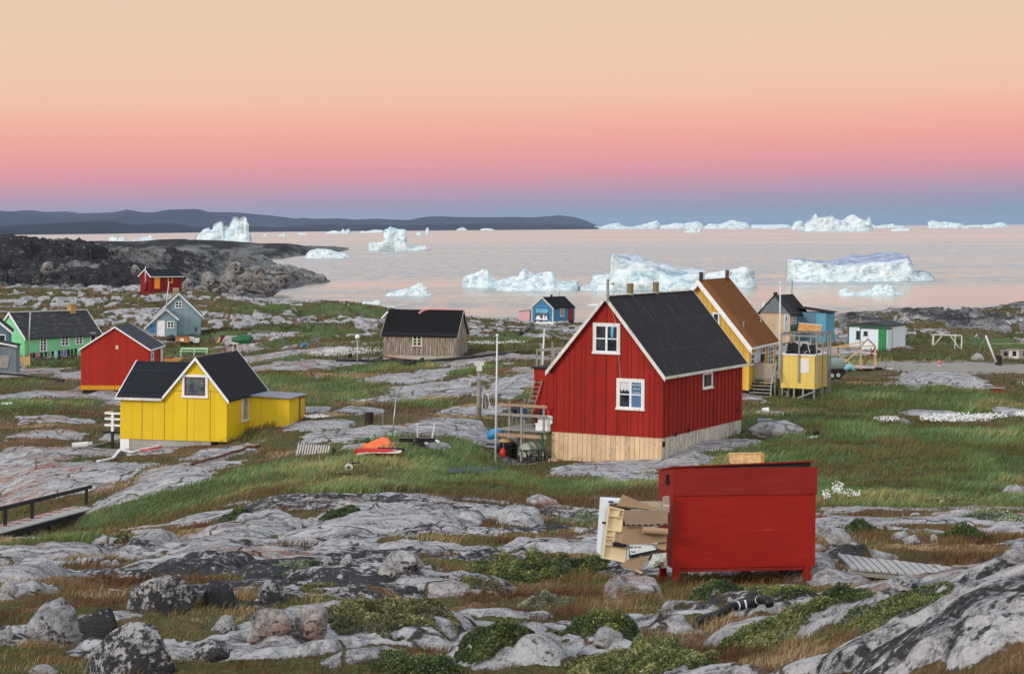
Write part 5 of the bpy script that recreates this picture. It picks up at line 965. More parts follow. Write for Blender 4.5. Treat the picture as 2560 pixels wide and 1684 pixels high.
# ---- red timber bin in the foreground and the rubbish beside it
hx_ = House('waste_bin', 'big red wooden waste bin on short legs in the foreground', (3.822, 33.22, -5.675, .171, 2.455, 1.0, 1.661, 1.661, .017, 0), 'bin'); w2 = hx_.w/2; hx_.L = 1.0
RB = boards('bin_red_paint', (.29, .011, .006), 50, .0001, 1, .24, (.35, .045, .03), .12, .5, horizontal=True); RB2 = boards('bin_red_paint_faded', (.22, .012, .009), 50, .0001, 1, .25, (.30, .05, .045), .14, .55, horizontal=True)
vs_ = hx_.hit('F', 1860, 1236)[1]
mb = MB(); mb.box(-w2, w2, 0, .03, 0, vs_+.04); hx_.part('front_panel', mb, RB)
mb = MB(); mb.box(-w2-.005, w2+.015, -.022, -.002, vs_, hx_.he); hx_.part('upper_panel', mb, RB2)
mb = MB(); mb.prism([(.032, 0), (1.0, 0), (1.0, hx_.he-.17), (.032, hx_.he)], lambda u, v, n: (n, u, v), -w2, -w2+.025); hx_.part('side_panel', mb, RB2); mb = MB(); mb.prism([(.032, 0), (1.0, 0), (1.0, hx_.he-.17), (.032, hx_.he)], lambda u, v, n: (n, u, v), w2-.025, w2); hx_.part('side_panel', mb, RB2)
mb = MB(); mb.box(-w2+.03, w2-.03, .97, 1.0, .0, hx_.he-.18); hx_.part('back_panel', mb, RB2); mb = MB(); mb.box(-w2+.03, w2-.03, .035, .96, .02, .05); hx_.part('bottom', mb, RB2)
mb = MB(); ld = lambda u, v, n: (u, n, v-.17*max(n, 0)); mb.prism([(-w2-.03, hx_.he+.012), (w2-.05, hx_.he+.085), (w2-.05, hx_.he+.11), (-w2-.03, hx_.he+.035)], ld, -.05, 1.08); hx_.part('lid', mb, RB2)
mb = MB(); mb.prism([(-w2+.02, hx_.he+.001), (w2-.1, hx_.he+.001), (w2-.1, hx_.he+.08), (-w2+.02, hx_.he+.012)], lambda u, v, n: (u, n, v), .0, .03); hx_.part('lid_batten', mb, DARKW)
for x, y, zb in ((-w2+.02, .0, -.30), (w2-.18, .0, -.38), (-w2+.02, .88, -.3), (w2-.32, .88, -.3)):
    mb = MB(); mb.box(x, x+.11, y+.002, y+.10, zb-.12, -.002); hx_.part('leg', mb, RB)
mb = MB(); mb.box(-w2+.14, w2-.2, .01, .06, -.06, -.003); hx_.part('skid', mb, RB2)
mb = MB(); mb.tube((-w2-.03, .3, 1.4), (-w2-.03, .3, 1.52), .025); mb.box(-w2-.06, -w2-.002, .25, .35, 1.36, 1.4); hx_.part('hinge', mb, BLACK)
u, v = hx_.hit('F', 1867, 1150, -.2); c = thing('wooden_crate', 'small chipboard box standing on the lid of the red bin', 'box', hx_.M @ Vector((u, .2, hx_.he+.055)), .02, lean=.0)
mb = MB(); mb.box(-.28, .22, -.14, .14, 0, .15); mb.build('crate_body', plain('chipboard', (.62, .42, .2), .7, .45, 14), c); mb = MB(); mb.box(.223, .27, -.14, .14, 0, .16); mb.box(-.28, .22, -.14, -.11, .153, .163); mb.build('crate_end', plain('orange_chipboard', (.5, .24, .06), .7, .4, 14), c)
def zq(x, y): return (1400+x/5.594, 1160+y/5.594)
def Fp(d, *pts): return [hx_.hit('F', *zq(x, y), d) for x, y in pts]
fx = hx_.fn('F')
def flat(name, label, cat, pts, d, mt, t=.012, group=None, bend=0, part='sheet'):
    pl = Fp(d, *pts); c0 = pl[0]; o = thing(name, label, cat, hx_.M @ Vector(fx(c0[0], c0[1], d)), .171, group, .017)
    mb = MB(); mb.prism([(u-c0[0], v-c0[1]) for u, v in pl], lambda u, v, n: (u, -n+bend*u, v), 0, t); mb.build(part, mt, o); return o, c0
CARD = plain('brown_cardboard', (.36, .245, .15), .8, .14, 1.6); CARD2 = plain('grey_cardboard', (.30, .22, .155), .8, .14, 1.3); CARDE = plain('cardboard_edge', (.42, .30, .19), .8, .2, 3); CREAM = plain('cream_plastic', (.74, .60, .38), .5, .06, 2); FW = plain('fridge_white', (.72, .76, .79), .35, .06, 2)
# fridge with its door hanging open
fr = Fp(-.05, (565, 1265), (610, 1275), (700, 560), (622, 495)); c0 = fr[0]
o = thing('refrigerator', 'discarded white refrigerator with cream inner door shelves, leaning at the bin', 'fridge', hx_.M @ Vector(fx(c0[0], c0[1], -.05)), .171, None, .017)
L_ = lambda pl: [(u-c0[0], v-c0[1]) for u, v in pl]
mb = MB(); mb.prism(L_(Fp(-.05, (568, 1262), (612, 1274), (655, 830), (700, 560), (1000, 520), (1000, 515), (622, 495))), lambda u, v, n: (u, n, v), .03, .34); mb.build('cabinet', FW, o)
mb = MB(); mb.prism(L_(Fp(.0, (568, 1268), (612, 1280), (697, 566), (690, 545), (640, 535))), lambda u, v, n: (u, n, v), -.02, .02); mb.build('side_edge', FW, o)
mb = MB(); mb.prism(L_(Fp(.05, (605, 1318), (945, 1405), (975, 640), (1035, 630), (700, 585), (690, 600))), lambda u, v, n: (u, n, v), -.085, -.045); mb.build('gasket', BLACK, o)
dpl = L_(Fp(.1, (600, 1310), (920, 1378), (945, 1125), (860, 1090), (905, 640), (705, 590)))
mb = MB(); mb.prism(dpl, lambda u, v, n: (u, n, v), -.125, -.088); dr = mb.build('door_liner', CREAM, o)
def rib(a, b, wd=.02, dp=.05):
    p, q = L_(Fp(.13, a, b)); mb = MB(); mb.bar((p[0], -.15, p[1]), (q[0], -.15, q[1]), dp, wd, up=(0, 0, 1) if abs(p[0]-q[0]) > abs(p[1]-q[1]) else (1, 0, 0)); mb.build('shelf_rib', CREAM, dr)
for a, b in (((705, 600), (905, 645)), ((675, 712), (870, 748)), ((665, 912), (860, 945)), ((640, 1035), (755, 1052)), ((650, 992), (750, 1005)), ((770, 935), (752, 1090)), ((835, 640), (815, 735)), ((635, 1115), (860, 1150)), ((600, 1305), (915, 1372)), ((690, 605), (605, 1300)), ((890, 660), (860, 940))): rib(a, b)
p, q = L_(Fp(.16, (738, 1112), (925, 1135))); mb = MB(); mb.bar((p[0], -.2, p[1]), (q[0], -.2, q[1]), .07, .07); mb.build('handle', BLACK, o, bevel=.015)
mb = MB(); p, q = L_(Fp(.1, (605, 825), (660, 828))); mb.bar((p[0], -.07, p[1]), (q[0], -.07, q[1]), .03); p, q = L_(Fp(.0, (690, 527), (748, 530))); mb.bar((p[0], -.0, p[1]), (q[0], -.0, q[1]), .05, .02); mb.build('hinge', BLACK, o)
mb = MB(); mb.prism(L_(Fp(.12, (955, 1125), (975, 1125), (955, 1400), (935, 1400))), lambda u, v, n: (u, n, v), -.14, -.1); mb.build('side_strip', FW, o)
GRP = 'cardboard dumped beside the red bin'
flat('cardboard_sheet', 'tilted triangular cardboard flap on top of the rubbish heap', 'cardboard', [(795, 575), (1420, 650), (1380, 635), (875, 418)], .10, CARD, .015, GRP)
flat('cardboard_sheet', 'pale flat cardboard at the back of the heap, under the taped carton', 'cardboard', [(1060, 560), (1440, 660), (1440, 515), (1090, 515)], .02, plain('pale_cardboard', (.42, .35, .26), .8, .15), .012, GRP)
o, c1 = flat('cardboard_sheet', 'large folded grey brown cardboard with a row of punched slots', 'cardboard', [(918, 880), (1160, 870), (1180, 880), (1510, 850), (1510, 650), (915, 640), (880, 690)], .20, CARD2, .02, GRP, bend=.05)
for x in (950, 1028, 1112, 1198, 1285, 1380, 1475):
    p = Fp(.225, (x, 850 if x < 1300 else 842))[0]; mb = MB(); mb.box(p[0]-c1[0]-.03, p[0]-c1[0]+.03, -.045+.05*(p[0]-c1[0]), -.023+.05*(p[0]-c1[0]), p[1]-c1[1]-.009, p[1]-c1[1]+.009); mb.build('slot', DARKW, o)
flat('cardboard_sheet', 'wide lower sagging brown cardboard sheet in front of the fridge', 'cardboard', [(853, 1115), (1100, 1118), (1495, 1085), (1495, 900), (1150, 880), (870, 860)], .16, CARD, .02, GRP, bend=.04)
p, q = Fp(.25, (1158, 920), (1500, 945)); o = thing('cardboard_tube', 'thick rolled cardboard tube poking out of the heap', 'cardboard', hx_.M @ Vector(fx(p[0], p[1], .25)), .171, GRP, .017); mb = MB(); mb.tube((0, 0, 0), (q[0]-p[0], 0, q[1]-p[1]), .058, n=14); mb.build('roll', CARD, o, smooth=False); mb = MB(); mb.tube((-.006, 0, 0), (-.002, 0, 0), .04, n=12); mb.build('roll_end', CARDE, o)
o, c1 = flat('printed_carton', 'flattened white printed carton with black lower edge in the heap', 'box', [(985, 1270), (1350, 1190), (1290, 1130), (975, 1120)], .14, FW, .02)
mb = MB(); mb.prism([(u-c1[0], v-c1[1]) for u, v in Fp(.14, (985, 1310), (1340, 1215), (1395, 1185), (1350, 1185), (985, 1262))], lambda u, v, n: (u, n, v), -.022, .06); mb.build('carton_side', BLACK, o)
p = Fp(.16, (1045, 1150))[0]; text('AIR 44 W', .05, BLACK, o, (p[0]-c1[0], -.024, p[1]-c1[1]-.01), (math.pi/2, 0, 0))
for x in (1007, 1040):
    p = Fp(.16, (x, 1222))[0]; mb = MB(); mb.tube((p[0]-c1[0], -.026, p[1]-c1[1]), (p[0]-c1[0], -.021, p[1]-c1[1]), .014, n=8); mb.build('symbol', BLACK, o)
p = Fp(.16, (1085, 1200))[0]; mb = MB(); mb.box(p[0]-c1[0]-.03, p[0]-c1[0]+.03, -.024, -.021, p[1]-c1[1]-.03, p[1]-c1[1]+.03); mb.build('sticker', WHITE, o)
flat('cardboard_sheet', 'creased brown cardboard flap at the bottom of the heap', 'cardboard', [(838, 1410), (1105, 1500), (1265, 1265), (965, 1315)], .12, CARD, .015, GRP)
flat('cardboard_sheet', 'torn cardboard corner wedged against the bin above the plastic bag', 'cardboard', [(1370, 1180), (1480, 1200), (1490, 1100), (1280, 1120)], .09, CARDE, .015, GRP)
pl = Fp(.12, (1205, 1438), (1480, 1442), (1480, 1225), (1380, 1205), (1290, 1290)); c1 = pl[0]; o = thing('plastic_sack', 'crumpled pale green plastic sack at the foot of the bin', 'sack', hx_.M @ Vector(fx(c1[0], c1[1], .12)), .171, None, .017)
mb = MB(); R_, C_ = 7, 9; gg = []
for i in range(R_):
    row = []
    for j in range(C_):
        a, b = i/(R_-1), j/(C_-1); x = (1205+85*a)+(1480-1205-85*a)*b; y = 1438-(1438-1225-20*(1-b))*a; u, v = Fp(.12, (x, y))[0]; row.append((u-c1[0], -.05-.10*math.sin(math.pi*a)*math.sin(math.pi*b)+random.uniform(-.018, .018), v-c1[1]))
    gg.append(row)
mb.sheet(gg, .02); mb.build('sack_body', plain('pale_plastic', (.42, .46, .4), .4, .25, 6), o); 
for (x, y, w_, h_, mt) in ((1385, 1375, .07, .07, RUST), (1340, 1405, .10, .02, BLACK), (1330, 1340, .09, .04, plain('grey_print', (.25, .27, .25)))):
    u, v = Fp(.12, (x, y))[0]; mb = MB(); mb.box(u-c1[0]-w_/2, u-c1[0]+w_/2, -.175, -.165, v-c1[1]-h_/2, v-c1[1]+h_/2); mb.build('print', mt, o)
o, c1 = flat('taped_carton', 'small taped cardboard carton sticking out behind the bin', 'box', [(1425, 665), (1510, 668), (1510, 440), (1440, 450)], .06, plain('mauve_card', (.33, .245, .21), .8, .15), .1)
mb = MB(); mb.prism([(u-c1[0], v-c1[1]) for u, v in Fp(.06, (1422, 575), (1510, 582), (1510, 555), (1422, 545))], lambda u, v, n: (u, n, v), -.106, -.101); mb.build('tape', plain('clear_tape', (.5, .47, .48), .3), o)
p, q = G(*zq(985, 1490), 30), G(*zq(1140, 1560), 30); o = thing('stick', 'thin pale lath lying in front of the rubbish heap', 'stick', p, 0, None, 0); mb = MB(); mb.bar((0, 0, .05), tuple(q-p+Vector((0, 0, .05))), .03); mb.build('lath', PINE, o)
# ---- boardwalks
bl = thing('boardwalk', 'grey plank footbridge with a black handrail at the left edge', 'footbridge', P(0, 1330, 72), 0, None, 0); O = bl.matrix_world.translation
def wp(px, py, Y): return P(px, py, Y)-O
a0, a1 = wp(-40, 1345, 70), wp(248, 1268, 84); dirn = (a1-a0); nrm = Vector((dirn.y, -dirn.x, 0)).normalized()*1.15; n = 56
wood = boards('silver_boardwalk', (.36, .35, .33), 9, .001, 1, .35, (.18, .17, .16), .3); redw = plain('red_board', (.38, .09, .07), .8, .3)
for i in range(n):
    if i % 5 == 0 and i > 20:
        pass
    p = a0.lerp(a1, i/n); q = a0.lerp(a1, (i+.70)/n); mb = MB()
    mb.add([p, q, q-nrm, p-nrm, p+Vector((0, 0, .05)), q+Vector((0, 0, .05)), q-nrm+Vector((0, 0, .05)), p-nrm+Vector((0, 0, .05))], [(0, 1, 2, 3), (4, 7, 6, 5), (0, 4, 5, 1), (1, 5, 6, 2), (2, 6, 7, 3), (3, 7, 4, 0)]); pk = mb.build('plank', wood, bl)
    if i % 5 == 2:
        mb = MB(); z = Vector((0, 0, .053)); z2 = Vector((0, 0, .075)); mb.add([p-nrm*.5+z, q-nrm*.5+z, q-nrm*.95+z, p-nrm*.95+z, p-nrm*.5+z2, q-nrm*.5+z2, q-nrm*.95+z2, p-nrm*.95+z2], [(0, 3, 2, 1), (4, 5, 6, 7), (0, 1, 5, 4), (1, 2, 6, 5), (2, 3, 7, 6), (3, 0, 4, 7)]); mb.build('grip_strip', redw, pk)
for k in (.08, .92):
    mb = MB(); mb.bar(a0-nrm*k-Vector((0, 0, .14)), a1-nrm*k-Vector((0, 0, .14)), .1, .22); mb.build('beam', DARKW, bl)
for k in (.35, .52, .74, .9):
    p = a0.lerp(a1, k); mb = MB(); mb.bar(p-Vector((0, 0, .2)), p-Vector((0, 0, 1.3)), .14); mb.bar(p-nrm-Vector((0, 0, .2)), p-nrm-Vector((0, 0, 1.3)), .14); mb.build('support', DARKW, bl)
rl0, rl1 = wp(-40, 1281, 72), wp(228, 1216, 85)
mb = MB(); mb.bar(rl0, rl1, .1, .14); rail = mb.build('handrail', DARKW, bl)
for px, ya, yb in ((13, 1266, 1312), (80, 1250, 1294), (216, 1216, 1260)):
    k = (px+40)/268; Yp = 72+13*k; mb = MB(); mb.bar(wp(px, ya+2, Yp)-Vector((0, 0, .02)), wp(px, yb+4, Yp), .12); mb.build('post', DARKW, bl)
br = thing('boardwalk', 'short bleached plank walkway on the rock right of the red bin', 'footbridge', P(2100, 1395, 35), 0, None, 0); O = br.matrix_world.translation
b0, b1 = (wp(2094, 1388, 35.5), wp(2128, 1424, 33.6)), (wp(2445, 1428, 32.2), wp(2486, 1458, 30.4))
n = 17
for i in range(n):
    k0, k1 = i/n, (i+.82)/n; A0, B0 = b0[0].lerp(b1[0], k0), b0[1].lerp(b1[1], k0); A1_, B1 = b0[0].lerp(b1[0], k1), b0[1].lerp(b1[1], k1); z = Vector((0, 0, random.uniform(.028, .04)))
    e = (B0-A0).normalized()*random.uniform(-.04, .05); mb = MB(); mb.add([A0-e, A1_-e, B1+e, B0+e, A0+z-e, A1_+z-e, B1+z+e, B0+z+e], [(0, 3, 2, 1), (4, 5, 6, 7), (0, 1, 5, 4), (1, 2, 6, 5), (2, 3, 7, 6), (3, 0, 4, 7)]); mb.build('plank', wood, br)
for k in (.12, .88):
    mb = MB(); mb.bar(b0[0].lerp(b0[1], k)-Vector((0, 0, .06)), b1[0].lerp(b1[1], k)-Vector((0, 0, .06)), .06, .1); mb.build('beam', GREYW, br)
p = wp(2138, 1424, 33.6); mb = MB(); mb.bar(p-Vector((0, 0, .1)), p-Vector((0, 0, .5)), .09); mb.build('support', GREYW, br)
# ---- poles and masts
def pole(px, yb, yt, r, name, label, cat, mt, ptop=None, Y=None, ball=False, group=None, y0=0):
    b = P(px, yb, Y) if Y else G(px, yb, y0); s = b.y/F; o = thing(name, label, cat, b, 0, group, 0); tp = P(ptop or px, yt, b.y)-b
    mb = MB(); mb.tube((0, 0, -.4), tuple(tp), r, r*.7, 8); mb.build('shaft', mt, o, smooth=True)
    if ball: mb = MB(); mb.ball(tp, r*1.5); mb.build('finial', mt, o)
    return o, tp, s
o, tp, s = pole(1238, 1150, 838, .05, 'flagpole', 'tall white flagpole beside the wooden deck', 'flagpole', POLEW, 1243, 95.4, True); mb = MB(); mb.tube((.12, 0, .5), tuple(tp+Vector((.03, 0, -.1))), .008, n=4); mb.build('halyard', GREYW, o)
o, tp, s = pole(1948, 930, 707, .055, 'flagpole', 'white flagpole in front of the ochre house corner', 'flagpole', POLEW, 1951, 124, True)
o, tp, s = pole(70, 882, 784, .07, 'flagpole', 'white flagpole in front of the mint green house', 'flagpole', POLEW, 75.5, 210, True)
o, tp, s = pole(363.5, 700, 666, .10, 'flagpole', 'short pale pole at the gable of the dark red hut', 'pole', OFFW, 363.5, 326)
o, tp, s = pole(414, 772, 704, .07, 'mast', 'leaning pale mast on the wing of the blue grey house', 'mast', OFFW, 422, 241); mb = MB(); mb.tube(tuple(tp*.95), (1.0, 0, .2), .012, n=4); mb.build('stay', GREYW, o)
o, tp, s = pole(972, 790, 741, .03, 'mast', 'thin dark antenna mast behind the weathered brown house', 'mast', METAL, 972, 170)
o, tp, s = pole(1979, 740, 705, .03, 'mast', 'thin radio mast above the black roofed house', 'mast', BLACK, 1980, 222)
o, tp, s = pole(978, 1094, 985, .035, 'mast', 'thin television aerial mast standing on bare rock', 'mast', METAL, 991)
mb = MB(); mb.bar(tuple(tp+Vector((-.55, 0, -.02))), tuple(tp+Vector((.75, 0, -.02))), .03); [mb.bar(tuple(tp+Vector((x, -.3, -.02))), tuple(tp+Vector((x, .3, -.02))), .02) for x in (-.5, -.2, .1, .4, .7)]; mb.build('aerial', METAL, o); mb = MB(); mb.tube((-.4, 0, .3), (-.42, 0, 1.3), .015, n=5); mb.build('stay', METAL, o)
o, tp, s = pole(893, 920, 845, .055, 'street_lamp', 'grey street lamp with a white globe on the tundra path', 'street lamp', METAL, 893.5, 158); mb = MB(); mb.ball(tuple(tp+Vector((0, 0, .1))), .2); mb.build('globe', plain('lamp_globe', (.78, .78, .76), .3), o, smooth=True); mb = MB(); mb.tube(tuple(tp+Vector((0, 0, -.18))), tuple(tp+Vector((0, 0, -.06))), .07, .14, 10); mb.build('collar', METAL, o)
o, tp, s = pole(1197, 1047, 908, .15, 'utility_pole', 'grey wooden utility pole with a crossarm and steel cap', 'utility pole', GREYW, 1198, 112); mb = MB(); mb.box(-.28+tp.x, .28+tp.x, -.1, .1, tp.z-.1, tp.z+.12); mb.box(tp.x-.16, tp.x+.16, -.17, .17, tp.z-.42, tp.z-.1); mb.build('cap', OFFW, o)
q0, q1 = P(1171, 938, 111.6)-o.location, P(1227, 953, 111.6)-o.location; mb = MB(); mb.bar(tuple(q0), tuple(q1), .1); mb.build('crossarm', METAL, o); mb = MB(); mb.tube(tuple(P(1174, 958, 111.6)-o.location), tuple(P(1180, 948, 111.6)-o.location), .04); mb.build('insulator', OFFW, o)
o, tp, s = pole(1354, 935, 821, .07, 'mast', 'white steel cable mast behind the red house', 'mast', POLEW, 1361, 128)
w_ = MB(); A_, B_ = P(1361, 824, 128), P(1450, 848, 118); w_.path([A_-A_, (B_-A_)*.5-Vector((0, 0, .25)), B_-A_], .018, 4); cb = w_.build('cable', METAL); cb.location = A_; tag(cb, 'overhead cable running from the cable mast to the red roof', 'cable')
w_ = MB(); A_, B_ = P(1199, 932, 112), P(1335, 918, 100); w_.path([A_-A_, (B_-A_)*.5-Vector((0, 0, .5)), B_-A_], .016, 4); cb = w_.build('cable', METAL); cb.location = A_; tag(cb, 'overhead cable from the utility pole to the red porch', 'cable')
# rack of rails behind the red house
o, s = thing('drying_rack', 'grey pipe rack standing behind the red porch', 'rack', P(1365, 925, 118), 0), 118/F; sx_ = lambda px, py: ((px-1365)*s, 0, (925-py)*s)
for px, yt in ((1341, 878), (1379, 853), (1384, 870), (1352, 858)): mb = MB(); mb.bar(sx_(px, 935), sx_(px+1, yt), .1); mb.build('post', GREYW, o)
mb = MB(); mb.bar(sx_(1339, 877), sx_(1410, 872), .12, .08); mb.bar((sx_(1341, 880)[0], 2, sx_(1341, 880)[2]), (sx_(1412, 873)[0], 2, sx_(1412, 873)[2]), .1); mb.build('rail', GREYW, o)
# net rack by the utility pole
o, s = gt('net_rack', 'small grey frame with a hanging fishing net beside the utility pole', 'rack', 1212, 1022, ymin=100); mb = MB()
for a_, b_ in (((-.15, 0, 0), (-.1, 0, .98)), ((-.1, 0, .98), (.08, 0, 1.02)), ((.08, 0, 1.02), (.36, 0, 0)), ((-.15, .5, 0), (-.1, .3, .95))): mb.bar(a_, b_, .045)
mb.build('frame', OFFW, o); mb = MB(); mb.sheet([[(-.1+.28*j/5+.03*math.sin(i+j), .1*math.sin(j*1.7), .85-.8*i/6-.02*j) for j in range(6)] for i in range(7)], .03); mb.build('net', plain('grey_net', (.2, .19, .17), .9, .5, 8), o)
# ---- barrels
def barrel(px, py, hpx, label, mt, group='rusty barrels on the tundra', Y=None):
    o, s = gt('barrel', label, 'barrel', px, py, 0, group) if not Y else (thing('barrel', label, 'barrel', P(px, py, Y), 0, group), Y/F); h = hpx*s; r = h*.36
    mb = MB(); mb.tube((0, 0, -.05), (0, 0, h), r, r, 16); mb.build('drum_body', mt, o)
    for k in (.0, .34, .67, .97): mb = MB(); mb.tube((0, 0, h*k), (0, 0, h*k+.035), r*1.05, r*1.05, 16); mb.build('hoop', mt, o)
    return o, s, h
BB = plain('rusted_black', (.022, .014, .014), .8, .5, 5)
barrel(923, 1060, 29, 'black rusty oil barrel on the rock slab right of the yellow cottage', BB); barrel(875, 898, 14, 'small dark barrel near the street lamp', BB); barrel(2496, 912, 23, 'dark barrel holding a leaning white pole by the gravel track', BB)
o, tp, s = pole(2490, 893, 838, .1, 'pole', 'thick white pole leaning out of the dark barrel', 'pole', POLEW, 2464, Y=166); mb = MB(); p = P(2430, 898, 166)-o.location; mb.tube(tuple(tp*.95), tuple(p), .012, n=4); mb.tube(tuple(tp*.95), tuple(P(2440, 889, 168)-o.location), .012, n=4); mb.build('stay', plain('green_rope', (.15, .3, .2)), o); mb = MB(); mb.tube(tuple(tp*.62), tuple(P(2580, 858, 168)-o.location), .02, n=4); mb.build('line', plain('pale_rope', (.45, .42, .3)), o)
# ---- goal
o, s = thing('football_goal', 'bare wooden football goal frame on the grass at the right', 'goal', P(2360, 870, 196), 0), 196/F; sx_ = lambda px, py, y=0: ((px-2360)*s, y, (870-py)*s)
for px, yb, yt, y in ((2403, 888, 838, 0), (2396, 880, 836, 1.6), (2331, 862, 835, 0), (2326, 868, 836, -1.2)): mb = MB(); mb.bar(sx_(px, yb, y), sx_(px+1, yt, y), .11); mb.build('post', OFFW, o)
mb = MB(); mb.bar(sx_(2326, 836), sx_(2404, 838), .11); mb.build('crossbar', OFFW, o); mb = MB(); mb.bar(sx_(2336, 862), sx_(2354, 840), .08); mb.bar(sx_(2376, 840), sx_(2399, 870), .08); mb.build('brace', OFFW, o)
# ---- crates at the right edge, red crate, stones
for i, (x0, x1, y0, y1, mt, lb) in enumerate(((2506, 2521, 877, 891, GREYW, 'low grey wooden kennel box left of the white hutch'), (2522, 2548, 875, 891, OFFW, 'white dog hutch with a dark opening by the track'), (2549, 2575, 876, 891, GREYW, 'grey plank kennel box at the right photo edge'))):
    o = thing('kennel', lb, 'kennel', P((x0+x1)/2, y1, 180), 0, 'kennel boxes by the track'); s = 180/F; w_ = (x1-x0)*s; mb = MB(); mb.box(-w_/2, w_/2, 0, .8, -.2, (y1-y0)*s); mb.build('kennel_body', mt, o)
    mb = MB(); mb.box(-w_/2-.04, w_/2+.04, -.06, .86, (y1-y0)*s+.002, (y1-y0)*s+.06); mb.build('kennel_roof', GREYW, o); mb = MB(); mb.box(-.14, .2, -.012, -.002, .05, (y1-y0)*s-.08); mb.build('opening', DARKW, o)
o, s = gt('crate', 'low dark red crate with a pale lid in the meadow by the white rock', 'crate', 2492, 984); mb = MB(); mb.box(-.42, .42, -.3, .3, -.1, .36); mb.build('crate_body', DRED, o); mb = MB(); mb.box(-.46, .46, -.34, .34, .362, .41); mb.build('lid', GREYW, o)
# ---- small child
o = thing('person', 'small child in pink and white clothes with one arm stretched out', 'person', P(2349, 919, 166), 0, None, 0)
def skin(name, verts, edges, rad, mt, parent, root=0):
    me = bpy.data.meshes.new(name); me.from_pydata(verts, edges, []); ob = bpy.data.objects.new(name, me); COL.objects.link(ob); ob.modifiers.new('s', 'SKIN'); sv = me.skin_vertices[0].data
    for i, r in enumerate(rad): sv[i].radius = (r, r)
    sv[root].use_root = True; ob.modifiers.new('u', 'SUBSURF').levels = 1; ob.modifiers['u'].render_levels = 1
    dg = bpy.context.evaluated_depsgraph_get(); m2 = bpy.data.meshes.new_from_object(ob.evaluated_get(dg)); bpy.data.objects.remove(ob); m2.materials.clear(); m2.materials.append(mt)
    ob = bpy.data.objects.new(name, m2); COL.objects.link(ob); ob.parent = parent; return ob
bv = [(0, 0, .34), (0, 0, .42), (0, 0, .54), (0, 0, .6), (0, -.01, .68), (0, 0, .75), (-.05, 0, .32), (-.06, -.02, .17), (-.06, .01, .02), (-.06, -.06, .01), (.05, 0, .32), (.07, .02, .17), (.08, .05, .02), (.08, -.02, .01), (-.09, 0, .53), (-.17, 0, .5), (-.26, 0, .52), (.09, 0, .53), (.18, -.02, .5), (.29, -.03, .49), (.33, -.03, .49), (-.3, 0, .53)]
skin('body', bv, [(0, 1), (1, 2), (2, 3), (3, 4), (4, 5), (0, 6), (6, 7), (7, 8), (8, 9), (0, 10), (10, 11), (11, 12), (12, 13), (2, 14), (14, 15), (15, 16), (2, 17), (17, 18), (18, 19), (19, 20), (16, 21)], [.07, .075, .075, .035, .07, .05, .05, .04, .028, .022, .05, .04, .028, .022, .035, .028, .022, .035, .028, .022, .016, .016], plain('child_skin', (.5, .3, .22), .6), o)
mb = MB(); mb.path([(0, 0, .58), (0, 0, .52), (0, 0, .42), (0, 0, .3)], [.07, .115, .11, .15], 12); mb.build('jacket', plain('pink_jacket', (.65, .12, .22), .8), o, smooth=True); mb = MB(); mb.ball((0, .015, .715), .078, 1, 1, .9); mb.build('hair', plain('dark_hair', (.03, .02, .015)), o, smooth=True)
for x0_, x1_, y_ in ((-.055, -.06, -.01), (.055, .075, .01)): mb = MB(); mb.path([(x0_, 0, .3), (x1_, y_, .1)], [.055, .045], 8); mb.build('trouser', plain('white_trousers', (.65, .58, .6)), o)
# ---- yellow stilt shed with drying scaffold
hq = House('shed', 'small pale yellow shed on wooden stilts beneath a scaffold', (18.158, 127.655, -10.411, -.401, 2.242, 3.235, 2.1, 2.0, .021, 0), 'shed'); w2 = hq.w/2
PY = boards('pale_yellow_panel', (.70, .52, .13), .56, .012, .4, .08); PYS = boards('pale_yellow_boards', (.60, .44, .12), .24, .08, .5, .12)
mb = MB(); mb.box(-w2, w2, 0, hq.L, 0, 2.1); hq.part('wall', mb, PY); mb = MB(); mb.box(w2+.003, w2+.025, .05, hq.L-.05, .0, 2.05); hq.part('side_cladding', mb, PYS)
mb = MB(); mb.box(-w2-.06, w2+.06, -.06, hq.L+.06, 2.104, 2.17); hq.part('roof', mb, WHITE)
u0, u1, v0, v1 = hq.rect('F', 1998, 896, 2023, 932); mb = MB(); mb.box(u0, u1, v0, v1, .003, .03, fn=hq.fn('F')); hq.part('hatch', mb, boards('chipped_white_hatch', (.68, .67, .62), 3, .001, 1, .1, (.35, .2, .12), .2))
for x in (-w2+.1, -.25, .35, w2-.05):
    for y in (.08, 1.6, hq.L-.1): mb = MB(); mb.box(x-.05, x+.05, y-.05, y+.05, -1.3, -.003); hq.part('stilt', mb, GREYW)
mb = MB(); mb.bar((-w2+.3, -.03, -.95), (w2+.0, -.03, -.15), .1, .08); mb.bar((-.6, .3, -.1), (-1.0, .3, -1.0), .1); mb.bar((.9, 2, -.1), (.2, 2, -1), .1); hq.part('brace', mb, plain('blue_grey_rail', (.25, .3, .3)))
sf = thing('scaffold', 'tall grey pole drying scaffold built around the yellow stilt shed', 'scaffold', hq.o.matrix_world.translation, -.401, lean=.021)
top = hq.hit('F', 1990, 838, .1)[1]
for px, yb, y in ((1953, 955, -.08), (1998, 955, -.08), (2042, 960, -.08)):
    u = hq.hit('F', px, 880, -y)[0]; vb = hq.hit('F', px, yb, -y)[1]; mb = MB(); mb.box(u-.045, u+.045, y-.05, y+.03, vb, top); mb.build('pole', GREYW, sf)
for px, y in ((2057, 1.2), (2070, 2.4), (2076, 3.4), (1985, 3.45), (2027, 3.45)):
    u = hq.hit('F', px, 880, -y)[0]; mb = MB(); mb.box(u-.045, u+.045, y-.05, y+.03, -1.2 if px > 2050 else 1.5, top+.05); mb.build('pole', GREYW, sf)
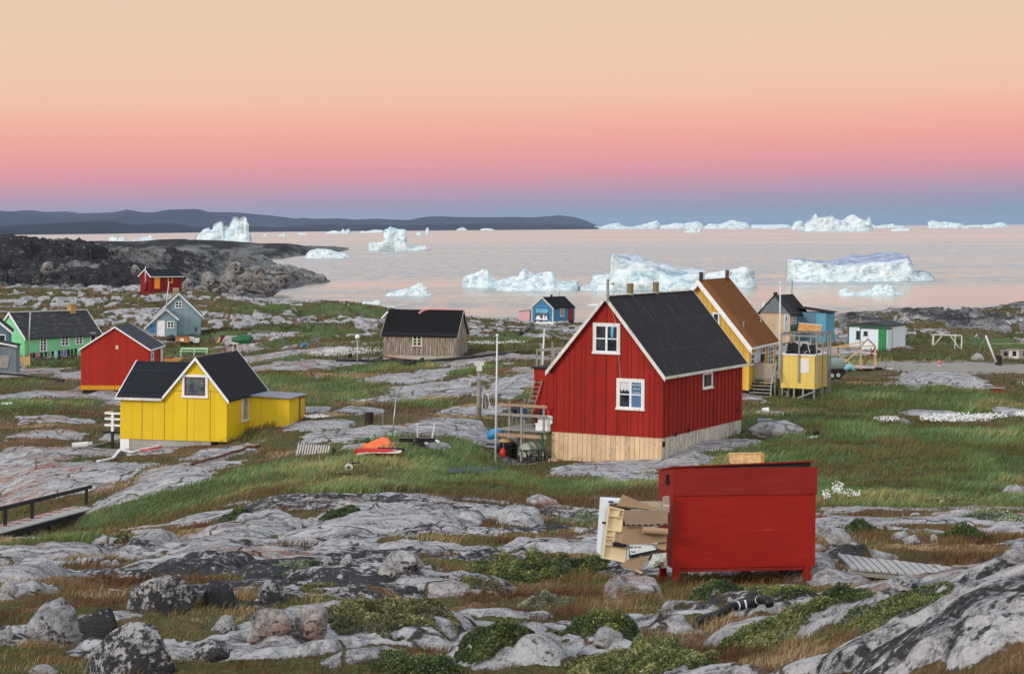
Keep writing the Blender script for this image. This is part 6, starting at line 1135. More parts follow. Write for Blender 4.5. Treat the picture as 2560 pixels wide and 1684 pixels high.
u0, u1 = hq.hit('F', 1950, 838, .12)[0], hq.hit('F', 2042, 838, .12)[0]; u2 = hq.hit('F', 2078, 838, -3.4)[0]
mb = MB(); mb.bar((u0, -.14, top-.02), (u1+.1, -.14, top-.02), .09); mb.bar((u1, -.1, top+.06), (u2, 3.5, top+.1), .08); mb.bar((u0, -.1, top+.06), (u0+1.0, 3.5, top+.06), .08); mb.bar((u0+1, 3.5, top), (u2, 3.5, top), .08); mb.build('beam', GREYW, sf)
mb = MB()
for i in range(5): mb.bar((u0+.2+.5*i, -.06, top+.14), (u0+.6+.5*i, 3.4, top+.14), .05)
mb.build('slat', GREYW, sf)
o = thing('net_heap', 'heap of black nets and white laths on the stilt shed roof', 'nets', hq.M @ Vector((0, 1.2, 2.18)), -.401, lean=.021); mb = MB()
for i in range(14): mb.path([(random.uniform(-.9, .9), random.uniform(-.9, 1.2), .05), (random.uniform(-.9, .9), random.uniform(-.6, .9), random.uniform(.2, .5)), (random.uniform(-.9, .9), random.uniform(-.9, 1.2), .06)], [.1, .2, .08], 6)
mb.build('net', plain('black_net', (.012, .014, .016), .9, .5, 8), o)
for i in range(4): mb = MB(); mb.bar((random.uniform(-.4, .9), -.8, .1), (random.uniform(-.4, .9), .2, random.uniform(.35, .6)), .04); mb.build('lath', OFFW, o)
# ---- pale timber frame, platform, trailer
o, s = thing('timber_frame', 'half built pine roof frame behind the stilt shed', 'timber frame', P(2150, 920, 150), 0), 150/F; sx_ = lambda px, py, y=0: ((px-2150)*s, y, (920-py)*s)
for a_, b_, nm, mt in (((2152, 922), (2152, 866), 'post', PINE), ((2187, 916), (2187, 864), 'post', PINE), ((2095, 910), (2096, 868), 'post', GREYW), ((2090, 905), (2095, 870), 'post', GREYW), ((2075, 868), (2186, 864), 'rafter', PINE), ((2076, 870), (2168, 852), 'rafter', PINE), ((2168, 846), (2188, 865), 'rafter', boards('brown_rafter', (.3, .16, .08), 9, .001)), ((2168, 846), (2152, 866), 'rafter', GREYW), ((2076, 874), (2140, 918), 'brace', PINE), ((2105, 910), (2152, 872), 'brace', PINE), ((2187, 868), (2160, 912), 'brace', plain('red_brace', (.25, .03, .03))), ((2147, 878), (2192, 884), 'brace', OFFW)):
    mb = MB(); y = random.uniform(-.1, .1); mb.bar(sx_(*a_, y), sx_(*b_, y+.05), .11, .09); mb.build(nm, mt, o)
o, s = gt('platform', 'low grey wooden platform under the pine frame', 'platform', 2145, 928); mb = MB(); mb.box(-1.6, 1.3, -.2, 2.6, .25, .33); mb.build('deck_boards', boards('pinkish_deck', (.42, .36, .35), .2, .04, .6, .2), o)
for x in (-1.4, -.4, .5, 1.2): mb = MB(); mb.box(x-.12, x+.12, -.18, -.02, -.3, .248); mb.build('block', DARKW, o)
o, s = gt('pallet', 'weathered grey pallet stack right of the low platform', 'pallet', 2180, 926); mb = MB()
for i in range(5): mb.box(-.7, .9, -.3+i*.25, -.12+i*.25, .3, .34)
mb.build('slats', GREYW, o); mb = MB(); mb.box(-.65, .8, -.25, .6, -.1, .22); mb.build('pallet_base', DARKW, o)
o, s = gt('plank_stack', 'flat pale boards lying on the grass right of the pallet stack', 'boards', 2212, 923); mb = MB(); mb.box(-.7, .7, -.1, .2, .02, .1); mb.box(-.5, .5, .22, .5, .02, .08); mb.build('board', OFFW, o)
o, s = thing('trailer', 'dark six wheeled trailer under a grey green cover', 'trailer', P(2080, 946, 140), .1), 140/F; sx_ = lambda px, py, y=0: ((px-2080)*s, y, (946-py)*s)
for px, py, y in ((2079, 938, 0), (2095, 937, 0), (2111, 932, .9), (2064, 940, 0), (2098, 932, 1.1)):
    w_ = thing; mb = MB(); c = sx_(px, py, y); mb.tube((c[0], y-.1, c[2]), (c[0], y+.12, c[2]), .3, n=18); tr = mb.build('wheel', BLACK, o); mb = MB(); mb.tube((c[0], y-.115, c[2]), (c[0], y-.102, c[2]), .15, n=14); mb.build('rim', OFFW, tr)
mb = MB(); mb.box(sx_(2058, 0)[0], sx_(2114, 0)[0], .1, 1.1, sx_(0, 934)[2], sx_(0, 922)[2]); mb.build('chassis', plain('dark_maroon', (.03, .015, .018)), o)
mb = MB(); mb.path([(sx_(2055, 0)[0], .55, .72), (sx_(2070, 0)[0], .55, .86), (sx_(2095, 0)[0], .55, .92), (sx_(2108, 0)[0], .55, .96), (sx_(2116, 0)[0], .55, .8)], [.42, .5, .52, .5, .2], 12); mb.build('cover', plain('grey_green_cover', (.25, .32, .28), .8, .25, 3), o, smooth=True)
o, s = gt('tarp_bundle', 'crumpled light blue tarpaulin on the grass right of the trailer', 'tarp', 2120, 930); mb = MB(); mb.path([(-.5, 0, .1), (-.2, 0, .35), (.2, .1, .42), (.55, 0, .1)], [.12, .3, .26, .08], 9); mb.build('sheet', plain('light_blue_tarp', (.2, .5, .62), .5), o, smooth=True)
# chipboard sheet and green bag by the blue lean-to
o = thing('chipboard_sheet', 'orange chipboard sheet leaning at the blue lean-to', 'board', P(2024, 829, 211), -.1); s = 211/F; mb = MB(); mb.prism([(-30*s, 0), (26*s, -1*s), (30*s, 16*s), (-26*s, 21*s)], lambda u, v, n: (u, v*.3+n, v), 0, .06); mb.build('sheet', plain('orange_chipboard2', (.50, .26, .09), .7, .4, 3), o); mb = MB(); mb.prism([(-27*s, 21*s), (31*s, 16*s), (31*s, 17.5*s), (-27*s, 22.5*s)], lambda u, v, n: (u, v*.3+n, v), -.02, .08); mb.build('edge_strip', OFFW, o)
o = thing('sack', 'dark green bulging sack beside the chipboard sheet', 'sack', P(1984, 828, 211.5), 0); mb = MB(); mb.path([(0, 0, 0), (0, 0, .2), (.02, 0, .6), (0, 0, .8)], [.3, .38, .36, .15], 10); mb.build('sack_body', plain('green_sack', (.02, .045, .03)), o, smooth=True)
# chair thing on whaleback
o, s = gt('chair', 'black tubular chair frame lying by the big grey boulder', 'chair', 2030, 1098); mb = MB(); mb.path([(-.28, 0, 0), (-.28, 0, .35), (-.22, 0, .45), (-.14, 0, .35), (-.12, 0, .1)], .025, 6); mb.path([(-.25, .3, .1), (.1, .3, .12), (.25, .25, .45), (.36, .2, .3)], .03, 6); mb.build('tube_frame', BLACK, o); mb = MB(); mb.sheet([[(-.28+.58*i/4, .0, .02+.12*j+.02*i) for i in range(5)] for j in range(2)], .03); mb.build('seat', plain('pale_seat', (.4, .48, .5)), o); mb = MB(); mb.ball((.22, .1, .33), .17, 1, .5, 1); mb.build('backrest', BLACK, o)
# ---- fence, sled, canvas heap
o, s = gt('picket_fence', 'fallen white picket fence section leaning in the grass', 'fence', 785, 1134)
for i in range(13):
    x = (-46+i*6.4)*s; mb = MB(); h = (26-.3*i)*s; k = .18; mb.prism([(x, -.15), (x+3.4*s, -.15), (x+3.4*s+k*h*1.1, h*.9), (x+1.7*s+k*h*1.2, h), (x+k*h*1.1, h*.9)], lambda u, v, n: (u, n+.25*v, v), 0, .03); mb.build('picket', OFFW, o)
mb = MB(); mb.bar((-42*s, .12, 8*s), (36*s, .12, 7*s), .05); mb.bar((-40*s, .22, 17*s), (38*s, .22, 15*s), .05); mb.build('rail', GREYW, o)
o, s = gt('board', 'short black board stuck in the grass at the fence end', 'board', 832, 1136); mb = MB(); mb.prism([(-6*s, -.1), (2*s, -.1), (9*s, 15*s), (0, 16*s)], lambda u, v, n: (u, n, v), 0, .1); mb.build('plank', DARKW, o)
o, s = gt('canvas_heap', 'bright orange canvas heaped on the rock slab', 'canvas', 945, 1124); gg = []
for i in range(9):
    row = []
    for j in range(15):
        a, b = i/8, j/14; x = (-45+90*b)*s; pr = np.interp(b, [0, .15, .35, .6, .8, 1], [3, 14, 22, 33, 24, 3]); z = pr*s*math.sin(math.pi*min(1, a*1.15))**.7*.9+random.uniform(-.05, .05); row.append((x, (-.6+1.9*a), max(0, z)+.02))
    gg.append(row)
mb = MB(); mb.sheet(gg, .03); mb.build('sheet', plain('orange_canvas', (.85, .16, .05), .7, .35, 2), o, smooth=True); mb = MB(); mb.ball((-.52, .2, .42), .17, 1, 1, .8); mb.build('patch_cloth', plain('dark_green_cloth', (.02, .07, .05)), o)
o, s = gt('boat', 'small red hulled dinghy with white boards in front of the orange canvas', 'boat', 945, 1142, -.05); hull = []
for i in range(9):
    b = i/8; wd = .42*math.sin(math.pi*(.12+.8*b))**.6; x = (-58+118*b)*s; row = [(x, -wd, .33), (x, -wd*.75, .12), (x, 0, .02), (x, wd*.75, .12), (x, wd, .33)]; hull.append(row)
mb = MB(); mb.sheet(hull, .03); mb.build('hull', plain('red_hull', (.5, .02, .02), .4), o); mb = MB(); mb.sheet([[(-50*s+i*22*s, -.62+j*.35, .16+.05*math.sin(i+j)+.04*i) for j in range(3)] for i in range(6)], .04); mb.build('board_cover', OFFW, o); mb = MB(); mb.tube((0, -.1, .42), (48*s, -.1, .4), .03); mb.tube((48*s, -.1, .4), (68*s, -.1, .36), .07); mb.build('oar', BLACK, o)
o, s = gt('wheelbarrow', 'upturned wheelbarrow with a white wheel on the small rock', 'wheelbarrow', 878, 1178); mb = MB(); mb.tube((-.1, -.06, .17), (-.1, .06, .17), .17, n=16); wh = mb.build('wheel', OFFW, o); mb = MB(); mb.tube((-.1, -.07, .17), (-.1, -.062, .17), .07, n=10); mb.build('hub', BLACK, wh); mb = MB(); mb.bar((-.2, 0, .3), (.35, 0, .38), .05); mb.bar((.0, .1, .1), (.05, .1, .42), .04); mb.bar((-.5, .1, .05), (-.1, .1, .2), .03); mb.build('frame', BLACK, o)
o, s = gt('board', 'dark plank lying at the path edge below the wheelbarrow', 'board', 852, 1190); mb = MB(); mb.box(-.3, .4, -.06, .06, .08, .13); mb.box(-.2, -.05, -.05, .05, -.05, .079); mb.build('plank', DARKW, o)
o, s = gt('sled', 'black dog sled frame with upright handles on the rocks', 'sled', 1045, 1112, .1); mb = MB(); mb.box(-.9, -.25, -.2, .4, .18, .34); mb.box(.05, .8, -.2, .5, .2, .34); mb.build('bed', BLACK, o)
for x, k in ((.0, .05), (.62, -.16)): mb = MB(); mb.bar((x, 0, .05), (x-k, 0, 1.05), .05); mb.bar((x, .3, .05), (x-k, .3, 1.0), .05); mb.build('handle', OFFW, o)
mb = MB(); mb.bar((-1.0, -.15, .1), (.9, -.15, .12), .06); mb.bar((-1.0, .35, .1), (.9, .35, .12), .06); mb.build('runner', GREYW, o)
o, s = gt('engine_block', 'black greasy engine block at the grass edge below the sled', 'engine', 1048, 1120); mb = MB(); mb.box(-.3, .25, -.25, .25, -.05, .3); mb.box(-.2, .1, -.15, .15, .303, .5); mb.build('block', BLACK, o, bevel=.03); mb = MB(); mb.tube((.25, 0, .2), (.4, 0, .2), .1); mb.build('flywheel', METAL, o)
o, s = gt('bag', 'white plastic bag at the sled', 'bag', 1086, 1110); mb = MB(); mb.ball((0, 0, .1), .22, 1.3, 1, .6); mb.build('bag_body', WHITE, o, smooth=True)
def ground_sheet(name, label, cat, pts, mt, th=.05, amp=.12, ymin=0):
    """loose sheet draped over the ground along a row of photo points (column, row, half height in rows)"""
    Q = [(G(x, y-h, ymin), G(x, y, ymin), G(x, y+h, ymin)) for x, y, h in pts]; o = thing(name, label, cat, Q[0][1], 0, None, 0); b = Q[0][1]; gg = []
    for j in range(3): gg.append([tuple(q[j]-b+Vector((0, 0, th+amp*(j == 1)+random.uniform(0, amp*.6)))) for q in Q])
    mb = MB(); mb.sheet(gg, .03); mb.build('sheet', mt, o, smooth=True); return o
ground_sheet('net_sheet', 'dark green net lying in the grass below the deck', 'net', [(1120, 1185, 3), (1145, 1180, 6), (1175, 1176, 7), (1205, 1180, 6), (1235, 1176, 6), (1262, 1165, 8), (1280, 1158, 8)], plain('dark_green_net', (.045, .07, .065), .8, .4, 4), ymin=80)
o, s = gt('box', 'pale grey concrete block beside the big boulder', 'block', 1913, 1062); mb = MB(); mb.box(-.42, .42, -.3, .3, -.2, .28); mb.prism([(-.42, .283), (.42, .283), (.38, .33), (-.36, .32)], lambda u, v, n: (u, n, v), -.3, .3); mb.build('block', plain('grey_block', (.25, .26, .26), .85, .3, 4), o)
o, s = gt('bucket', 'white plastic bucket lying on the small grey rock in the meadow', 'bucket', 1912, 1030); mb = MB(); mb.tube((-.15, 0, .12), (.2, 0, .14), .12, .15, 12); mb.build('pail', WHITE, o); mb = MB(); mb.tube((.2, 0, .14), (.22, 0, .14), .165, .165, 12); mb.build('rim', WHITE, o)
# ---- pipes on the ground
def ground_line(name, label, cat, pts, r, mt, lift=.0, n=8, ymin=0):
    Q = [G(x, y, ymin) for x, y in pts]; o = thing(name, label, cat, Q[0], 0, None, 0); QQ = []
    for a, b in zip(Q, Q[1:]):
        for i in range(6): QQ.append(a.lerp(b, i/6))
    QQ.append(Q[-1]); 
    for q in QQ: q.z = max(q.z, float(zat(q.x, q.y)))
    mb = MB(); mb.path([tuple(q-Q[0]+Vector((0, 0, r*.8+lift))) for q in QQ], r, n); mb.build('pipe_run', mt, o, smooth=True); return o, [q-Q[0] for q in QQ]
ground_line('water_pipe', 'black water pipe crossing the rocks below the weathered brown house', 'pipe', [(840, 904), (930, 906), (1010, 906), (1060, 907), (1120, 902), (1180, 897), (1260, 886), (1330, 878)], .12, BLACK, .05)
ground_line('water_pipe', 'short black pipe branch left of the weathered brown house', 'pipe', [(935, 904), (950, 896), (957, 888), (957, 872)], .1, BLACK, .05)
ground_line('water_pipe', 'black pipe branch running from the lower front of the brown house', 'pipe', [(992, 907), (1020, 914), (1045, 907), (1058, 900)], .1, BLACK, .05)
ground_line('drain_pipe', 'rusty brown pipe lying across the rock below the yellow cottage', 'pipe', [(480, 1164), (540, 1148), (600, 1130), (650, 1118)], .07, RUST, .04)
ground_line('drain_pipe', 'dark pipe line on the red rock slab left of the white pole', 'pipe', [(0, 937), (60, 940), (120, 948), (160, 954)], .09, BLACK, .03)
ground_line('drain_pipe', 'black pipe running down the rock from the blue mural hut', 'pipe', [(1330, 811), (1318, 824), (1302, 838)], .22, BLACK, .05)
o, Q = ground_line('corrugated_pipe', 'black corrugated drain pipe with white bands in the foreground', 'pipe', [(1748, 1562), (1800, 1545), (1850, 1524), (1885, 1518), (1925, 1524)], .052, BLACK, .02, 12)
for k in (11, 14, 20):
    q = Q[min(k, len(Q)-2)]; d = (Q[min(k+1, len(Q)-1)]-q).normalized()*.02; mb = MB(); mb.tube(tuple(q+Vector((0, 0, .062))), tuple(q+d+Vector((0, 0, .062))), .058, n=12); mb.build('band', WHITE, o)
mb = MB()
for i in range(1, len(Q)-1): d = (Q[i+1]-Q[i]).normalized()*.03; mb.tube(tuple(Q[i]+Vector((0, 0, .062))), tuple(Q[i]+d+Vector((0, 0, .062))), .056, n=12)
mb.build('rib', BLACK, o)
# ---- boards and scraps by the yellow cottage
for pts, lb, mt, w_ in (([(440, 1105), (378, 1122), (330, 1134)], 'long white plank leaning below the yellow cottage', WHITE, .12), ([(330, 1134), (300, 1128), (282, 1150), (245, 1157)], 'broken white boards on the rock left of the cottage foundation', WHITE, .14), ([(180, 1128), (240, 1117), (300, 1102)], 'long grey pipe on the rocks left of the yellow cottage', GREYW, .13), ([(405, 1121), (375, 1128), (345, 1130)], 'red board under the white plank', REDP, .1)):
    Q = [G(x, y, 90) for x, y in pts]; o = thing('plank', lb, 'plank', Q[0], 0, 'loose boards by the yellow cottage', 0); mb = MB()
    for a, b in zip(Q, Q[1:]): mb.bar(tuple(a-Q[0]+Vector((0, 0, .1))), tuple(b-Q[0]+Vector((0, 0, .1))), w_, .07)
    mb.build('board', mt, o)
o, s = gt('canister', 'dirty white cylinder lying on the rocks left of the cottage', 'cylinder', 200, 1121, ymin=90); mb = MB(); mb.tube((-.4, 0, .15), (.4, .1, .22), .15, n=12); mb.build('cylinder_body', OFFW, o); mb = MB(); mb.tube((.4, .1, .22), (.62, .13, .24), .13, n=12); mb.build('end_cap', METAL, o)
# ---- bench
o, s = gt('bench', 'mint green slatted bench on the rock behind the red shed', 'bench', 485, 888); GP = plain('mint_bench_paint', (.35, .6, .38), .6, .1); w_ = 34*s
mb = MB(); mb.box(-w_, w_, .25, .29, .6, .78); mb.build('backrest', GP, o); mb = MB(); mb.box(-w_-.1, w_, -.2, .2, .38, .44); mb.build('seat', GP, o)
for x in (-w_+.05, 0, w_-.1): mb = MB(); mb.box(x-.05, x+.05, .2, .245, 0-.1, .8); mb.box(x-.05, x+.05, -.15, -.08, -.1, .378); mb.build('leg', GP, o)
# ---- clutter by the blue grey house
def heap(name, label, cat, px, py, parts, rz=0, group=None):
    o, s = gt(name, label, cat, px, py, rz, group)
    for nm, mt, fn in parts:
        mb = MB(); fn(mb, s); mb.build(nm, mt, o)
    return o
heap('crate', 'orange wooden crate with a white notice in front of the blue grey house', 'crate', 456, 855, [('crate_body', plain('orange_wood', (.42, .17, .04), .7, .3), lambda b, s: b.box(-16*s, 16*s, -.4, .4, 0, 14*s)), ('notice', WHITE, lambda b, s: b.box(-4*s, 5*s, -.45, -.403, 3*s, 10*s)), ('slat', RUST, lambda b, s: b.box(-16.5*s, 16.5*s, -.43, -.403, 12*s, 13.5*s))])
heap('tarp_bundle', 'black plastic bundle beside the orange crate', 'bundle', 427, 852, [('sheet', BLACK, lambda b, s: b.path([(-12*s, 0, .05), (-3*s, 0, 6*s), (5*s, 0, 7*s), (13*s, 0, .1)], [.1, .38, .42, .12], 9)), ('knot', BLACK, lambda b, s: b.ball((2*s, 0, 13*s), .14))])
heap('firewood_pile', 'pile of orange offcuts at the corner of the blue grey house', 'wood pile', 376, 846, [('log', plain('orange_offcut', (.6, .28, .06), .7, .3), lambda b, s: [b.bar((random.uniform(-8, 6)*s, -.2, random.uniform(0, 9)*s), (random.uniform(-6, 9)*s, .3, random.uniform(0, 8)*s), .16) for i in range(16)])])
heap('box', 'white foam box at the right corner of the blue grey house', 'box', 491, 856, [('box_body', WHITE, lambda b, s: b.box(-7*s, 7*s, -.4, .4, 0, 9*s)), ('lid', WHITE, lambda b, s: b.box(-7.4*s, 7.4*s, -.45, .45, 9.03*s, 10.5*s))])
heap('box', 'tilted white foam box right of the orange crate', 'box', 478, 853, [('box_body', WHITE, lambda b, s: b.prism([(-5*s, 1*s), (5*s, 0), (6*s, 9*s), (-6*s, 10*s)], lambda u, v, n: (u, n, v), -.3, .3)), ('lid', WHITE, lambda b, s: b.prism([(-6.3*s, 10.1*s), (6.3*s, 9.05*s), (6.3*s, 10.2*s), (-6.3*s, 11*s)], lambda u, v, n: (u, n, v), -.33, .33))])
heap('sofa_wreck', 'maroon and ochre upholstery wreck on the grass', 'furniture', 548, 857, [('frame', plain('maroon_cloth', (.09, .015, .035), .8), lambda b, s: b.prism([(-14*s, 0), (14*s, 0), (14*s, 15*s), (10*s, 20*s), (3*s, 19*s)], lambda u, v, n: (u, n, v), 0, .9)), ('cushion', plain('ochre_cushion', (.5, .3, .1), .8), lambda b, s: b.prism([(-10*s, .0), (2*s, 1*s), (4*s, 14*s), (0, 15*s)], lambda u, v, n: (u, n, v), -.1, -.01))])
heap('boat', 'overturned dark green boat on the grass', 'boat', 604, 857, [('hull', plain('green_hull', (.015, .09, .03), .5, .25), lambda b, s: b.path([(-24*s, 0, 3*s), (-18*s, 0, 6*s), (0, 0, 8*s), (22*s, 0, 8*s), (25*s, 0, 6*s)], [.2, .42, .58, .58, .4], 12)), ('keel', DARKW, lambda b, s: b.bar((-22*s, 0, 12*s), (24*s, 0, 20*s), .08))])
heap('plank_stack', 'stack of pale boards in front of the overturned green boat', 'boards', 588, 860, [('board', OFFW, lambda b, s: (b.box(-14*s, 10*s, -.3, 0, .02, .12), b.box(-10*s, 13*s, -.28, .05, .123, .25)))])
heap('tarp_bundle', 'small bright blue plastic scrap on the heath', 'plastic', 759, 866, [('sheet', plain('bright_blue_plastic', (.02, .2, .6), .5), lambda b, s: b.path([(-4*s, 0, .1), (0, 0, 5*s), (3*s, 0, .1)], [.12, .22, .1], 8)), ('fold', plain('bright_blue_plastic', (.02, .2, .6)), lambda b, s: b.ball((3*s, 0, .2), .14))])
heap('cable_reel', 'grey slatted wooden cone stand behind the yellow cottage roof', 'stand', 588, 882, [('slat', OFFW, lambda b, s: [b.bar((x*s, 0, 0), (x*.55*s, 0, 20*s), .14) for x in (-6, -3, 0, 3, 6)]), ('crosspiece', GREYW, lambda b, s: b.bar((-5*s, -.08, 8*s), (5*s, -.08, 8*s), .08))])
heap('crate', 'long ochre box behind the red shed', 'crate', 440, 905, [('crate_body', plain('ochre_box', (.4, .2, .04), .7, .3), lambda b, s: b.box(-30*s, 13*s, -.3, .4, 0, 10*s)), ('lid', plain('maroon_lid', (.14, .02, .03)), lambda b, s: b.box(-31*s, -8*s, -.32, .42, 10.03*s, 12*s))])
# ---- plank fence and washing
o, s = gt('plank_fence', 'short pale plank fence panel left of the washing line', 'fence', 58, 917)
for i in range(11): mb = MB(); mb.box((-17+i*3.1)*s, (-14.3+i*3.1)*s, 0, .04, -.2, 26*s+.04*random.random()); mb.build('board', boards('ochre_fence_board', (.5, .34, .14), 3, .001, 1, .25), o)
o, s = gt('stair_rail', 'grey sloping stair rail by the left edge shed', 'railing', 52, 922); mb = MB(); mb.bar((-14*s, -.1, 28*s), (10*s, -.1, 8*s), .14); mb.bar((-14*s, -.1, 20*s), (8*s, -.1, 2*s), .1); mb.build('handrail', GREYW, o); mb = MB(); mb.bar((10*s, -.1, 9*s), (10*s, -.1, -4*s), .16); mb.build('post', GREYW, o)
Yl = 212; s = Yl/F; wl0, wl1 = P(46, 884, Yl), P(215, 866, Yl)
o = thing('clothes_line', 'rope washing line in front of the mint green house', 'washing line', wl0, 0, None, 0); mb = MB(); mid = (wl1-wl0)*.5-Vector((0, 0, .1)); mb.path([(0, 0, 0), tuple(mid), tuple(wl1-wl0)], .02, 4); mb.build('rope', GREYW, o)
for p in (Vector(), wl1-wl0): mb = MB(); mb.tube(tuple(p+Vector((0, 0, .1))), tuple(p-Vector((0, 0, 1.9))), .06, n=6); mb.build('post', GREYW, o)
WASH = [(78, 886, 899, 6, 'shirt', (.4, .01, .03), 'dark red shirt on the washing line by the plank fence'), (85, 886, 907, 6, 'trousers', (.012, .01, .012), 'black trousers hanging right of the red shirt'), (94, 885, 908, 9, 'trousers', (.55, .2, .35), 'pink trousers on the washing line'), (104, 885, 904, 7, 'towel', (.05, .045, .035), 'dark olive towel right of the pink trousers'), (114, 884, 899, 6, 'trousers', (.015, .015, .018), 'thin black leggings right of the olive towel'), (122, 884, 900, 6, 'towel', (.16, .2, .22), 'slate grey towel in the middle of the washing'), (132, 883, 895, 8, 'shirt', (.012, .012, .014), 'black shirt with a bright print on the washing line'), (139, 882, 906, 7, 'towel', (.35, .65, .72), 'pale turquoise towel on the washing line'), (148, 880, 904, 6, 'trousers', (.012, .012, .02), 'navy black trousers right of the turquoise towel'), (155, 878, 890, 6, 'shirt', (.14, .08, .35), 'violet shirt left of the purple one'), (163, 876, 891, 7, 'shirt', (.18, .09, .42), 'purple shirt with its sleeves down'), (171, 874, 899, 7, 'trousers', (.01, .01, .011), 'long black trousers in the right half of the washing'), (180, 871, 893, 7, 'shirt', (.01, .01, .011), 'black jumper second from the right end of the washing line'), (189, 869, 891, 6, 'trousers', (.012, .011, .012), 'black leggings at the right end of the washing line')]
for px, y0, y1, wd, nm, c, lb in WASH:
    k = (px-46)/169; p = wl0.lerp(wl1, k)-Vector((0, 0, .1*4*k*(1-k))); h = (y1-y0)*s; w_ = wd*s/2; y = 0
    if nm == 'trousers': poly = [(-w_, 0), (w_, 0), (w_*1.0, -h), (w_*.25, -h*.97), (0, -h*.35), (-w_*.3, -h*.93), (-w_*.95, -h)]
    elif nm == 'shirt': poly = [(-w_*.6, 0), (w_*.6, 0), (w_*1.1, -h*.5), (w_*.75, -h*.55), (w_*.6, -h*.3), (w_*.6, -h), (-w_*.6, -h*.95), (-w_*.6, -h*.3), (-w_*.8, -h*.6), (-w_*1.1, -h*.5)]
    else: poly = [(-w_, 0), (w_, -.02), (w_*.9, -h), (-w_*.85, -h*.92)]
    mb = MB(); mb.prism(poly, lambda u, v, n: (u, n+.04*math.sin(u*9+v*3), v-.02), 0, .03); ob = mb.build(nm, plain('cloth_%d' % px, c, .9, .3)); ob.location = p; tag(ob, lb, 'clothes', 'clothes on the washing line')
# ------------------------------------------------------------------ icebergs
ICE, t = newmat('iceberg_ice'); co = t.n('TexCoord').outputs['Object']; at = t.attr('size').outputs['Fac']
sc_ = t.n('VectorMath', {'operation': 'SCALE'}, i0=co, Scale=t.m('DIVIDE', 26.0, at)).outputs[0]
na = t.noise(t.map(sc_, (1, 1, 1.9), (.2, .5, 0)), .105, 6, .6, .8); nb_ = t.noise(sc_, .75, 6, .7); nc = t.noise(t.map(sc_, (1, 1, .25)), .5, 5, .65)
f = t.m('ADD', t.m('MULTIPLY', na, .72), t.m('ADD', t.m('MULTIPLY', nb_, .08), t.m('MULTIPLY', nc, .20)))
ic = t.ramp(f, [(.34, (.15, .25, .29)), (.42, (.34, .45, .48)), (.5, (.55, .63, .64)), (.62, (.70, .73, .71))])
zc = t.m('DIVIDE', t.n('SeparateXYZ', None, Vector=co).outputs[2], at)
ic = t.mix(t.attr('top').outputs['Fac'], ic, t.ramp(f, [(.36, (.12, .16, .23)), (.5, (.24, .29, .39)), (.62, (.40, .46, .55))]))  # shade of the upward faces, painted into the ice colour as darker blue-grey
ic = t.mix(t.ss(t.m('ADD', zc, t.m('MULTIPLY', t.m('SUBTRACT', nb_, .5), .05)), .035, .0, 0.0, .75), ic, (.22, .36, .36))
bp = t.n('Bump', None, Strength=.6, Distance=t.m('MULTIPLY', at, .10), Height=t.m('ADD', na, t.m('MULTIPLY', nb_, .12)))
out(t, t.n('BsdfPrincipled', None, Base_Color=ic, Roughness=.55, Normal=bp, Specular_IOR_Level=.3))
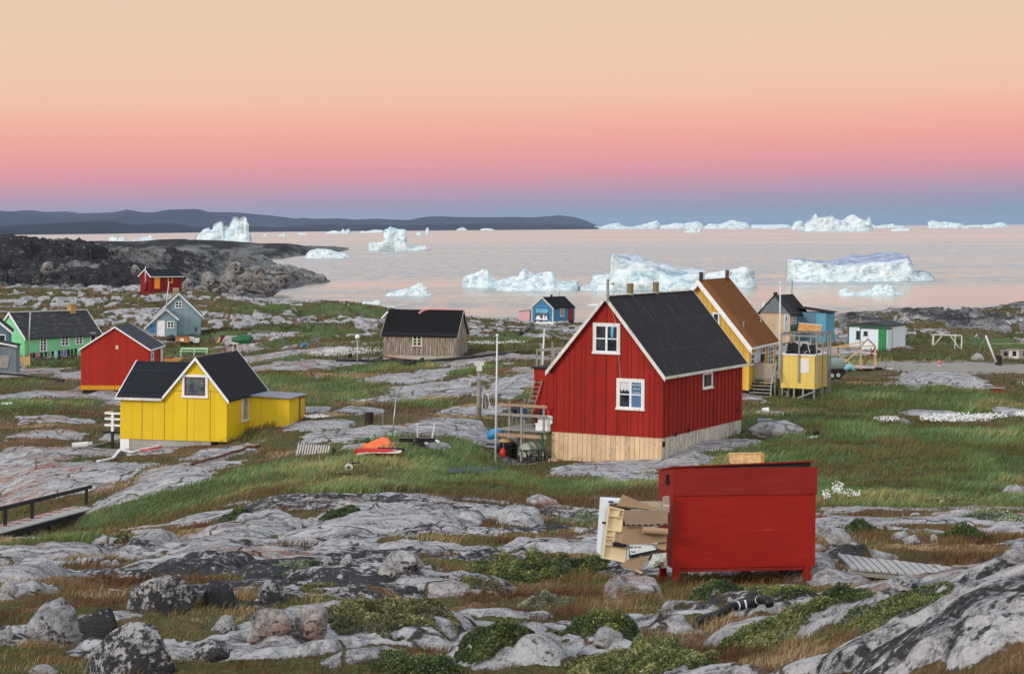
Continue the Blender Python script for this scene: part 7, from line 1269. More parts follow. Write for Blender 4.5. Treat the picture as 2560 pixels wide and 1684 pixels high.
def berg(label, prof, base, name='iceberg', cat='iceberg', crest=None, thick=None, lobe=.32, rough=1.0, seed=0, Y=None, group='icebergs in the bay', nu=None, foot=.12, top=0.0):
    """prof: front edge of the top (photo column,row); crest: optional farther, higher back edge; base: waterline row"""
    prof = sorted(prof); px = np.array([p[0] for p in prof], float); py = np.array([p[1] for p in prof], float); mid = float(px.mean())
    Yb = Y or min(seaY(mid, base), 16000); s = Yb/F; W_ = (px[-1]-px[0])*s
    nu = nu or int(min(190, max(16, (px[-1]-px[0])*1.1))); u = np.linspace(px[0], px[-1], nu); zf = (base-np.interp(u, px, py))*s
    X = np.array([P(a, base, Yb).x for a in u]); hm_ = max(zf.max(), .3); th = thick or max(W_*.42, hm_*1.2)
    if crest is not None: crest = sorted(crest); zb_ = (base-np.interp(u, [c[0] for c in crest], [c[1] for c in crest]))*s
    q = (u-px[0])/(px[-1]-px[0]); plan = np.clip(1-(2*q-1)**4, 0, 1)**.5*.85+.15
    vs = np.concatenate([np.linspace(0, .42, 16), np.linspace(.46, 1.0, 14)]); V = np.zeros((len(vs), nu, 3)); zf = np.maximum(zf, .02*hm_)
    for j, v in enumerate(vs):
        if v <= .42:
            k = v/.42; z = zf*(k**.75); y = -th*.5*plan*(1-(lobe*k+foot*k*k))
            y = y-foot*th*.5*(1-k)**3
        else:
            k = (v-.42)/.58
            if crest is not None:
                kk = min(1, k/.62); zt = zf+(zb_*1.0-zf)*kk; z = np.where(k <= .62, zt, zb_*(1-((k-.62)/.38))**.7) if k > .62 else zt; y = -th*.5*plan*(1-lobe-foot)+th*plan*(1.0-(lobe+foot)*.5)*k
                z = z*1.0
            else:
                z = zf*(1-k**1.6)+0*k; y = -th*.5*plan*(1-lobe-foot)+th*plan*(1-(lobe+foot)*.5)*k
        V[j, :, 0] = X; V[j, :, 1] = Yb+th*.5+y; V[j, :, 2] = z
    a = hm_
    vj = vs[:, None]; env = np.sin(np.pi*np.clip(vj/.84, 0, 1))**.6
    nx_ = V[..., 0]/a; nz_ = V[..., 2]/a; ny_ = V[..., 1]/a
    rg = 1-np.abs(fbm(nx_*.85, nz_*.7+ny_*.3, None, 4, 200+seed, g=.42))*2
    V[..., 1] += (rg-.35)*a*.42*rough*env*np.where(vj < .45, 1, .5)
    V[..., 2] += fbm(nx_*1.3, ny_*1.3+nz_, None, 3, 300+seed)*a*.10*rough*np.where((vj > .44) & (vj < .95), 1, 0)*(1 if crest is not None else .6)
    V[..., 0] += fbm(nx_*1.2, nz_*1.4, None, 3, 400+seed)*a*.06*rough*env
    # keep the skyline: shift the points that lie behind so that they do not rise over it
    if crest is None:
        for j, v in enumerate(vs):
            if v > .42: V[j, :, 2] = np.minimum(V[j, :, 2], zf*np.clip(1.0-.5*(v-.42), 0, 1))
    V[0, :, 2] = -.4*s; V[-1, :, 2] = -.4*s
    # perspective of points off the base distance
    V[..., 0] *= V[..., 1]/Yb; V[..., 2] = V[..., 2]*(V[..., 1]/Yb)-(H*(V[..., 1]/Yb-1))*np.clip(V[..., 2]/max(a, .01), 0, 1)*0
    c = np.array([P(mid, base, Yb).x, Yb, 0]); nv = len(vs)
    ix = (np.arange(nv-1)[:, None]*nu+np.arange(nu-1)[None]).ravel()
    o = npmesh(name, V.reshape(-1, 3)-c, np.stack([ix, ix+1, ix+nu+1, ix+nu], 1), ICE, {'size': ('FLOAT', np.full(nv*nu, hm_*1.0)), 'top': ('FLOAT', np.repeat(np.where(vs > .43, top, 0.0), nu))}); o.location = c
    return tag(o, label, cat, group)
def z_(x0, y0, k, pts): return [(x0+a/k, y0+b/k) for a, b in pts]
b1 = lambda pts: z_(240, 520, 4.76, pts); b2 = lambda pts: z_(740, 540, 4.76, pts); b3 = lambda pts: z_(1130, 620, 2.975, pts); b4 = lambda pts: z_(1480, 520, 4.407, pts); b5 = lambda pts: z_(1980, 520, 4.103, pts); b6 = lambda pts: z_(1940, 620, 5.174, pts)
berg('tall jagged castle shaped iceberg behind the low dark headland', b1([(1172, 385), (1178, 345), (1240, 288), (1268, 258), (1290, 245), (1340, 230), (1348, 262), (1380, 250), (1386, 200), (1400, 188), (1440, 168), (1508, 158), (1520, 205), (1535, 222), (1550, 205), (1575, 215), (1600, 165), (1620, 125), (1640, 108), (1690, 106), (1705, 135), (1730, 120), (1745, 106), (1795, 108), (1800, 165), (1825, 195), (1845, 280), (1858, 310), (1850, 360), (1842, 415)]), 607, rough=1.25, seed=1, thick=45)
berg('small rounded twin iceberg at the far left behind the cliff', b1([(150, 372), (160, 345), (215, 332), (245, 352), (262, 375), (275, 355), (310, 344), (345, 358), (362, 385)]), 603, seed=2, rough=.7)
berg('little white ice hump between the twin and the blocky iceberg', b1([(438, 385), (445, 368), (465, 365), (475, 388)]), 603, seed=3, rough=.6)
berg('low blocky white iceberg touching the dark headland at left', b1([(488, 385), (500, 365), (540, 352), (545, 335), (570, 328), (590, 345), (605, 330), (665, 326), (680, 365), (720, 378), (740, 390)]), 603, seed=4)
berg('tiny pointed ice fragment right of the castle iceberg', b1([(1848, 330), (1855, 308), (1875, 306), (1880, 330)]), 590, seed=5)
berg('tiny ice lump under the far hills', b1([(1988, 328), (2000, 308), (2030, 308), (2045, 328)]), 590, seed=6)
berg('small sharp spired iceberg under the far hills', b1([(2165, 326), (2190, 318), (2215, 310), (2240, 282), (2255, 310), (2265, 325)]), 590, seed=7)
berg('grey green sphinx shaped iceberg with a flat ice tongue', b2([(850, 380), (858, 355), (880, 315), (920, 308), (960, 316), (1000, 308), (1030, 300), (1045, 235), (1050, 165), (1090, 150), (1110, 124), (1140, 135), (1180, 145), (1220, 158), (1280, 158), (1302, 168), (1312, 200), (1318, 300), (1325, 350), (1420, 358), (1540, 355), (1560, 378), (1590, 392)]), 627, seed=8, rough=1.2, thick=30)
berg('striped dome shaped iceberg near the headland tip', b2([(102, 498), (120, 460), (140, 430), (175, 408), (250, 390), (330, 392), (400, 400), (500, 430), (560, 445), (600, 455), (640, 480)]), 645.5, seed=9, rough=.8, lobe=.5)
berg('pale wedge shaped iceberg left of the twin peaked one', b2([(1043, 952), (1080, 928), (1110, 910), (1230, 880), (1350, 858), (1380, 832), (1440, 822), (1455, 795), (1500, 805), (1560, 850), (1580, 905), (1615, 934)]), 740, seed=10, rough=.7, lobe=.5)
berg('flat thick ice slab above the brown house roof', b2([(785, 1050), (792, 1022), (810, 1015), (870, 1020), (905, 1018), (960, 1000), (1000, 1008), (1018, 1046)]), 761, seed=11, rough=.4)
berg('thin flat ice floe behind the brown house mast', b2([(930, 1078), (960, 1068), (1080, 1072), (1180, 1070), (1185, 1080)]), 767.5, seed=12, rough=.2)
berg('small ice block at the foot of the hills, far left one', b2([(28, 225), (35, 200), (70, 195), (120, 202), (132, 220)]), 587, seed=13)
berg('ragged low iceberg with two spikes under the hills', b2([(345, 208), (380, 185), (440, 172), (540, 182), (552, 155), (575, 162), (590, 182), (605, 160), (635, 155), (647, 195)]), 584, seed=14)
berg('low broken ice band left of the sphinx iceberg', b2([(758, 195), (780, 175), (840, 182), (880, 172), (930, 162), (1000, 165), (1048, 172), (1052, 195)]), 582, seed=15)
berg('small grey ice block right of the sphinx iceberg', b2([(1428, 225), (1432, 192), (1480, 190), (1500, 195), (1502, 228)]), 588, seed=16)
berg('slim upright ice pillar standing in the bay', b2([(1538, 225), (1542, 180), (1548, 142), (1580, 138), (1585, 180), (1585, 226)]), 588, seed=17, nu=14)
berg('small distant ice mound left of the headland end', b2([(1900, 170), (1920, 155), (1960, 138), (1990, 135), (2030, 155), (2040, 172)]), 576, seed=18)
berg('low distant ice ridge before the dark hill end', b2([(2188, 172), (2200, 152), (2250, 145), (2330, 152), (2365, 165)]), 575.5, seed=19)
berg('blue grey iceberg with a dark undercut end and two peaks', b3([(70, 290), (72, 240), (90, 215), (130, 198), (170, 188), (200, 172), (235, 154), (265, 163), (280, 195), (300, 218), (345, 246), (380, 228), (430, 218), (485, 212), (500, 182), (540, 154), (580, 178), (620, 204), (660, 215), (700, 250)]), 719.5, seed=20, rough=.9, thick=22)
berg('smooth pale iceberg with a flat topped horn in front of the two peaked one', b3([(332, 306), (360, 285), (400, 260), (480, 246), (560, 235), (620, 205), (650, 190), (700, 180), (745, 180), (765, 196), (772, 235), (800, 250), (850, 251), (935, 246), (948, 302)]), 727, seed=21, rough=.7, thick=17, lobe=.45)
TAB = b3([(950, 300), (990, 296), (1028, 290), (1030, 262), (1050, 216), (1100, 202), (1150, 200), (1182, 195), (1185, 130), (1187, 58), (1205, 60), (1260, 84), (1330, 104), (1400, 128), (1480, 152), (1570, 200), (1660, 214), (1750, 205), (1840, 200), (1880, 215)])
TABC = b3([(950, 298), (1028, 286), (1050, 214), (1182, 192), (1187, 54), (1205, 47), (1290, 46), (1360, 46), (1500, 94), (1600, 126), (1700, 155), (1800, 175), (1880, 186)])
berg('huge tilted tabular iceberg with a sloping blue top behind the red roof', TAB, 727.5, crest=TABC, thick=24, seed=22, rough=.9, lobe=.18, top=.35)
berg('broken white ice block right of the orange roof', b3([(1830, 250), (1850, 215), (1900, 190), (2000, 172), (2050, 165), (2120, 155), (2150, 145), (2175, 138), (2205, 150), (2235, 165), (2255, 182), (2262, 292)]), 720, seed=23, rough=1.0, thick=16)
RB_ = b6([(135, 425), (142, 300), (145, 160), (250, 152), (350, 165), (450, 182), (520, 192), (600, 200), (700, 205), (800, 225), (900, 236), (1000, 232), (1180, 212), (1300, 195), (1500, 182), (1640, 168), (1690, 160), (1720, 170), (1760, 250), (1790, 330), (1900, 335), (1930, 325), (1960, 355), (2050, 390)])
RBC = b6([(135, 425), (142, 290), (145, 152), (250, 146), (350, 158), (520, 186), (640, 190), (720, 182), (850, 145), (925, 122), (940, 90), (1050, 94), (1150, 98), (1250, 82), (1400, 70), (1600, 78), (1690, 80), (1720, 110), (1760, 230), (1790, 328), (1900, 333), (1960, 355), (2050, 390)])
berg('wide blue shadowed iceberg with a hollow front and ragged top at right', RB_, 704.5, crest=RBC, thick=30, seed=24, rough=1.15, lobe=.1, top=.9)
berg('slender curved ice prow at the right end of the wide hollow iceberg', b6([(1640, 175), (1690, 140), (1760, 100), (1850, 72), (1858, 92), (1862, 110)]), 652, seed=25, Y=640, thick=4, rough=.3, group=None) if False else None
berg('small flat iceberg with round snow knobs at right', b6([(805, 565), (830, 545), (870, 530), (910, 522), (950, 550), (980, 555), (1030, 585), (1080, 575), (1130, 560), (1200, 535), (1240, 525), (1290, 480), (1330, 464), (1365, 470), (1395, 500), (1415, 482), (1440, 478), (1465, 492), (1490, 488), (1530, 508), (1600, 560), (1672, 597)]), 738.5, seed=26, rough=.6, thick=11)
for i, (lb, pts, base) in enumerate((('hazy far ice ridge beside the end of the dark hill', [(20, 185), (30, 158), (100, 165), (140, 150), (220, 128), (300, 125), (330, 150), (400, 165), (470, 160), (500, 150), (600, 130), (720, 98), (745, 125), (762, 160), (770, 190)], 563), ('hazy lumpy far ice ridge right of the peaked one', [(745, 190), (760, 150), (850, 138), (920, 122), (1020, 132), (1060, 120), (1160, 108), (1200, 125), (1240, 165), (1250, 190)], 562.5), ('broad far iceberg with a sloping white shoulder', [(1225, 185), (1240, 160), (1290, 128), (1400, 138), (1440, 128), (1500, 100), (1560, 90), (1580, 95), (1600, 110), (1690, 114), (1730, 135), (1760, 185)], 562.3), ('long low hazy iceberg front in the far distance', [(1740, 185), (1760, 150), (1870, 150), (1990, 150), (2100, 145), (2180, 155), (2200, 188)], 562.2), ('far rounded iceberg left of the crowned one', [(2190, 200), (2205, 160), (2240, 115), (2300, 108), (2330, 125), (2350, 160), (2365, 200)], 566.5), ('small pile of far ice floes in the pink water', [(1000, 248), (1020, 225), (1070, 205), (1110, 185), (1180, 178), (1210, 200), (1150, 225), (1160, 245)], 575.5), ('tiny far floe right of the ice pile', [(1535, 208), (1545, 190), (1590, 190), (1598, 210)], 567.5), ('thin far floe with dark spots', [(1875, 205), (1890, 190), (1990, 192), (2060, 190), (2062, 205)], 566.5))): berg(lb, b4(pts), base, seed=40+i, Y=[13000, 12500, 11500, 13500, 8200, 5200, 9000, 10000][i], rough=.8)
for i, (lb, pts, base, Yv) in enumerate((('big bright crown shaped iceberg on the horizon at right', [(108, 235), (120, 190), (140, 150), (185, 122), (215, 85), (240, 62), (258, 70), (268, 98), (285, 102), (340, 95), (400, 86), (420, 70), (440, 104), (500, 130), (540, 115), (570, 88), (610, 70), (650, 72), (680, 104), (740, 128), (778, 126), (790, 84), (806, 108), (818, 170), (845, 235)], 578.8, 5600), ('far low white iceberg behind the crown shaped one', [(815, 155), (822, 122), (842, 125), (848, 145), (920, 125), (1000, 118), (1040, 110), (1055, 128), (1110, 132), (1165, 130), (1172, 152)], 557.8, 11000), ('far iceberg with a pointed left end and long flat tail', [(1390, 165), (1392, 100), (1410, 90), (1440, 73), (1470, 85), (1510, 100), (1560, 92), (1620, 102), (1700, 110), (1768, 112), (1774, 145)], 558.5, 9500), ('far thin white ice strip', [(1788, 140), (1795, 126), (1870, 122), (1945, 120), (1948, 138)], 554.5, 12000), ('far wedge shaped iceberg at the right edge', [(1944, 138), (1950, 112), (2000, 112), (2050, 112), (2100, 96), (2140, 90), (2185, 100), (2228, 136)], 554, 11500), ('small floe in front of the far wedge', [(1955, 158), (1960, 145), (2010, 142), (2060, 146), (2064, 158)], 558.8, 9000), ('low green edged floe cluster right of the crown shaped iceberg', [(1012, 242), (1020, 228), (1060, 222), (1110, 204), (1130, 218), (1180, 216), (1215, 214), (1222, 238)], 579.2, 5600), ('tiny far floe between the wedge and the pointed berg', [(1743, 180), (1750, 165), (1790, 156), (1812, 160), (1816, 180)], 564, 8200))): berg(lb, b5(pts), base, seed=60+i, Y=Yv, rough=.9)
berg('small floe behind the red roof gable', b3([(1005, 424), (1030, 416), (1100, 412), (1130, 420)]), 763, seed=70, rough=.2)
berg('little upright ice lump left of the black roofed house', [(1905, 772), (1906, 757), (1911, 754), (1914, 760), (1914, 772)], 773, seed=71, rough=.3, nu=12)
# ------------------------------------------------------------------ boulders
def ico(sub):
    bm = bmesh.new(); bmesh.ops.create_icosphere(bm, subdivisions=sub, radius=1.0); bm.verts.ensure_lookup_table()
    v = np.array([x.co[:] for x in bm.verts]); f = np.array([[q.index for q in x.verts] for x in bm.faces]); bm.free(); return v, f
ICO = {k: ico(k) for k in (3, 4, 5)}
RM = {'grey': rockmat('boulder_grey', .25, 0, 1.1), 'lich': rockmat('boulder_lichen', .55, 0, 1.3), 'dark': rockmat('boulder_dark', .85, 0, 1.2), 'pink': rockmat('boulder_pink', .15, .8, 1.2), 'pale': rockmat('boulder_pale', .05, .1, 1.1, (.36, .355, .35), (.2, .2, .2)), 'shore': rockmat('shore_rock', .28, .1, .16, (.26, .26, .245), (.13, .13, .122))}
def boulder(label, px, py, rx, ry, mt='grey', seed=0, dep=.8, blocky=.0, tilt=0.0, turn=0.0, sub=4, rough=.22, Y=None, group='boulders on the tundra', sink=.5):
    """centre, half width and half height in photo pixels"""
    g = G(px, py+ry*.8) if Y is None else P(px, py+ry*.8, Y); s = g.y/F; v, f = ICO[sub]; v = v.copy()
    if blocky: v = np.sign(v)*np.abs(v)**(1-blocky); v /= np.abs(v).max()*.5+.5*np.linalg.norm(v, axis=1, keepdims=True)
    n_ = fbm(v[:, 0]*1.1+seed*7, v[:, 1]*1.1, v[:, 2]*1.1, 2, 500+seed)[:, None]; n2_ = fbm(v[:, 0]*3+seed, v[:, 1]*3, v[:, 2]*3, 4, 600+seed)[:, None]
    v = v*(1+rough*1.7*n_+rough*.9*n2_)
    for k in range(11):                       # chip flat faces
        r = np.random.default_rng(seed*13+k); d = r.normal(size=3); d[2] = abs(d[2])*.6+.1; d /= np.linalg.norm(d); c = r.uniform(.5, .9); q = v@d; ov = np.maximum(q-c, 0); v = v-ov[:, None]*d*.85
    v = v/np.abs(v).max(0); R = Matrix.Rotation(turn, 3, 'Z') @ Matrix.Rotation(tilt, 3, 'Y'); 
    v = v*np.array([rx*s, rx*s*dep, ry*s*(1+sink)]); v = v@np.array(R).T; v[:, 2] += ry*s*(1-sink*.8)
    o = npmesh('boulder', v, f, RM[mt], k=3); o.location = g+Vector((0, rx*s*dep*.5, -.1*ry*s)); return tag(o, label, 'boulder', group)
B = boulder
B('big black lichen boulder at the bottom left edge of the frame', 328, 1632, 126, 62, 'lich', 1, .8, .25, sub=5, rough=.16)
B('tilted slab block with a split grey face at the lower left', 118, 1560, 88, 62, 'grey', 2, .7, .85, .34, .25, 5, .05)
B('dark speckled round boulder between the slab block and the front boulder', 225, 1560, 66, 32, 'dark', 3, .9, .1)
B('broad pale lichen spotted boulder face on the left ridge', 385, 1488, 100, 50, 'lich', 4, .8, .15, sub=5, rough=.15)
B('black speckled boulder right of the broad spotted one', 535, 1485, 62, 30, 'dark', 5, .9, .2)
B('grey boulder with a black top on the central left rocks', 672, 1477, 46, 26, 'lich', 6)
B('small split grey stone in the brown grass', 560, 1558, 38, 30, 'grey', 7, .6, .4, .3)
B('reddish cracked rock left of the upright pale one', 682, 1552, 66, 38, 'pink', 8, .7, .5)
B('upright rounded pale pink rock by the shrub', 766, 1545, 54, 44, 'pink', 9, .8, .35, sub=5, rough=.12)
B('wedge shaped grey boulder resting in a grassy hollow', 1000, 1405, 60, 30, 'grey', 10, .8, .35, -.12, sub=5)
B('small grey stone left of the wedge boulder', 865, 1402, 20, 14, 'grey', 11); B('brownish stone in the grass left of the small grey one', 820, 1399, 16, 15, 'grey', 12)
B('smooth pinkish grey boulder in the green meadow', 1362, 1250, 47, 15, 'pink', 13, .8, 0, sub=5, rough=.12)
B('long smooth grey whaleback boulder right of the red house', 1958, 1072, 84, 19, 'grey', 14, .7, .1, sub=5, rough=.08)
B('pale jagged boulder right of the red bin', 2102, 1338, 38, 20, 'pale', 15, .8, .3)
B('grey round boulder in the heath, left of a pair', 2255, 1340, 26, 14, 'grey', 16); B('darker angular boulder in the heath, right of the pair', 2282, 1348, 24, 15, 'grey', 17, .8, .3); B('small grey stone right of the boulder pair', 2336, 1345, 10, 10, 'grey', 18)
B('pale cracked boulder at the right photo edge', 2548, 1385, 46, 22, 'pale', 19, .8, .35)
B('grey rock half hidden behind the red bin', 2058, 1330, 30, 30, 'grey', 20); B('rough grey rock in front of the short walkway', 2275, 1456, 60, 16, 'grey', 21, .7, .2, sub=5)
B('pale rock under the shrubs behind the walkway', 2205, 1392, 60, 12, 'pale', 22)
B('white stone above the meadow at the right edge', 2545, 1226, 22, 12, 'pale', 23); B('flat white stone below the one at the right edge', 2538, 1242, 16, 6, 'pale', 24)
B('pink stone in the heath at the left', 288, 1408, 12, 10, 'pink', 25); B('greenish stone beside the pink one', 262, 1410, 20, 12, 'grey', 26)
B('pale bulging rock in the lower left corner', 20, 1470, 30, 16, 'pale', 27); B('rounded pale stone at the bottom left corner', 108, 1672, 42, 16, 'pale', 28); B('pale pointed stone at the left edge', 12, 1590, 28, 18, 'pale', 29)
B('pale lichen rock right of the front boulder', 520, 1625, 62, 24, 'lich', 30, .7, .1, -.15); B('smooth blue grey stone among the shrubs', 1515, 1588, 45, 20, 'pale', 31); B('blue grey stone left of the big willow shrub', 1150, 1435, 30, 10, 'grey', 32)
B('small blocky rock at the cliff foot, left of the red hut', 2460, 898, 30, 9, 'pale', 33, group=None, Y=172) if False else B('white and grey stone by the gravel track', 2445, 893, 18, 9, 'pale', 33, group='boulders on the tundra')
SH = 'boulders along the shore cliff'
for i, (px, py, rx, ry, lb) in enumerate(((497, 718, 20, 10, 'pale flat boulder at the foot of the cliff right of the red hut'), (470, 700, 16, 16, 'split pale boulder just right of the red hut'), (520, 690, 26, 22, 'tall pale cliff block right of the red hut'), (548, 713, 22, 12, 'greenish pale boulder low in the rock fall'), (572, 690, 24, 18, 'jagged boulder in the middle of the rock fall'), (596, 718, 24, 11, 'low striped boulder near the water'), (612, 690, 22, 15, 'broken pale rock cluster under the cave shadow'), (640, 712, 28, 15, 'large rounded boulder by the shore'), (672, 702, 26, 24, 'big greenish rock hump at the waterline'), (700, 690, 22, 20, 'steep brown rock at the waters edge'), (640, 672, 34, 16, 'pale slab boulder high in the rock fall'), (585, 664, 30, 16, 'grey slab above the rock fall'), (690, 668, 30, 12, 'long brown whaleback rock on the point'), (560, 735, 24, 6, 'low pale slab on the shore grass'), (160, 714, 14, 8, 'pale block at the dark cliff foot'), (195, 712, 15, 9, 'whitish boulder beside the pale block'), (115, 660, 18, 18, 'pale broken rock face on the dark cliff'), (340, 668, 12, 12, 'small pale boulder on the dark cliff'))):
    Yv = 352 if px < 480 else np.interp(px, [480, 560, 640, 700], [356, 400, 480, 540]); B(lb, px, py+3, rx*1.05, ry*.8, 'shore', 50+i, .8, .55, .3*math.sin(i*2.1), .5*math.cos(i), 4, .16, Y=Yv, group=SH)
for i, (px, py, rx, ry, lb) in enumerate(((765, 690, 42, 13, 'dark rounded skerry at the headland tip'), (800, 694, 24, 9, 'low dark rock at the very end of the point'), (728, 676, 36, 15, 'dark brown rock rise behind the skerry'))): B(lb, px, py, rx, ry, 'shore', 90+i, .8, .2, 0, 0, 5, .15, Y=[650, 660, 640][i], group=SH)
# ------------------------------------------------------------------ vegetation
def scatter(n, ymin, ymax, umin=-.285, umax=.285):
    u = RNG.uniform(umin, umax, n); Y = np.exp(RNG.uniform(math.log(ymin), math.log(ymax), n)); return u*Y, Y
HGf = HG
def blades(name, label, X, Y, hgt, wid, cols, lean=.35, cat=None, seg=1, wind=(.5, .1)):
    n = len(X); Z = zat(X, Y); a = RNG.uniform(0, 2*np.pi, n); h = hgt*RNG.uniform(.55, 1.25, n); w_ = wid*RNG.uniform(.7, 1.3, n)
    dx, dy = np.cos(a)*w_*.5, np.sin(a)*w_*.35; lx = RNG.normal(wind[0], lean, n)*h; ly = RNG.normal(wind[1], lean, n)*h
    A_ = np.stack([X-dx, Y-dy, Z-.02], 1); B_ = np.stack([X+dx, Y+dy, Z-.02], 1)
    M1 = np.stack([X-dx*.7+lx*.35, Y-dy*.7+ly*.35, Z+h*.6], 1); M2 = np.stack([X+dx*.7+lx*.35, Y+dy*.7+ly*.35, Z+h*.6], 1); T = np.stack([X+lx, Y+ly, Z+h*.97], 1)
    V = np.stack([A_, B_, M2, M1, T], 1).reshape(-1, 3); b = np.arange(n)*5
    Fq = np.stack([b, b+1, b+2, b+3], 1); Ft = np.stack([b+3, b+2, b+4, b+4], 1)
    F3 = np.concatenate([np.stack([b, b+1, b+2], 1), np.stack([b, b+2, b+3], 1), np.stack([b+3, b+2, b+4], 1)])
    C = np.concatenate([cols, np.ones((n, 1))], 1); tipc = C.copy(); tipc[:, :3] = np.clip(C[:, :3]*1.25, 0, 1)
    CC = np.stack([C, C, C, C, tipc], 1).reshape(-1, 4)
    return tag(npmesh(name, V, F3, vcol('leaf_'+name, .75, .35), {'Col': ('FLOAT_COLOR', CC)}, smooth=False, k=3), label, kind='stuff')
def pal(n, cs, X, Y, sc=.25, jit=.25, s=0):
    k = np.clip((fbm(X*sc, Y*sc, o=3, s=s)*.9+.5)+RNG.normal(0, .16, n), 0, .999)*(len(cs)-1); i = k.astype(int); f_ = (k-i)[:, None]; cs = np.array(cs)
    return np.clip((cs[i]*(1-f_)+cs[np.minimum(i+1, len(cs)-1)]*f_)*RNG.uniform(1-jit, 1+jit, (n, 1)), 0, 1)
# meadow grass
X, Y = scatter(520000, 46, 175); g_ = mask('green', X, Y); r_ = mask('rock', X, Y); k = (RNG.uniform(0, 1, len(X)) < g_*1.1) & (r_ < .4); X, Y = X[k], Y[k]
cl_ = fbm(X*.5, Y*.5, o=3, s=700)
blades('meadow_grass', 'long green meadow grass swept by the wind', X, Y, (.21*(1+1.2*cl_)+.03)*np.clip(Y/90, .6, 1.2), .020*np.sqrt(Y/45)*1.3, np.clip(pal(len(X), [(.11, .075, .035), (.085, .095, .03), (.085, .13, .04), (.10, .175, .085), (.16, .18, .06), (.25, .20, .09)], X, Y, .13, .3, 710)*1.32*(1+.6*cl_[:, None]), 0, 1))
# dry brown grass in the near field and around the rocks
X, Y = scatter(470000, 10.5, 60); g_ = mask('green', X, Y); r_ = mask('rock', X, Y); cl_ = fbm(X*.9, Y*.9, o=4, s=720); k = (r_ < .35) & (RNG.uniform(0, 1, len(X)) < np.clip(.55+.9*cl_, .06, 1)*(1-.6*g_)); X, Y, cl_ = X[k], Y[k], cl_[k]
blades('heath_grass', 'fine brown and straw coloured tundra grass', X, Y, (.10+.12*np.clip(cl_, -.6, 1))*np.clip(Y/30, .7, 1.2), .0075*(Y/22), pal(len(X), [(.06, .028, .015), (.13, .062, .034), (.20, .11, .055), (.13, .105, .035), (.27, .165, .08), (.45, .34, .19)], X, Y, .5, .3, 730), .4)
X, Y = scatter(200000, 60, 170); g_ = mask('green', X, Y); r_ = mask('rock', X, Y); cl_ = fbm(X*.3, Y*.3, o=4, s=740); k = (r_ < .3) & (mask('road', X, Y) < .3) & (RNG.uniform(0, 1, len(X)) < np.clip(.5+1.0*cl_, .05, 1)*(1-.75*g_)); X, Y = X[k], Y[k]
blades('heath_grass', 'brown tundra grass of the middle distance', X, Y, .24, .022*np.sqrt(Y/45), pal(len(X), [(.06, .04, .018), (.12, .07, .035), (.16, .10, .05), (.09, .09, .03), (.28, .19, .10)], X, Y, .2, .3, 750))
X, Y = scatter(260000, 165, 345); g_ = mask('green', X, Y); r_ = mask('rock', X, Y); cl_ = fbm(X*.15, Y*.12, o=5, s=760); k = (r_ < .3) & (zat(X, Y) > .6) & (mask('road', X, Y) < .3) & (RNG.uniform(0, 1, len(X)) < np.clip(.5+1.3*cl_, .03, 1)); X, Y = X[k], Y[k]
blades('heath_grass', 'olive and brown tundra grass towards the shore', X, Y, .30, .085*np.sqrt(Y/250), pal(len(X), [(.05, .035, .018), (.09, .06, .03), (.075, .075, .028), (.10, .10, .04), (.08, .105, .035), (.20, .15, .08)], X, Y, .06, .35, 770))
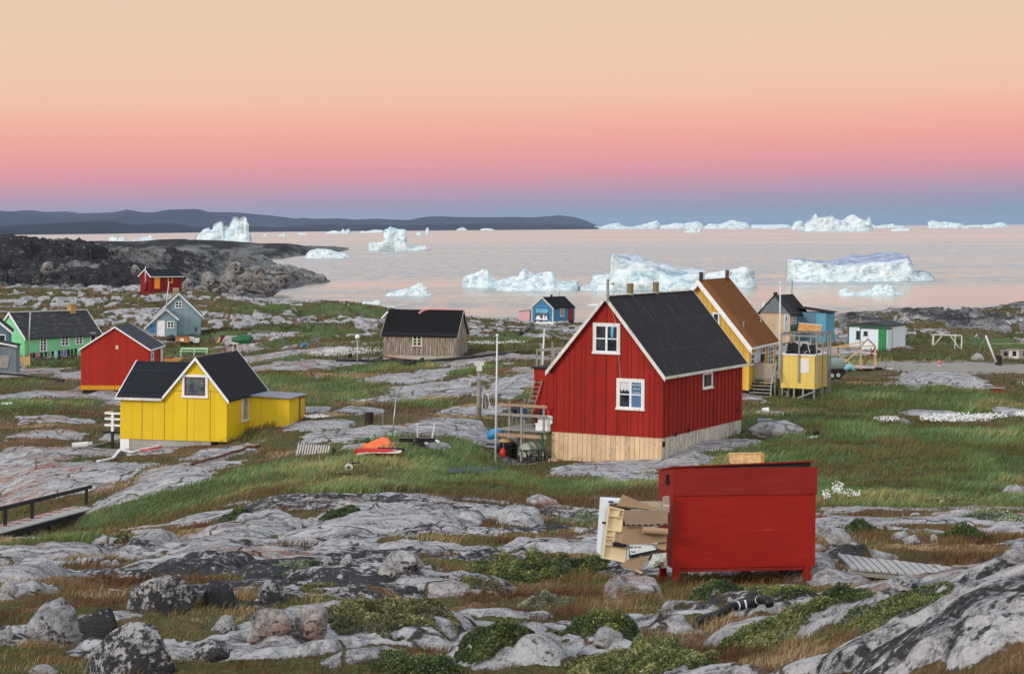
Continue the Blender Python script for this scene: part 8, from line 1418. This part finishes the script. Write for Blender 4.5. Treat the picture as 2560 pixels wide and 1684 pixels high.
# ------------------------------------------------------------------ low shrubs: leaf clusters over a mound, with stems
def shrub(label, px, py, rx, ry, h, n, cs, leaf=.034, name='shrub', dep=None, seed=0, group='low willow shrubs', turn=0.0):
    n = int(n*1.5); leaf *= .78; c = G(px, py+ry*.75); s = c.y/F; rxm = rx*s; t0, t1 = G(px, py+ry), G(px, py-ry*.2); dm = dep or max(.35, min(1.6*rxm, (t1.y-t0.y)*.6+.2))
    r = np.random.default_rng(900+seed); a = r.uniform(0, 2*np.pi, n); q = np.sqrt(r.uniform(0, 1, n)); x = q*np.cos(a); y = q*np.sin(a)
    xr, yr = x*rxm, y*dm; X = c.x+xr*math.cos(turn)-yr*math.sin(turn); Y = c.y+dm*.55+xr*math.sin(turn)+yr*math.cos(turn)
    lump = fbm(X*2.1+seed, Y*2.1, o=3, s=800+seed); fr_ = fbm(X*6, Y*6, o=2, s=810+seed)
    top = .5*h*np.clip(1-(q*(1+.75*lump+.25*fr_))**2.0, 0, 1)**.8*np.clip(.8+1.1*lump+.35*fr_, .0, 1.6); Z = zat(X, Y)+np.maximum(top, .02)*(r.uniform(0, 1, n)**.42)
    l2 = fbm(X*5.5, Y*5.5, o=2, s=850+seed); top = top*np.clip(1+.9*l2, .2, 1.6); Z = zat(X, Y)+np.maximum(top, .02)*(r.uniform(0, 1, n)**.42); k = (top > .02); X, Y, Z, l2 = X[k], Y[k], Z[k], l2[k]; m_ = len(X)
    nrm = r.normal(size=(m_, 3))+np.array([0, -.25, 1.0]); nrm /= np.linalg.norm(nrm, axis=1, keepdims=True); t1_ = np.cross(nrm, r.normal(size=(m_, 3))); t1_ /= np.linalg.norm(t1_, axis=1, keepdims=True); t2_ = np.cross(nrm, t1_)
    L = (leaf*r.uniform(.6, 1.8, m_))[:, None]; C0 = np.stack([X, Y, Z], 1)
    V = np.stack([C0-t1_*L*.75, C0+t2_*L*.36+nrm*L*.05, C0+t1_*L*.75, C0-t2_*L*.36+nrm*L*.05], 1).reshape(-1, 3); b = np.arange(m_)*4
    cs = np.array(cs); kk = np.clip(.5+.5*fbm(X*3, Y*3, o=2, s=820+seed)+r.normal(0, .25, m_), 0, .999)*(len(cs)-1); i = kk.astype(int); f_ = (kk-i)[:, None]; cc = (cs[i]*(1-f_)+cs[i+1]*f_)*r.uniform(.7, 1.8, (m_, 1))*(1+.5*l2[:, None])
    root = bpy.data.objects.new(name, None); COL.objects.link(root); root.location = c; tag(root, label, 'shrub', group)
    o = npmesh('foliage', V-np.array(c), np.stack([b, b+1, b+2, b+3], 1), vcol('shrub_leaf', .6, .3, .25), {'Col': ('FLOAT_COLOR', np.repeat(np.concatenate([cc, np.ones((m_, 1))], 1), 4, 0))}, smooth=False); o.parent = root
    mb = MB()
    for i in range(min(60, 12+n//160)):
        j = r.integers(m_); p = C0[j]-np.array(c); b_ = np.array([p[0]*.85+r.normal(0, .05), p[1]+r.normal(0, .05), float(zat(C0[j][0]-.15*p[0], C0[j][1]))-c[2]-.03]); mb.path([b_, (b_+p)/2+r.normal(0, .02, 3), p], [.008, .006, .003], 4, False)
    mb.build('stem', plain('shrub_stem', (.06, .04, .025)), root); return root
WIL = [(.018, .032, .012), (.035, .06, .018), (.06, .085, .03), (.11, .13, .045), (.24, .2, .06)]; OLV = [(.04, .045, .018), (.08, .085, .035), (.15, .14, .06), (.26, .23, .11)]; PALEG = [(.06, .085, .05), (.12, .15, .09), (.22, .25, .16), (.3, .32, .2)]
shrub('large dark willow shrub with yellow spots left of the red bin', 1300, 1412, 180, 52, .62, 17000, WIL, .034, seed=1)
shrub('low green willow fringe at the foot of the dumped fridge', 1480, 1412, 55, 24, .30, 3000, WIL, .03, seed=2)
shrub('yellow green dwarf shrub under the large willow', 1200, 1455, 70, 16, .16, 2600, OLV, .028, seed=3)
shrub('mounded olive shrub along the slab in the lower centre', 960, 1533, 190, 34, .36, 15000, OLV, .026, seed=4)
shrub('dark olive shrub patch below the centre slab', 1240, 1592, 105, 32, .34, 8500, WIL[:4]+[(.16, .16, .07)], .026, seed=5)
shrub('yellow green shrub mound right of the centre', 1500, 1555, 130, 38, .40, 13000, WIL[1:], .026, seed=6)
shrub('pale green shrub between the centre slabs', 1370, 1505, 75, 20, .24, 4200, PALEG, .024, seed=7)
shrub('wide leafy willow carpet in the lower right foreground', 1620, 1640, 210, 52, .40, 26000, WIL[1:]+[(.2, .24, .14)], .024, seed=8)
shrub('leafy willow carpet running up the right hand rock', 1960, 1572, 180, 46, .32, 20000, WIL[1:]+[(.2, .24, .14)], .022, seed=9, turn=.25)
shrub('bright green shrub strip on the right hand rock', 2240, 1520, 190, 24, .20, 13000, WIL[1:], .020, seed=10, turn=.3)
shrub('green shrub strip at the very bottom centre', 1050, 1668, 170, 22, .24, 10000, WIL, .022, seed=11)
shrub('pale green dwarf willow on the slab at the left centre', 740, 1412, 55, 18, .22, 3200, PALEG, .03, seed=12)
shrub('olive dwarf shrub right of the black speckled boulder', 790, 1462, 60, 14, .16, 2800, OLV, .028, seed=13)
shrub('dark dwarf shrub between the legs side of the red bin', 1790, 1464, 90, 14, .20, 4200, WIL, .028, seed=14)
shrub('green dwarf shrub at the right leg of the red bin', 1960, 1464, 90, 16, .18, 4200, WIL[1:], .028, seed=15)
shrub('green shrub under the short walkway', 2110, 1485, 90, 26, .24, 5000, WIL, .026, seed=16)
shrub('dark round shrub in the heath at the right', 2430, 1336, 62, 10, .34, 4500, WIL[:4], .05, seed=17, dep=1.2)
shrub('small dark shrub beside the pale jagged boulder', 2165, 1324, 50, 8, .24, 2500, WIL[:4], .05, seed=18, dep=.9)
shrub('low dark shrub on the dark ridge rock', 575, 1285, 50, 10, .35, 2200, WIL[:4], .055, seed=19)
shrub('green shrub tuft on the ridge slabs', 845, 1278, 52, 9, .35, 2400, WIL[:4], .055, seed=20)
shrub('olive bush on the grassy bank left', 310, 1345, 34, 10, .35, 1600, OLV, .06, seed=21, dep=1.2)
shrub('grey green willow bush at the meadow rim behind the ridge', 1450, 1300, 80, 12, .45, 4000, PALEG[:3], .06, seed=22)
shrub('yellow green herb patch at the right meadow edge', 2400, 1245, 80, 14, .5, 3000, [(.08, .09, .04), (.16, .17, .07), (.3, .3, .14)], .06, seed=23)
shrub('pale willow herbs at the lower right meadow edge', 2500, 1285, 80, 16, .5, 3000, PALEG, .06, seed=24)
# ------------------------------------------------------------------ white flowers and cotton grass
def dots(name, label, pts, n, size, hgt, c=(.78, .79, .76), ymin=30):
    V = []; Fq = []; k = 0
    for px, py, rx, ry in pts:
        m_ = int(n*rx*ry/sum(a*b for _, _, a, b in pts))
        for i in range(m_):
            a = RNG.uniform(0, 6.283); q = math.sqrt(RNG.uniform()); x, y = px+rx*q*math.cos(a), py+ry*q*math.sin(a)+RNG.normal(0, ry*.2); g = G(x, y, ymin); r = size*RNG.uniform(.6, 1.3); z = hgt*RNG.uniform(.7, 1.1)
            g = g+Vector((0, 0, z)); vs = [(r, 0, 0), (-r, 0, 0), (0, r, 0), (0, -r, 0), (0, 0, r*.8), (0, 0, -r*.8)]; V += [(g.x+q_[0], g.y+q_[1], g.z+q_[2]) for q_ in vs]; Fq += [(k+a_, k+b_, k+c_) for a_, b_, c_ in ((0, 2, 4), (2, 1, 4), (1, 3, 4), (3, 0, 4), (2, 0, 5), (1, 2, 5), (3, 1, 5), (0, 3, 5))]; k += 6
    return tag(npmesh(name, V, Fq, plain('flower_white', c, .9, .08), k=3), label, kind='stuff')
dots('cotton_grass', 'white cotton grass patches in the meadow at right', [(2390, 1055, 90, 9), (2215, 1058, 32, 5), (2480, 1050, 40, 5), (2555, 1045, 20, 6)], 900, .05, .3)
dots('flowers', 'white flowering herbs around the white rock', [(2440, 972, 22, 10), (2095, 1245, 14, 14), (2130, 1260, 22, 5), (2065, 1262, 12, 10), (2560, 970, 20, 6)], 300, .03, .42)
dots('cotton_grass', 'white cotton grass fringe near the weathered brown house', [(880, 880, 75, 8), (830, 888, 60, 6), (1215, 860, 55, 3.5), (1290, 858, 30, 3), (800, 1047, 24, 3), (780, 1049, 20, 3), (18, 1015, 16, 2)], 1500, .045, .2)

# ------------------------------------------------------------------ dusk haze over the bay
HZM = bpy.data.materials.new('dusk_haze'); HZM.use_nodes = True; t = NT(HZM.node_tree)
t.n('OutputMaterial', None, Volume=t.n('VolumePrincipled', None, Color=(.46, .60, .84), Density=1.8e-5, Anisotropy=.0))
mb = MB(); mb.box(-30000, 30000, -3500, 47000, -6, 190); tag(mb.build('haze', HZM), 'thin bluish evening haze over the bay', kind='stuff')
